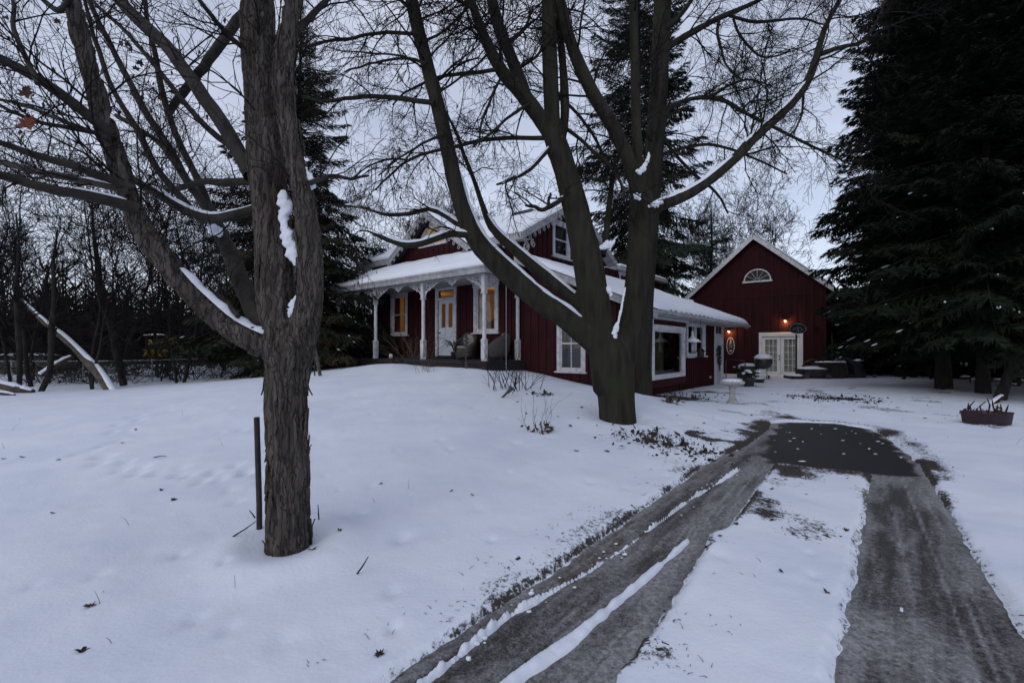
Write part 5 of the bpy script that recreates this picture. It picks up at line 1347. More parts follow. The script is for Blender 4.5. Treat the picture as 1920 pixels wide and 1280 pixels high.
def spruce(name, x, y, H, Rb, label, mat, seed, z_low=.6, step=.42, per=7, small=False, snow=.0, droop=.30, group=None, dens=1.0, trunk_r=None, zmax=None, lean=0.0, snow_s=1.0, pw=.85, snow_zmax=99):
    rng = np.random.default_rng(seed)
    g = gz(x, y); t = empty(name, (x, y, g)); tag(t, label, 'spruce', group)
    tr = trunk_r or (.011 * H + .06)
    T = Tubes(); zs = np.linspace(-.2, H, 14); P = np.stack([.05 * np.sin(zs * .6 + seed) + lean * zs / H, .05 * np.cos(zs * .5 + seed), zs], -1)
    T.add(P, tr * np.clip(1 - zs / H, .03, 1) ** .8 * (1 + .3 * np.exp(-np.clip(zs, 0, 9) / .25)), 10)
    T.build('trunk', M['bark_dark'], t)
    V, Q, n0 = [], [], 0; S = MB()
    BT = Tubes()
    z = z_low
    tmpl = SPRAY_S if small else SPRAY
    while z < H * .985:
        f = z / H
        Lz = Rb * (1 - f) ** pw * (1 if z > z_low + 1.0 else .85) + .18
        for k in range(max(3, int(per * dens * (1 if f < .8 else .8)))):
            az = rng.uniform(0, 2 * math.pi); L = Lz * rng.uniform(.62, 1.12)
            el = -droop * (1 - f) * 1.15 + .45 * f ** 2 + rng.normal() * .09
            tv, tq = tmpl[rng.integers(len(tmpl))]
            W = tv * np.array([L, L * rng.uniform(.62, .85) if L > 1.5 else L * .95, L * .9])
            W[:, 2] += -.10 * L * (W[:, 0] / L) ** 2 * (1 - f)
            ro = rng.normal() * .25; W = np.stack([W[:, 0], W[:, 1] * math.cos(ro) - W[:, 2] * math.sin(ro), W[:, 1] * math.sin(ro) + W[:, 2] * math.cos(ro)], -1)
            c, s_ = math.cos(el), math.sin(el); W = np.stack([W[:, 0] * c - W[:, 2] * s_, W[:, 1], W[:, 0] * s_ + W[:, 2] * c], -1)
            c, s_ = math.cos(az), math.sin(az); W = np.stack([W[:, 0] * c - W[:, 1] * s_, W[:, 0] * s_ + W[:, 1] * c, W[:, 2]], -1)
            o_ = np.array([lean * f, 0, z + rng.uniform(-.2, .2)])
            V.append(W + o_); Q.append(tq + n0); n0 += len(W)
            tip = o_ + np.array([c * L * .9, s_ * L * .9, math.sin(el) * L * .9 - .05 * L])
            if L > 1.4: BT.add(np.array([o_, o_ * .5 + tip * .5 + [0, 0, .04 * L], tip]), [.035, .02, .006], 4)
            if rng.random() < snow and z < snow_zmax:
                for q in range(rng.integers(1, 4)):
                    u = rng.uniform(.82, 1.06); jj_ = rng.choice(np.nonzero(tv[:, 0] > .72)[0]); pp = (W + o_)[jj_] + np.array([0, 0, .02])
                    ln = rng.uniform(.06, .18) * snow_s; S.blob((0, 0, 0), .1, .1, .1, 6, 4)
                    a0 = len(S.V) - 30
                    dirv_ = np.array([c, s_, math.sin(el) - .15])
                    for j in range(len(S.V) - 6 * 5, len(S.V)):
                        vx, vy, vz = S.V[j]; S.V[j] = tuple(pp + (dirv_ * vx * 10 * ln + np.array([-s_, c, 0]) * vy * 10 * ln * .35 + np.array([0, 0, vz * 10 * ln * .22])) * rng.uniform(.9, 1.1))
        z += step * rng.uniform(.8, 1.2) * (1 - .45 * f)
    # leader
    o = mesh_np('foliage', np.vstack(V), np.vstack(Q), mat, t); o['kind'] = 'stuff'
    if BT.V: BT.build('boughs', M['bark_dark'], t)['kind'] = 'stuff'
    if S.V: S.build('snow_clumps', M['snow'], t, smooth=True, recalc=False)['kind'] = 'stuff'
    return t
spruce('spruce_tree', -8.5, 18.2, 14.6, 4.5, 'dark spruce with brownish boughs rising behind the shaggy maple left of the porch', M['needle_blue'], 31, z_low=1.2, step=.48, per=8, snow=.14)
spruce('spruce_tree', -13.0, 23.0, 4.6, 2.2, 'small drooping spruce low beside the yard edge left of the porch', M['needle_blue'], 32, z_low=.3, step=.42, per=6, small=True, snow=.08)
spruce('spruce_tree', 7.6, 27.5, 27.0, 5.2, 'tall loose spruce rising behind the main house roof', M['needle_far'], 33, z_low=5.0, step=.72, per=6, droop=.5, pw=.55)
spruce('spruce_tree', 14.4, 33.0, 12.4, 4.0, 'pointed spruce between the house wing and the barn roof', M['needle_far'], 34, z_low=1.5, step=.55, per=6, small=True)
gR = 'dark spruces along the right edge'
sA = spruce('spruce_tree', 14.6, 15.4, 21.0, 4.0, 'leftmost dark spruce right of the barn, boughs reaching over the barn roof edge', M['needle'], 36, z_low=2.5, step=.42, per=8, snow=.42, group=gR, trunk_r=.20, snow_s=1.0, snow_zmax=7.5, pw=.55)
sB = spruce('spruce_tree', 18.2, 16.6, 20.0, 4.6, 'dark spruce at the right border of the picture behind the others', M['needle'], 38, z_low=2.6, step=.46, per=8, snow=.25, group=gR, trunk_r=.18, snow_zmax=8, pw=.6)
for src, x, y, k, rz, lab in ((sA, 19.4, 22.4, 1.0, 2.1, 'farthest of the dark spruces right of the barn'), (sB, 14.5, 14.0, .86, 1.3, 'middle dark spruce with a thick trunk behind the planting trough'), (sA, 17.2, 12.4, .95, 4.0, 'nearest dark spruce overhanging the right border of the picture'), (sB, 23.5, 19.0, 1.0, 3.3, 'dark spruce farthest beyond the right border')):
    t = copy_tree(src); t.location = (x, y, gz(x, y)); t.rotation_euler = (0, 0, rz); t.scale = (k, k, k); t['label'] = lab

# ------------------------------------------------------------------ bare trees in the background
def bare_tree(x, y, H, label, seed, spreadk=1.0, stems=1, mat='twig_far', group=None, lean=(0, 0), kids=(7, 5, 3), r0=None, rmin=.006, name='bare_tree', leaves=0):
    rng = np.random.default_rng(seed); g = gz(x, y)
    t = empty(name, (x, y, g)); tag(t, label, 'tree', group)
    T, W, tips = Tubes(), Tubes(), []
    for s in range(stems):
        r = (r0 or H * .0085) * (1 if s == 0 else .75)
        d = np.array([lean[0] + rng.normal() * .12 * stems ** .5, lean[1] + rng.normal() * .12, 1.0]); P = [np.array([rng.normal() * .15 * (stems > 1), rng.normal() * .15 * (stems > 1), -.2])]
        n = 12
        for k in range(n): d = nrm(d + rng.normal(size=3) * .11 + [0, 0, .06]); P.append(P[-1] + d * H / n * (1 if s == 0 else .85))
        P = np.array(P); rad = np.linspace(r, r * .15, n + 1)
        T.add(P, rad, 7)
        twigs_on(W, P, rad, int(15 * spreadk), (H * .16, H * .34), rng, .22, kids, (0, 0, .35), .03, tips, rmin, .14, .55, .06)
    T.build('trunk', M['bark_dark'], t)
    W.build('crown', M[mat], t)['kind'] = 'stuff'
    if leaves:
        o = small_leaves('dry_leaves', tips, leaves, .16, M['leaf_brown'], rng); o.parent = t
    return t
gB = 'bare trees in the thicket left of the yard'
spots = [(-14.5,15.6,7.5,2,'bare twisting tree beside the fallen log, nearest of the thicket'),(-17.5,16.5,8.5,2,'bare tree at the far left above the wire fence'),(-12.6,17.4,8.0,1,'slender bare tree right of the fallen log'),(-20.5,19.5,10,2,'bare many-stemmed tree at the left border behind the fence'),
         (-16.0,21.0,10,1,'tall bare tree behind the fallen log'),(-12.5,21.5,8,2,'bare bushy tree between the log and the yellow digger'),(-21.5,25.0,11,1,'tall bare tree deep in the left thicket'),(-17.0,27.0,11,2,'bare forked tree behind the dark woodpile'),
         (-12.0,27.0,9,2,'bare tree in front of the yellow digger'),(-25,22,10,2,'outermost bare tree at the left border'),(-15.0,33,12,1,'bare tree behind the yellow digger'),(-22,35,13,1,'distant tall bare tree in the left thicket'),(-10.5,31,10,1,'bare tree left of the dark spruce')]
protos = []
def place_bare(k, x, y, H, lab, grp, near):
    key = k % (4 if near else 3)
    pool = [p for p in protos if p[0] == (near, key)]
    if not pool:
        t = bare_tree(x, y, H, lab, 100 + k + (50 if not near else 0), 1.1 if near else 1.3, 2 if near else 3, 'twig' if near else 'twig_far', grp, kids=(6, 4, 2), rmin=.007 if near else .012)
        protos.append(((near, key), t, H)); return t
    _, src, H0 = pool[0]
    t = copy_tree(src); t.location = (x, y, gz(x, y)); t.rotation_euler = (0, 0, R.uniform(0, 6.28)); s_ = H / H0; t.scale = (s_, s_, s_); t['label'] = lab; t['group'] = grp
    return t
for k, (x, y, H, st, lab) in enumerate(spots): place_bare(k, x, y, H, lab, gB, True)
gH = 'bare trees behind the house'
for k, (x, y, H, lab, lv) in enumerate([(-5.5,34,11.5,'bare rusty tipped tree behind the front gable',60),(-1.5,36,12,'bare tree behind the middle of the house roof',40),(2.5,38,11.5,'bare tree behind the right part of the house roof',30),(19.0,36,13,'bare tree behind the barn ridge',0),(22.0,40,13,'bare tree behind the right slope of the barn roof',0),(-9.0,36,11,'bare tree seen left of the porch roof',30),(12.5,44,13,'bare tree showing past the house wing roof',0)]):
    t = place_bare(k, x, y, H, lab, gH, False)
# far woods: nobody could count these
T = Tubes(); rw = np.random.default_rng(77)
for k in range(520):
    left_ = k < 240
    az = rw.uniform(-1.1, -.42) if left_ else rw.uniform(-1.25, 1.25); d = rw.uniform(44, 80) if left_ else rw.uniform(55, 110)
    x, y = d * math.sin(az), d * math.cos(az); H = rw.uniform(5, 10) * (1.0 if az < -.2 or az > .6 else .75)
    P = np.array([[x, y, 0], [x + rw.normal() * .3, y, H * .5], [x + rw.normal() * .6, y, H]]); T.add(P, [.16, .1, .03], 3)
    for q in range(18):
        h = rw.uniform(.05, .95) * H; a = rw.uniform(0, 6.28); L = rw.uniform(.8, 2.4) * (1.1 - h / H * .6)
        T.add(np.array([[x, y, h], [x + math.cos(a) * L * .6, y + math.sin(a) * L * .6, h + L * .5], [x + math.cos(a) * L, y + math.sin(a) * L, h + L * rw.uniform(.5, 1.1)]]), [.06, .045, .03], 3)
tag(T.build('distant_woods', M['wood_mass']), 'dark band of distant woods along the horizon', 'woods', kind='stuff')
nU = 760
V = []
for k in range(nU):   # low tangled undergrowth at the foot of the woods
    left_ = k < 400; right_ = 400 <= k < 580
    az = rw.uniform(-1.1, -.40) if left_ else rw.uniform(-1.2, 1.2)
    d = rw.uniform(44, 66) if left_ else (rw.uniform(38, 70) if az > .62 else rw.uniform(55, 80))
    if right_: az, d = rw.uniform(.60, 1.08), rw.uniform(29, 40)
    if left_ and k % 2: d = rw.uniform(37, 46)
    if left_ and -.75 < az < -.57: d = rw.uniform(50, 66)
    c = np.array([d * math.sin(az), d * math.cos(az), rw.uniform(.2, (1.3 if d < 42 else 3.4) if left_ else 3.2 if right_ else 1.8)])
    n = 80
    p = c + rw.normal(size=(n, 3)) * [1.6, 1.6, 1.2]; p[:, 2] = np.abs(p[:, 2]); a, b = rw.normal(size=(n, 3)) * .30, rw.normal(size=(n, 3)) * .30
    V.append(np.stack([p, p + a, p + b], 1).reshape(-1, 3))
V = np.vstack(V)
tag(mesh_np('undergrowth', V, np.arange(len(V)).reshape(-1, 3), M['wood_mass']), 'dark tangled undergrowth at the foot of the distant woods', 'undergrowth', kind='stuff')

# tangled bare shrubs filling the thicket along the left fence
gT = 'tangled shrubs along the left fence'
tb = None
for k, (x, y, h, lab) in enumerate([(-18.6, 18.6, 2.6, 'tangled bare shrub behind the fence at the far left'), (-16.2, 18.4, 2.2, 'tangled bare shrub behind the leaning log'), (-14.2, 19.4, 2.6, 'tangled bare shrub right behind the bent trunk'), (-12.4, 19.8, 2.0, 'low tangled shrub left of the small drooping spruce'), (-20.6, 21.5, 3.0, 'tall tangled shrub above the woodpile'), (-17.2, 23.0, 2.8, 'tangled shrub in the middle of the left thicket'), (-22.5, 18.8, 2.6, 'tangled shrub at the left border'), (-11.0, 22.0, 2.4, 'tangled shrub beside the dark spruce')]):
    if k < 2:
        rg = np.random.default_rng(300 + k); T = Tubes(); t = empty('bare_shrub', (x, y, gz(x, y))); tag(t, lab, 'shrub', gT)
        for q in range(15):
            grow(T, np.array([rg.normal() * .35, rg.normal() * .35, -.1]), np.array([rg.normal() * .5, rg.normal() * .5, 1.0]), 2.6 * rg.uniform(.6, 1.1), .02, 0, rg, (5, 4, 2), -.03, .2, .006)
        T.build('stems', M['twig'], t); tb = [t] if k == 0 else tb + [t]
    else:
        t = copy_tree(tb[k % 2]); t.location = (x, y, gz(x, y)); t.rotation_euler = (0, 0, k * 1.7); t['label'] = lab
    t.scale = (h / 2.6 * 1.2, h / 2.6 * 1.2, h / 2.6)
# ------------------------------------------------------------------ smaller things
rng = np.random.default_rng(91)
def thing(name, p, label, cat, rz=0.0, group=None):
    return tag(empty(name, p, rz), label, cat, group)
def stalks(name, p, n, h, spread, mat, parent=None, r=.006, kids=2, seed=0, tilt=.35):
    rg = np.random.default_rng(seed); T = Tubes()
    for k in range(n):
        d = np.array([rg.normal() * tilt, rg.normal() * tilt, 1.0]); q = np.array([rg.normal() * spread, rg.normal() * spread, -.05])
        grow(T, q, d, h * rg.uniform(.6, 1.1), r, 1, rg, (0, kids, 0), .0, .13, r * .45, None, (6, 6, 4), (.3, .8), (.3, .5), (4, 4, 3))
    o = T.build(name, mat, parent)
    return o

# iron pipe by the near maple
p = at(488, 1006, 3.62); p[2] = snow_z(p[0], p[1])
p[0] -= .012
pipe = thing('iron_pipe', p, 'dark iron pipe standing upright in the snow beside the shaggy maple', 'pipe')
MB().tube([(.006, .0, -.15), (.004, 0, .2), (-.016, 0, .88)], .0215, 14).build('pipe_shaft', M['metal_rust'], pipe, smooth=False)
MB().tube([(-.0162, 0, .876), (-.0163, 0, .883)], .016, 14).build('pipe_mouth', M['board_black'], pipe)

# leaning garden stake left of the porch
a_, b_ = ghit(602, 708), None
st = thing('leaning_stake', a_, 'dark wooden stake leaning left in the snow by the porch screen', 'stake')
top_ = at(587, 640, a_[1]) - a_
MB().tube([(.01, 0, -.2), tuple(top_ * .5), tuple(top_)], .05, 6).build('stake_shaft', M['log'], st)
MB().blob(tuple(top_ + [0, 0, .02]), .06, .06, .04, 8, 5).build('snow_cap', M['snow'], st, smooth=True)

# plank screen closing the left end of the porch
sc_ = thing('plank_screen', hw(-8.25, -1.0, gz(*hw(-8.25, -1.0)[:2])), 'dark board screen closing off the left end of the porch', 'fence', -YAW)
zb = float(sc_.location[2])
for k, b in enumerate(np.arange(-.85, 1.0, .15)):
    MB().box(-.02, .01, b, b + .142, -.1, 2.5 - zb + R.uniform(-.01, .01)).build('plank', M['plank'], sc_)
for k, a in enumerate(np.arange(-.35, 1.0, .15)):
    MB().box(a, a + .142, -1.0, -.97, -.1, 2.42 - zb + R.uniform(-.01, .01)).build('plank', M['plank'], sc_)
MB().box(-.05, .04, -.9, 1.0, 2.51 - zb, 2.55 - zb).build('top_rail', M['deck'], sc_)

# wicker armchairs on the porch
def wicker_chair(p, rz, label):
    t = thing('wicker_armchair', p, label, 'armchair', rz, 'wicker armchairs on the porch')
    n = 29; th = np.linspace(-2.35, 2.35, n)
    V, Q = [], []
    rows = 7
    for j in range(rows):
        for k in range(n):
            w = math.cos(th[k] / 2.35 * math.pi / 2) ** .8
            zt = .50 + .42 * w ** 2
            z = .10 + (zt - .10) * j / (rows - 1)
            rr = .34 + .05 * (z / .9) * (1 + .4 * w) - .04 * (z < .3)
            V.append((rr * math.cos(th[k]) * -1.0 , rr * math.sin(th[k]) * 1.05, z))
    for j in range(rows - 1):
        for k in range(n - 1):
            q = j * n + k; Q.append([q, q + 1, q + n + 1, q + n])
    sh_ = mesh_np('chair_shell', np.array(V), np.array(Q), M['wicker'], t, smooth=True)
    so = sh_.modifiers.new('solid', 'SOLIDIFY'); so.thickness = .045
    MB().tube([V[(rows - 1) * n + k] for k in range(n)], .035, 8).build('rolled_rim', M['wicker'], t, smooth=True)
    MB().lathe([(.30, .06), (.33, .09), (.34, .36), (.33, .40), (.05, .41)], (0, 0, 0), 20).build('seat_base', M['wicker'], t, smooth=True)
    MB().lathe([(.05, .40), (.29, .41), (.31, .45), (.28, .50), (.05, .515)], (0.02, 0, 0), 20).build('seat_cushion', M['cushion'], t, smooth=True)
    MB().blob((-.25, 0, .72), .09, .27, .26, 14, 9).build('back_cushion', M['cushion'], t, smooth=True)
    for x, y in ((.24, .2), (.24, -.2), (-.24, .2), (-.24, -.2)): MB().tube([(x, y, 0), (x, y, .12)], .025, 6).build('leg', M['wicker'], t)
    t.scale = (.9, .9, .9)
    return t
wicker_chair(hw(-1.92, -.62, PF), -YAW - math.pi / 2 + .15, 'wicker armchair with a round back beside the front door')
wicker_chair(hw(-.42, -.62, PF), -YAW + math.pi + .25, 'wicker armchair turned sideways at the right end of the porch')
# strappy potted plant by the door
pp = thing('potted_plant', hw(-2.62, -.45, PF), 'dark strappy plant in a pot between the front door and the wicker chair', 'plant')
MB().lathe([(.10, 0), (.13, .22), (.15, .24), (.13, .25), (.02, .23)], (0, 0, 0), 14).build('pot', M['pot'], pp, smooth=True)
T = Tubes()
for k in range(26):
    a = rng.uniform(0, 6.28); L = rng.uniform(.3, .55); T.add(np.array([[0, 0, .22], [math.cos(a) * L * .25, math.sin(a) * L * .25, .22 + L * .7], [math.cos(a) * L * .6, math.sin(a) * L * .6, .22 + L * .85], [math.cos(a) * L * .85, math.sin(a) * L * .85, .22 + L * .6]]), [.012, .014, .01, .003], 3)
T.build('leaves', M['evergreen'], pp)['kind'] = 'stuff'

# bare shrubs in the snow before the porch
def shrub(px, py, n, h, label, seed, sp=.12, r=.006, tilt=.3, mat='twig', kids=3):
    g = ghit(px, py); t = thing('bare_shrub', g, label, 'shrub', group='bare shrubs before the porch')
    stalks('stems', g, n, h, sp, M[mat], t, r, kids, seed, tilt); return t
shrub(800, 706, 14, .95, 'small bare shrub in front of the middle porch post', 1, .10, .005, .45, 'grass')
shrub(962, 735, 26, 1.0, 'bare upright shrub with many stems beside the porch corner', 2, .22, .008, .28)
shrub(775, 690, 26, 1.6, 'pale arching bare shrub growing against the porch between two posts', 3, .25, .009, .7, 'grass')
shrub(868, 698, 6, .6, 'tiny dark shrub below the round backed wicker chair', 4, .06, .006, .4)
g = ghit(874, 701); t = thing('garden_ornament', g, 'dark leafy garden ornament on a stake before the porch', 'garden stake')
MB().tube([(0, 0, -.1), (.004, 0, .5), (0, 0, 1.05)], .014, 6).build('stake_shaft', M['metal_dark'], t)
o_ = MB()
for k in range(9): a = k * 2.4; o_.blob((math.cos(a) * .05, math.sin(a) * .03, .62 + .05 * k), .06, .02, .035, 6, 4)
o_.build('metal_leaf', M['metal_dark'], t)
MB().box(-.04, .04, -.03, .03, -.1, .22).build('base_block', M['metal_dark'], t)
g = ghit(949, 704); t = thing('garden_pole', g, 'tall thin pale pole standing in the snow before the porch corner', 'pole')
MB().tube([(0, 0, -.1), (0, .0, 1.2), (0, 0, 2.72), (.03, 0, 2.80), (.09, 0, 2.80), (.10, 0, 2.74)], .008, 6).build('pole_shaft', M['metal_light'], t)
g = ghit(733, 692); t = thing('gate_post', g, 'short dark post with a snowy ball top by the porch step', 'post')
MB().box(-.07, .07, -.07, .07, -.1, .22).build('post_block', M['plank'], t, bevel=.01)
MB().lathe([(.02, .22), (.06, .24), (.075, .29), (.06, .34), (.01, .365)], (0, 0, 0), 12).build('ball_top', M['conc'], t, smooth=True)
MB().blob((0, 0, .345), .06, .06, .03, 10, 5).build('snow_cap', M['snow'], t, smooth=True)
g = ghit(948, 752); t = thing('garden_light', g, 'small dark garden light tipped over in the snow', 'garden light')
MB().tube([(-.10, 0, -.03), (.02, 0, .09), (.12, 0, .19)], [.02, .025, .05], 8).build('lamp_body', M['metal_dark'], t)
MB().tube([(.12, 0, .19), (.14, 0, .21)], [.075, .06], 10).build('lamp_cap', M['metal_dark'], t)
g = ghit(1012, 820); t = thing('dry_weed', g, 'dry weed with brown leaf clump left of the big maple', 'weed')
stalks('stems', g, 7, .62, .10, M['grass'], t, .004, 3, 9, .3)
V, Q = [], []
for k in range(46):
    p0 = rng.normal(size=3) * [.09, .06, .05] + [0, 0, .05]; a, b = rng.normal(size=3) * .035, rng.normal(size=3) * .035; V += [p0, p0 + a, p0 + a + b, p0 + b]; Q.append([4*k, 4*k+1, 4*k+2, 4*k+3])
mesh_np('leaf_clump', np.array(V), np.array(Q), M['leaf_brown'], t)['kind'] = 'stuff'
g = ghit(1262, 762); t = thing('dry_weed', g, 'yellowish leafy weed at the foot of the bay window wall', 'weed')
V, Q = [], []
for k in range(40):
    p0 = rng.normal(size=3) * [.09, .08, .07] + [0, 0, .1]; a, b = rng.normal(size=3) * .04, rng.normal(size=3) * .04; V += [p0, p0 + a, p0 + a + b, p0 + b]; Q.append([4*k, 4*k+1, 4*k+2, 4*k+3])
mesh_np('leaf_clump', np.array(V), np.array(Q), M['grass'], t)['kind'] = 'stuff'
stalks('stems', g, 5, .3, .05, M['grass'], t, .004, 1, 12, .4)

# birdbath
g = ghit(1373, 760); t = thing('birdbath', g, 'pale stone birdbath heaped with snow in the yard', 'birdbath')
MB().lathe([(.14, -.06), (.15, .03), (.11, .06), (.075, .12), (.065, .30), (.08, .42), (.13, .47)], (0, 0, 0), 14).build('pedestal', M['conc'], t, smooth=True)
bl = MB()
for k in range(16):      # scalloped rim
    a = 2 * math.pi * k / 16; bl.blob((.24 * math.cos(a), .24 * math.sin(a), .545), .065, .065, .05, 8, 5)
bl.lathe([(.05, .43), (.16, .46), (.25, .53), (.27, .57), (.24, .575), (.1, .54)], (0, 0, 0), 20).build('bowl', M['conc'], t, smooth=True)
MB().blob((0, 0, .57), .26, .26, .075, 18, 8, .07).build('snow_heap', M['snow'], t, smooth=True)

# bird feeders hanging from the eave
f0 = hw(4.82, 2.25, 0); t = thing('bird_feeder', (f0[0], f0[1], 1.30), 'white domed bird feeder hanging from the eave beside the bay window', 'bird feeder')
MB().tube([(0, 0, 1.15), (0, 0, .62)], .006, 5).build('hanger', M['metal_light'], t)
MB().lathe([(.03, .75), (.035, .60), (.05, .58), (.10, .53), (.22, .46), (.245, .43), (.24, .42), (.03, .43)], (0, 0, 0), 20).build('dome', M['white'], t, smooth=True)
MB().lathe([(.045, .42), (.045, .10), (.02, .09)], (0, 0, 0), 12).build('seed_tube', M['metal_light'], t, smooth=True)
MB().lathe([(.03, .10), (.10, .09), (.11, .12), (.105, .12), (.03, .10)], (0, 0, 0), 14).build('seed_tray', M['metal_dark'], t, smooth=True)
MB().blob((0, 0, .47), .2, .2, .06, 14, 6, 0, True).build('snow_cap', M['snow'], t, smooth=True)
f0 = hw(4.83, 3.0, 0); t = thing('bird_feeder', (f0[0], f0[1], 1.25), 'small dark box feeder hanging in front of the paired window', 'bird feeder')
MB().tube([(0, 0, 1.2), (0, 0, .28)], .006, 5).build('hanger', M['metal_dark'], t)
MB().box(-.08, .08, -.07, .07, .02, .2).build('feeder_box', M['plank'], t, bevel=.006)
MB().prism([(-.12, .19), (0, .29), (.12, .19), (.11, .18), (0, .27), (-.11, .18)], -.1, .1).build('feeder_roof', M['deck'], t)
MB().box(-.13, .13, -.11, .11, 0, .02).build('feeder_tray', M['deck'], t)

# side door dressing: swag, handrail, meter
t = thing('door_swag', hw(4.1, 7.78, 1.0), 'dark evergreen swag hung on the pale blue side door', 'wreath', -YAW)
V, Q = [], []
for k in range(260):
    z = rng.uniform(-.12, .62); w = .15 * math.sin(math.pi * np.clip((z + .2) / .9, 0, 1)) + .03
    p0 = np.array([rng.uniform(.0, .09), rng.normal() * w * .6, z]); a, b = rng.normal(size=3) * .05, rng.normal(size=3) * .02; V += [p0, p0 + a, p0 + a + b, p0 + b]; Q.append([4*k, 4*k+1, 4*k+2, 4*k+3])
mesh_np('greenery', np.array(V), np.array(Q), M['evergreen'], t)['kind'] = 'stuff'
MB().tube([(.05, 0, -.1), (.06, .03, -.3), (.05, -.02, -.42)], [.03, .03, .008], 6).build('ribbon', M['metal_dark'], t)
g = hw(4.95, 8.45, 0); g[2] = snow_z(g[0], g[1])
t = thing('handrail', g, 'dark bent metal handrail beside the side door', 'handrail', -YAW)
MB().tube([(0, 0, -.1), (0, 0, .85), (-.03, 0, .92), (-.12, 0, .95), (-.72, 0, .98)], .02, 8).build('rail_tube', M['metal_dark'], t, smooth=True)
MB().tube([(-.72, 0, -.1), (-.72, 0, .98)], .018, 8).build('rail_leg', M['metal_dark'], t)
t = thing('wall_vent', hw(4.115, 6.55, .42), 'small pale vent box low on the red wall before the side door', 'vent', -YAW)
MB().box(0, .05, -.07, .07, -.03, .05).build('vent_box', M['conc'], t, bevel=.005)
for z in (-.01, .015, .04): MB().box(.05, .055, -.06, .06, z - .008, z + .004).build('slat', M['grey_paint'], t)

# oval plaque on the barn wall
t = thing('oval_plaque', (barn_p + 2.98 * VA)[:2].tolist() + [1.66], 'dark oval plaque with a pale rim on the barn wall under the lamp', 'sign', -YAW)
q = np.linspace(0, 2 * math.pi, 28, endpoint=False)
ov = lambda a, b: [(a * math.cos(k), b * math.sin(k)) for k in q]
m_ = MB(Fr((0, 0, 0), (1, 0, 0), (0, -1, 0)))
m_.ring(ov(.205, .46), ov(.165, .42), .03, .065); m_.build('rim', M['grey_paint'], t)
m_ = MB(Fr((0, 0, 0), (1, 0, 0), (0, -1, 0))); m_.prism(ov(.17, .425), .03, .05); m_.build('board', M['plank'], t)
m_ = MB(Fr((0, 0, 0), (1, 0, 0), (0, -1, 0)))
m_.blob((.01, .05, .27), .035, .012, .10, 8, 6).blob((0, .05, .15), .06, .012, .05, 8, 5).blob((0.01, .05, -.27), .075, .012, .055, 10, 5).tube([(-.09, .055, .02), (-.03, .055, .05), (.03, .055, .0), (.09, .055, .03)], .014, 5).tube([(-.09, .055, -.09), (0, .055, -.06), (.09, .055, -.10)], .012, 5)
m_.build('carving', M['grey_paint'], t, smooth=True)

# kettle grill
g = ghit(1431, 713); t = thing('kettle_grill', g, 'round kettle grill capped with snow before the barn door', 'grill')
MB().lathe([(.03, .44), (.18, .47), (.30, .57), (.36, .70), (.375, .80), (.37, .82)], (0, 0, 0), 24).build('bowl', M['metal_dark'], t, smooth=True)
MB().lathe([(.38, .82), (.385, .84), (.36, .93), (.28, 1.02), (.14, 1.07), (.02, 1.08)], (0, 0, 0), 24).build('lid', M['metal_dark'], t, smooth=True)
MB().blob((0, 0, .93), .385, .385, .22, 22, 10, .02, True).build('snow_cap', M['snow'], t, smooth=True)
for a in (.5, 2.6, 4.7): MB().tube([(.2 * math.cos(a), .2 * math.sin(a), .5), (.36 * math.cos(a), .36 * math.sin(a), -.03)], .018, 8).build('leg', M['metal_light'], t)
for a in (.5, 2.6):
    MB().tube([(.36 * math.cos(a) - .02, .36 * math.sin(a) - .01, .08), (.36 * math.cos(a) + .02, .36 * math.sin(a) + .01, .08)], .085, 14).build('wheel', M['pot'], t)

# basketball stand
g = ghit(1493, 713); t = thing('basketball_stand', g, 'portable basketball stand with a black fan shaped board by the barn door', 'basketball hoop')
HB = 2.36 - g[2]
MB().tube([(0, 0, -.05), (0, 0, HB - .2)], .035, 10).build('pole', M['board_black'], t, smooth=True)
fan = [(.42 * math.cos(k) * (1.0 if math.sin(k) > 0 else .98), .33 * math.sin(k) if math.sin(k) > 0 else .17 * math.sin(k)) for k in np.linspace(0, 2 * math.pi, 30, endpoint=False)]
FB = Fr((0, -.10, HB), (1, 0, 0), (0, -1, 0))
MB(FB).prism(fan, -.015, .015).build('backboard', M['board_black'], t)
MB(FB).ring([(x * .93, z * .90) for x, z in fan], [(x * .86, z * .80) for x, z in fan], .0155, .02).build('board_stripe', M['board_line'], t)
m_ = MB(FB); m_.tube([(-.24, .02, -.02), (-.12, .02, .10), (0, .02, .03), (.10, .02, .12), (.24, .02, .0)], .012, 4).tube([(-.2, .02, .08), (-.05, .02, -.06), (.12, .02, -.05), (.22, .02, .06)], .010, 4).tube([(-.02, .02, .18), (0, .02, .06), (.03, .02, -.08)], .012, 4); m_.build('board_emblem', M['board_line'], t)
MB().box(-.03, .03, -.09, .05, HB - .12, HB + .04).build('bracket', M['board_black'], t)
ri = [(.19 * math.cos(k), -.34 + .19 * math.sin(k), HB - .13) for k in np.linspace(0, 2 * math.pi, 21)]
MB().tube(ri, .010, 6, False).build('rim', M['metal_rust'], t, smooth=True)
MB().box(-.28, .28, -.15, .55, -.05, .14).build('base_tank', M['board_black'], t, bevel=.04)
MB().blob((.02, .2, .13), .33, .42, .11, 14, 6, .05, True).build('snow_cap', M['snow'], t, smooth=True)

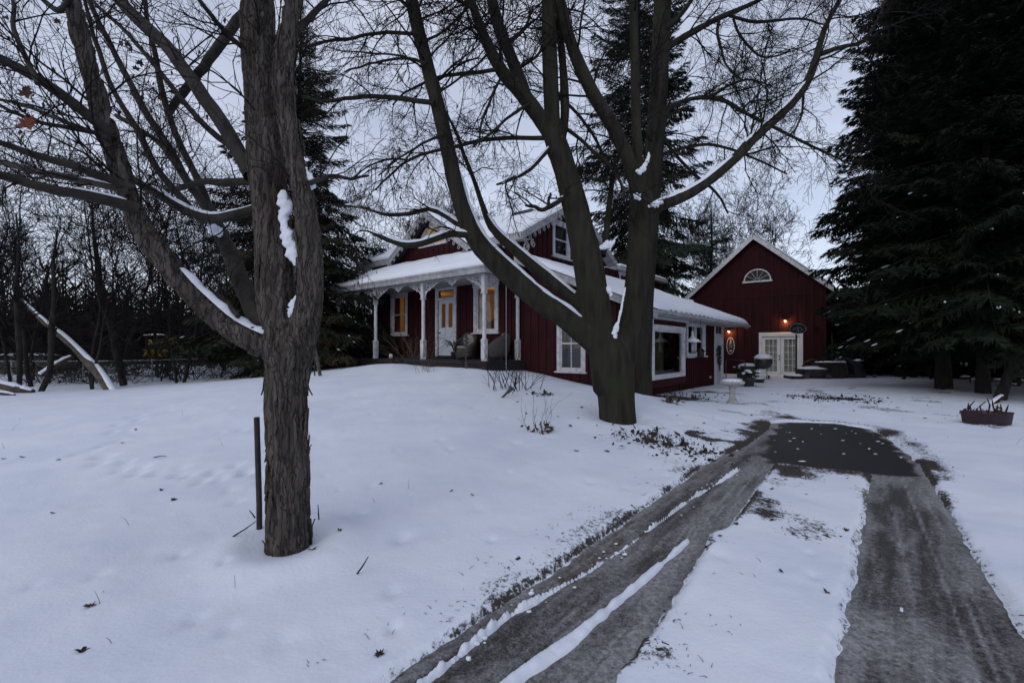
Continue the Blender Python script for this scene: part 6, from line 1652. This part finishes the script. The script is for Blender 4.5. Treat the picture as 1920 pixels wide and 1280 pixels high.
# potted things by the side door
g = ghit(1404, 728); t = thing('flower_pot', g, 'dark pot of snow dusted evergreen boughs near the side door', 'planter')
MB().lathe([(.16, -.03), (.22, .30), (.25, .34), (.22, .34), (.03, .31)], (0, 0, 0), 18).build('pot', M['pot'], t, smooth=True)
def bough_ball(n, s, c, parent, mat, name='greenery'):
    V, Q = [], []
    for k in range(n):
        d = nrm(rng.normal(size=3)); d[2] = abs(d[2]); p0 = np.array(c) + d * s * rng.uniform(.3, 1); a, b = nrm(d + rng.normal(size=3) * .6) * .10, rng.normal(size=3) * .02; V += [p0, p0 + a * .5 + b, p0 + a, p0 + a * .5 - b]; Q.append([4*k, 4*k+1, 4*k+2, 4*k+3])
    o = mesh_np(name, np.array(V), np.array(Q), mat, parent); o['kind'] = 'stuff'
bough_ball(260, .34, (-.05, 0, .35), t, M['evergreen'])
m_ = MB()
for k in range(9): m_.blob((rng.normal() * .2 - .05, rng.normal() * .2, .55 + rng.normal() * .09), rng.uniform(.05, .12), rng.uniform(.05, .1), .04, 9, 5, .1)
m_.build('snow_clumps', M['snow'], t, smooth=True)['kind'] = 'stuff'
g = ghit(1421, 719); t = thing('planter_bowl', g, 'low dark bowl planter topped with snow right of the evergreen pot', 'planter')
MB().lathe([(.20, -.02), (.27, .12), (.29, .14), (.26, .15), (.02, .14)], (0, 0, 0), 18).build('bowl', M['pot'], t, smooth=True)
MB().blob((0, 0, .15), .26, .26, .06, 16, 6, .04, True).build('snow_cap', M['snow'], t, smooth=True)
g = ghit(1403, 711); t = thing('planter_box', g, 'snow covered planter box with dead flowers behind the evergreen pot', 'planter', -YAW)
MB().box(-.42, .42, -.18, .18, -.03, .55).build('box', M['plank'], t, bevel=.01)
for z in (.12, .30, .48): MB().box(-.44, .44, -.205, -.185, z - .07, z + .07).build('slat', M['deck'], t)
MB().blob((0, 0, .56), .44, .22, .13, 16, 6, .06, True).build('snow_cap', M['snow'], t, smooth=True)
stalks('stems', g, 8, .5, .14, M['twig'], t, .006, 3, 21, .35).location = (0, 0, .5)
g = ghit(1388, 712); t = thing('flower_pot', g, 'small snowy shrub in a pot against the barn wall below the plaque', 'planter')
MB().lathe([(.12, -.03), (.16, .26), (.18, .28), (.02, .25)], (0, 0, 0), 16).build('pot', M['pot'], t, smooth=True)
bough_ball(150, .24, (0, 0, .34), t, M['evergreen'])
m_ = MB()
for k in range(5): m_.blob((rng.normal() * .12, rng.normal() * .12, .52 + rng.normal() * .06), .07, .06, .03, 8, 5, .1)
m_.build('snow_clumps', M['snow'], t, smooth=True)['kind'] = 'stuff'

# dark covered things to the right of the barn door
g = ghit(1523, 711); t = thing('garden_cart', g, 'dark tub shaped garden cart with snow inside right of the barn door', 'cart', -.2)
MB().lathe([(.42, .02), (.60, .10), (.66, .38), (.70, .42), (.66, .42), (.05, .36)], (0, 0, 0), 20, 1.1, .7).build('tub', M['cover'], t, smooth=True)
MB().blob((0, 0, .38), .66, .42, .16, 18, 7, .05, True).build('snow_heap', M['snow'], t, smooth=True)
MB().tube([(-.45, 0, .40), (-.32, 0, .72), (0, 0, .86), (.22, 0, .80), (.4, 0, .55)], .035, 8).build('handle', M['metal_dark'], t, smooth=True)
for x in (-.45, .45): MB().tube([(x, -.45, .1), (x, -.52, .1)], .12, 14).build('wheel', M['pot'], t)
g = ghit(1552, 711); t = thing('storage_bench', g, 'dark storage bench with a snowy lid right of the garden cart', 'bench', -.1)
MB().box(-.55, .55, -.3, .3, -.03, .66).build('box', M['cover'], t, bevel=.02)
for x in np.arange(-.5, .5, .2): MB().box(x, x + .185, -.325, -.305, .02, .60).build('slat', M['plank'], t)
MB().box(-.6, .6, -.36, .34, .66, .71).build('lid', M['plank'], t, bevel=.01)
MB().blob((0, 0, .715), .59, .33, .07, 16, 6, .03, True).build('snow_cap', M['snow'], t, smooth=True)
g = ghit(1587, 710); t = thing('tarp_heap', g, 'dark tarp covered heap with snow on top at the right barn corner', 'heap', 0)
m_ = MB(); m_.blob((0, 0, .3), .78, .6, .62, 16, 9, .10); m_.build('tarp', M['cover'], t, smooth=True)
m_ = MB()
for k in range(6): m_.blob((rng.uniform(-.5, .5), rng.uniform(-.3, .2), .82 - .2 * abs(rng.normal())), .22, .18, .06, 9, 5, .1)
m_.build('snow_clumps', M['snow'], t, smooth=True)['kind'] = 'stuff'
g = ghit(1561, 706); t = thing('leaning_pole', g, 'pale wooden pole standing against the barn right of the double door', 'pole')
MB().tube([(0, 0, -.1), (.0, .05, 2.1)], .035, 7).build('pole_shaft', M['log'], t)

# trough planter on the right
g = ghit(1850, 800); t = thing('trough_planter', g, 'oval maroon trough planter with dead stalks at the right in the snow', 'planter', -.25)
MB().lathe([(.36, -.04), (.39, .02), (.42, .22), (.44, .24), (.41, .24), (.38, .19), (.02, .18)], (0, 0, 0), 26, 1.0, .42).build('trough', M['pot_red'], t, smooth=True)
MB().blob((.05, 0, .19), .26, .13, .035, 14, 5, .05, True).build('snow_patch', M['snow'], t, smooth=True)
for k in range(9):
    x = -.32 + k * .08; h = rng.uniform(.12, .32)
    MB().tube([(x, rng.normal() * .04, .15), (x + rng.normal() * .02, rng.normal() * .03, .2 + h * .6), (x + rng.normal() * .03, 0, .2 + h)], [.012, .014, .006], 5).build('stalk', M['twig'], t)
V, Q = [], []
for k in range(60):
    p0 = np.array([rng.uniform(-.35, .4), rng.normal() * .07, .20 + abs(rng.normal()) * .04]); a, b = rng.normal(size=3) * .04, rng.normal(size=3) * .03; V += [p0, p0 + a, p0 + a + b, p0 + b]; Q.append([4*k, 4*k+1, 4*k+2, 4*k+3])
mesh_np('leaf_clump', np.array(V), np.array(Q), M['leaf_brown'], t)['kind'] = 'stuff'

# leaning trunks, stump and logs under the spruces
def log_px(name, px, d0, d1, label, mat='bark_dark', snow=0, cat='log', sides=12, cov=.7):
    P, r = limb_px(px, d0, d1, 18); t = thing(name, P[0], label, cat)
    T = Tubes(); T.add(P - P[0], r * (1 + .1 * fbm(np.arange(18) * .8, np.zeros(18), oct=2, seed=int(px[0][0])) + .06 * rng.normal(size=18)), sides, close=True); T.build('log_body', M[mat], t)
    if cat == 'tree':
        T = Tubes(); twigs_on(T, P - P[0], r, 16, (.5, 1.6), rng, .25, (4, 3, 2), (0, 0, .3), .02, None, .006, .16, .5, .03); T.build('twigs', M['twig'], t)['kind'] = 'stuff'
    if snow:
        TS = Tubes(); snow_strip(TS, P - P[0], r, .02, .97, snow, rng, cov, int(px[0][0]), .4); TS.build('snow_on_log', M['snow'], t)
    return t
log_px('leaning_tree', [(1866,775,22),(1878,738,19),(1892,700,17),(1908,655,16),(1930,600,15),(1960,520,13),(2000,400,9),(2030,300,4)], 12.4, 12.6, 'dark leaning trunk at the right border behind the trough planter', cat='tree', snow=0)
log_px('fallen_log', [(1836,772,10),(1852,762,12),(1868,750,10),(1880,742,8)], 11.6, 12.0, 'thin snowy log lying against the leaning trunk on the right', snow=.02)
g = ghit(1691, 708); t = thing('tree_stump', g, 'dark stump with thin snow under the spruces', 'stump')
MB().lathe([(.30, -.1), (.26, .1), (.235, .46), (.2, .48), (.02, .485)], (0, 0, 0), 14).build('stump_body', M['bark_dark'], t, smooth=False)
MB().blob((0, 0, .485), .2, .2, .035, 12, 5, .05, True).build('snow_cap', M['snow'], t, smooth=True)
# snowy brush beyond the spruces
for k, (px, py, d, n, lab) in enumerate([(1640,700,26,30,'snow flecked brush beyond the barn corner'), (1745,705,24,22,'snow flecked brush between the spruce trunks'), (1890,700,17,26,'snow flecked brush at the right border'), (1615,690,29,26,'low brush behind the tarp heap')]):
    p = at(px, py, d); p[2] = gz(p[0], p[1]); t = thing('brush_heap', p, lab, 'brush', group='snowy brush under the spruces')
    stalks('stems', p, n, 1.5, .6, M['twig'], t, .016, 4, 60 + k, .8)
    m_ = MB()
    for j in range(26): m_.blob((rng.normal() * .8, rng.normal() * .5, abs(rng.normal()) * .5), rng.uniform(.08, .25), rng.uniform(.06, .15), rng.uniform(.03, .07), 7, 4, .15)
    m_.build('snow_clumps', M['snow'], t, smooth=True)['kind'] = 'stuff'

# left border: fallen logs, wire fence, woodpile, digger, neighbour house
log_px('fallen_log', [(222,752,18),(204,726,18),(186,699,17),(160,672,15),(137,648,13),(113,627,12),(92,611,10),(62,583,7),(40,560,4)], 15.2, 16.6, 'leaning fallen log under thick snow at the left yard edge', 'log', .035, cov=.6)
log_px('fallen_log', [(-30,716,16),(0,722,16),(30,729,15),(62,736,13)], 14.2, 14.6, 'snow topped log lying at the left border of the picture', 'log', .05, cov=.75)
log_px('fallen_log', [(-20,735,7),(10,738,7),(28,741,5)], 13.6, 13.7, 'thin snowy stick in front of the log at the left border', 'log', .03)
log_px('fallen_log', [(75,705,10),(95,690,10),(115,678,9),(136,668,8)], 15.6, 16.4, 'thin snowy branch propped beneath the leaning log', 'log', .04)
log_px('leaning_tree', [(232,722,11),(225,690,12),(217,655,12),(209,615,11),(196,575,14),(188,545,12),(184,500,9),(176,440,6),(172,380,3)], 16.8, 17.2, 'dark bent trunk right of the leaning log', 'bark_dark', 0, 'tree')
log_px('leaning_tree', [(75,738,9),(92,700,10),(96,660,9),(97,615,10),(102,560,8),(100,500,6),(108,430,3)], 15.0, 15.2, 'dark thin trunk rising beside the leaning log', 'bark_dark', 0, 'tree')
log_px('leaning_tree', [(35,742,8),(37,700,8),(36,650,8),(33,600,9),(30,540,7),(36,470,5),(30,400,3)], 14.8, 15.2, 'dark thin trunk nearest the left border', 'bark_dark', 0, 'tree')
T0, T1 = np.array([-25.0, 17.5]), np.array([-9.8, 19.6])
L = np.linalg.norm(T1 - T0); gf = gz(*((T0 + T1) / 2))
t = thing('wire_fence', (T0[0], T0[1], 0), 'low chain link fence along the left yard edge', 'fence', math.atan2(*(T1 - T0)[::-1]))
fz_ = lambda s: gz(*(T0 + (T1 - T0) * s / L))
for s in np.arange(0, L + .1, 2.55): MB().tube([(s, 0, fz_(s) - .2), (s, 0, fz_(s) + .98)], .03, 8).build('fence_post', M['metal_light'], t)
MB().tube([(s, 0, fz_(s) + .92) for s in np.linspace(0, L, 12)], .02, 6).build('top_rail', M['metal_light'], t)
V, Q = [], []; n0 = 0
for s in np.arange(-.9, L, .085):
    for sg in (1, -1):
        a = np.array([s if sg > 0 else s + .9, 0.004 * sg, 0]); b = np.array([s + .9 if sg > 0 else s, .004 * sg, .9])
        za, zb_ = fz_(np.clip(a[0], 0, L)), fz_(np.clip(b[0], 0, L)); a[2] += za; b[2] += zb_
        if a[0] < 0 or b[0] < 0 or a[0] > L or b[0] > L: continue
        w = np.array([.0045, 0, 0]); V += [a - w, a + w, b + w, b - w]; Q.append([n0, n0+1, n0+2, n0+3]); n0 += 4
mesh_np('wire_mesh', np.array(V), np.array(Q), M['fence_wire'], t)['kind'] = 'stuff'
p = at(48, 697, 24); p[2] = gz(p[0], p[1]); t = thing('woodpile', p, 'long dark woodpile with snow on top beyond the wire fence', 'woodpile', -.1)
for k in range(9):
    for j in range(3):
        MB().tube([(-1.7 + k * .40 + .2 * (j % 2), -.5, .18 + j * .33), (-1.7 + k * .40 + .2 * (j % 2), .5, .18 + j * .33)], .19, 8).build('log_piece', M['log'], t)
MB().blob((0, 0, 1.02), 2.0, .6, .12, 24, 6, .05, True).build('snow_cap', M['snow'], t, smooth=True)
# mini digger
p = at(294, 682, 36.0); p[2] = gz(p[0], p[1]); t = thing('mini_digger', p, 'small yellow excavator with a white topped cab beyond the fence', 'excavator', -1.75)
MB().box(-.75, .75, -.55, .75, .62, 1.22).build('engine_housing', M['yellow'], t, bevel=.08)
MB().box(-.7, .7, -.6, .55, .5, .62).build('platform', M['metal_dark'], t, bevel=.02)
for x in (-.62, .62):
    tk = MB(); tk.prism([(-.95, .22), (-.8, .06), (.8, .06), (.95, .22), (.95, .34), (.8, .48), (-.8, .48), (-.95, .34)], x - .16, x + .16)
    tk.V = [(y, x_, z) for x_, y, z in tk.V]; tk.build('track', M['metal_dark'], t)
cb = MB()
for x in (-.5, .45):
    for y in (-.5, .5): cb.box(x, x + .06, y, y + .06, 1.2, 2.3)
cb.build('cab_frame', M['metal_dark'], t)
MB().box(-.52, .53, -.52, .58, 1.22, 1.6).build('cab_side', M['board_black'], t)
MB().box(-.46, .46, -.505, -.495, 1.6, 2.28).box(-.46, .46, .545, .555, 1.6, 2.28).build('cab_pane', M['glass'], t)
MB().box(-.3, .3, -.1, .3, 1.5, 1.95).build('seat', M['board_black'], t, bevel=.05)
MB().box(-.58, .6, -.6, .66, 2.3, 2.38).build('cab_roof', M['metal_light'], t, bevel=.02)
MB().blob((0, .03, 2.38), .58, .6, .07, 14, 5, .02, True).build('snow_cap', M['snow'], t, smooth=True)
MB().tube([(-.3, -.7, .9), (-.6, -1.3, 1.9), (-1.1, -2.0, 1.5)], [.14, .13, .1], 6).build('boom', M['yellow'], t)
MB().tube([(-1.1, -2.0, 1.5), (-1.35, -2.2, .5)], [.09, .08], 6).build('stick', M['yellow'], t)
MB().prism([(-1.6, .1), (-1.15, .1), (-1.1, .5), (-1.5, .45)], -2.45, -2.0).build('bucket', M['metal_dark'], t)
MB().box(-.8, .8, -1.15, -1.05, .08, .4).build('blade', M['metal_dark'], t)
# neighbouring white house
p = np.array([-16.5, 46.0, .2]); t = thing('white_house', p, 'far white house glimpsed between the maple and the porch', 'house', .1)
MB().box(-3.2, 3.2, -.1, 6, -.3, 5.2).build('house_wall', M['house_white'], t)
MB().prism([(-3.6, 5.0), (0, 7.6), (3.6, 5.0), (3.5, 4.85), (0, 7.4), (-3.5, 4.85)], -.5, 6.4).build('house_roof', M['roof_snow'], t)
MB().prism([(-3.2, 5.2), (0, 7.3), (3.2, 5.2)], -.1, 6).build('gable', M['house_white'], t)
for x in (-2.6, -1.5, -.3, .9, 2.0):
    for z in (.9, 3.1):
        w_ = MB().box(x, x + .75, -.16, -.1, z, z + 1.25).build('window', M['dark_in'], t)
        MB().box(x - .06, x, -.18, -.1, z - .06, z + 1.31).box(x + .75, x + .81, -.18, -.1, z - .06, z + 1.31).box(x + .345, x + .405, -.18, -.16, z, z + 1.25).build('frame', M['white'], w_)

# ------------------------------------------------------------------ fallen leaves, litter, stalks, crumbs of snow
leaf_px = [(168,1167,1.1),(327,950,1.0),(301,934,.8),(98,981,.7),(112,876,1.0),(40,868,1.3),(6,872,.9),(152,1247,1.0),(585,1056,1.2),(715,918,.9),(637,1023,.8),(230,838,.6),(255,815,.6),(846,930,.7),(886,941,.7),
           (971,760,.9),(986,784,.9),(1071,810,1.0),(1084,797,.8),(1138,857,.9),(1080,855,.9),(1090,775,.8),(1232,946,.9),(1047,789,.7),(1448,930,.9),(1512,936,.6),(1585,1010,.9),(1550,1133,.7),(1465,1092,.6),(1380,1000,.8),(1685,770,1.2),(1735,790,1.0),(1600,775,.8),(1320,800,.8),(1408,783,.9),(1270,783,.8),(500,1165,.0),(712,1253,.9)]
leaf_where = ['alone in the lower left foreground', 'left of the pipe, the larger of a pair', 'left of the pipe, the smaller of a pair', 'far left beneath the foot trail', 'left of the foot trail bend, long and dark', 'near the left border, the biggest there', 'touching the left border', 'lowest at the left bottom edge', 'just right of the near trunk base', 'halfway between near trunk and track', 'low right of the near trunk',
    'beside the upper foot trail', 'at the top of the foot trail', 'in the middle of the lawn, left of two', 'in the middle of the lawn, right of two', 'below the tipped garden light', 'left of the dry weed', 'right of the dry weed, lower', 'right of the dry weed, upper', 'below the big maple, right of two', 'below the big maple, left of two', 'close left of the big maple', 'at the left edge of the wheel track', 'above the dry weed',
    'on the middle strip near the pavement', 'on the middle strip, second from the pavement', 'on the middle strip beside the right track', 'on the middle strip, lower right', 'on the middle strip, small and central', 'at the notch of the middle strip', 'right of the pavement, rusty and large', 'right of the pavement towards the trough', 'behind the pavement', 'between big maple and pavement', 'left of the pavement corner', 'right of the big maple trunk', '', 'at the bottom edge beside the track']
for k, (x, y, s) in enumerate(leaf_px):
    if s == 0: continue
    g = ghit(x, y); o = bpy.data.objects.new('fallen_leaf', LM[(1, 2, 2)[k % 3]]); COL.objects.link(o)
    o.location = (g[0], g[1], g[2] + .006); sc2 = s * (1.0 if g[1] < 6 else 1.5); o.scale = (sc2, sc2, sc2); o.rotation_euler = (rng.uniform(-.5, .5), rng.uniform(-.5, .5), rng.uniform(0, 6.28))
    tag(o, 'dead leaf on the snow ' + leaf_where[k], 'leaf', 'dead leaves scattered on the snow')
for k, (x, y, L_, an, lab) in enumerate([(458,1033,.24,.6,'thin twig lying in the snow at the foot of the iron pipe'), (597,1005,.14,1.5,'short twig standing in the snow right of the shaggy maple'), (180+293,988,.08,1.9,'tiny bent twig left of the iron pipe'), (680,1098,.16,1.0,'short twig lying in the snow below the mound'), (300,868,.2,.1,'dark twig in the snow near the foot trail')]):
    g = ghit(x, y); T = Tubes(); T.add(np.array([[-L_ / 2 * math.cos(an), .02, 0], [0, 0, .02 + .3 * L_ * math.sin(an)], [L_ / 2 * math.cos(an), -.02, .01 + .9 * L_ * math.sin(an)]]), [.006, .005, .003], 5)
    o = T.build('fallen_twig', M['twig']); o.location = g; tag(o, lab, 'twig')
V, Q = [], []; n0 = 0
cand = np.argwhere((THIN > .30) & (RR < 22)); pr_ = THIN[cand[:, 0], cand[:, 1]] * RR[cand[:, 0], cand[:, 1]] ** 2; pr_ /= pr_.sum()
for i, j in cand[rng.choice(len(cand), 1700, p=pr_)]:
    p0 = np.array([GX[i, j], GY[i, j], GZ[i, j] + .006]); s = rng.uniform(.006, .022); a_ = rng.normal(size=3) * [1, 1, .25] * s; b_ = rng.normal(size=3) * [1, 1, .35] * s
    V += [p0, p0 + a_, p0 + a_ + b_, p0 + b_]; Q.append([n0, n0+1, n0+2, n0+3]); n0 += 4
tag(mesh_np('leaf_litter', np.array(V), np.array(Q), M['leaf_dark']), 'dark leaf litter showing through the thin snow', 'leaf litter', kind='stuff')
for k, (cx, cy, n, w, h) in enumerate([(1225,835,170,.34,.10),(1250,843,120,.2,.08),(1205,828,90,.2,.07),(1565,752,300,.6,.05),(1600,758,140,.5,.04),(1020,746,60,.13,.05),(1300,855,130,.3,.03),(1330,866,100,.25,.03),(1530,748,160,.5,.04),(1290,748,200,.6,.04)]):
    g = ghit(cx, cy); V, Q = [], []; n0 = 0
    for q in range(n):
        x, y = g[0] + rng.normal() * w, g[1] + rng.normal() * w * .7; p0 = np.array([x, y, snow_z(x, y) + abs(rng.normal()) * h * .35]); s = rng.uniform(.012, .034); a_ = rng.normal(size=3) * s; b_ = rng.normal(size=3) * s
        V += [p0, p0 + a_, p0 + a_ + b_, p0 + b_]; Q.append([n0, n0+1, n0+2, n0+3]); n0 += 4
    lab = ['heap of dark leaves breaking through the snow below the big maple', 'second dark leaf heap just right of the first below the big maple', 'small leaf heap nearest the big maple trunk', 'bare patch of dark leaves in the yard before the barn', 'right end of the leaf patch in the yard', 'little dark tuft poking out of the mound left of the big maple', 'flat leaves scattered between the big maple and the track', 'flat leaves close to the dark pavement', 'left end of the leaf patch in the yard', 'dark leaves along the foot of the bay window wall'][k]
    tag(mesh_np('leaf_heap', np.array(V), np.array(Q), M['leaf_dark']), lab, 'leaf heap', kind='stuff')
T = Tubes()
cand = np.argwhere((sdL > .02) & (sdL < .45) & (RR < 9) & (GX < 3.2)); pr_ = RR[cand[:, 0], cand[:, 1]] ** 2; pr_ /= pr_.sum()
for i, j in cand[rng.choice(len(cand), 900, p=pr_)]:
    if fbm(np.array([GX[i, j] * 2]), np.array([GY[i, j] * 2]), oct=3, seed=33)[0] < .05: continue
    p0 = np.array([GX[i, j], GY[i, j], GZ[i, j] - .01]); h = rng.uniform(.012, .035); d = rng.normal(size=3) * [.6, .6, 0] + [0, 0, 1]
    T.add(np.array([p0, p0 + d * h * .6, p0 + d * h + [d[0] * h * .4, d[1] * h * .4, -.2 * h]]), [.0022, .0018, .0008], 3)
cand = np.argwhere((sd > .3) & (RR < 16) & (RR > 2.4) & (np.abs(AA) < 1)); pr_ = RR[cand[:, 0], cand[:, 1]] ** 2; pr_ /= pr_.sum()
for i, j in cand[rng.choice(len(cand), 60, p=pr_)]:
    p0 = np.array([GX[i, j], GY[i, j], GZ[i, j] - .01]); h = rng.uniform(.04, .16); d = rng.normal(size=3) * [.35, .35, 0] + [0, 0, 1]
    T.add(np.array([p0, p0 + d * h * .6, p0 + d * h + [d[0] * h * .2, d[1] * h * .2, -.1 * h]]), [.0018, .0015, .0008], 3)
tag(T.build('grass_blades', M['grass']), 'dry grass blades poking through the snow', 'grass', kind='stuff')
# snow crumbs: on the bare pavement and along the ridge in the left track
m_ = MB()
for k in range(46):
    x, y = rng.uniform(poly_P[:, 0].min(), poly_P[:, 0].max()), rng.uniform(poly_P[:, 1].min(), poly_P[:, 1].max())
    if sdist(np.array([x]), np.array([y]), poly_P)[0] > -.05: continue
    s = rng.uniform(.005, .018); m_.blob((x, y, gz(x, y) + .020), s * rng.uniform(1, 3), s, s * .35, 6, 4, .3)
for k in range(36):
    t_ = rng.random() ** .8; i = min(int(t_ * (len(ridge1) - 2)) + 1, len(ridge1) - 2); f = rng.random(); q = ridge1[i] * (1 - f) + ridge1[i+1] * f + rng.normal(size=2) * .045
    s = rng.uniform(.003, .008) * (1.8 if k % 11 == 0 else 1); m_.blob((q[0], q[1], gz(*q) + .018), s * 1.6, s, s * .7, 7, 5, .45)
for k in range(8):
    f = rng.random(); q = ridge1[1] * (1 - f) + ridge1[3] * f + rng.normal(size=2) * .05; s = rng.uniform(.006, .014); m_.blob((q[0], q[1], gz(*q) + .025), s * 1.3, s, s * .9, 7, 5, .3)
tag(m_.build('snow_crumbs', M['snow'], smooth=True, recalc=False), 'crumbs of snow thrown up in the wheel track and on the pavement', 'snow', kind='stuff')
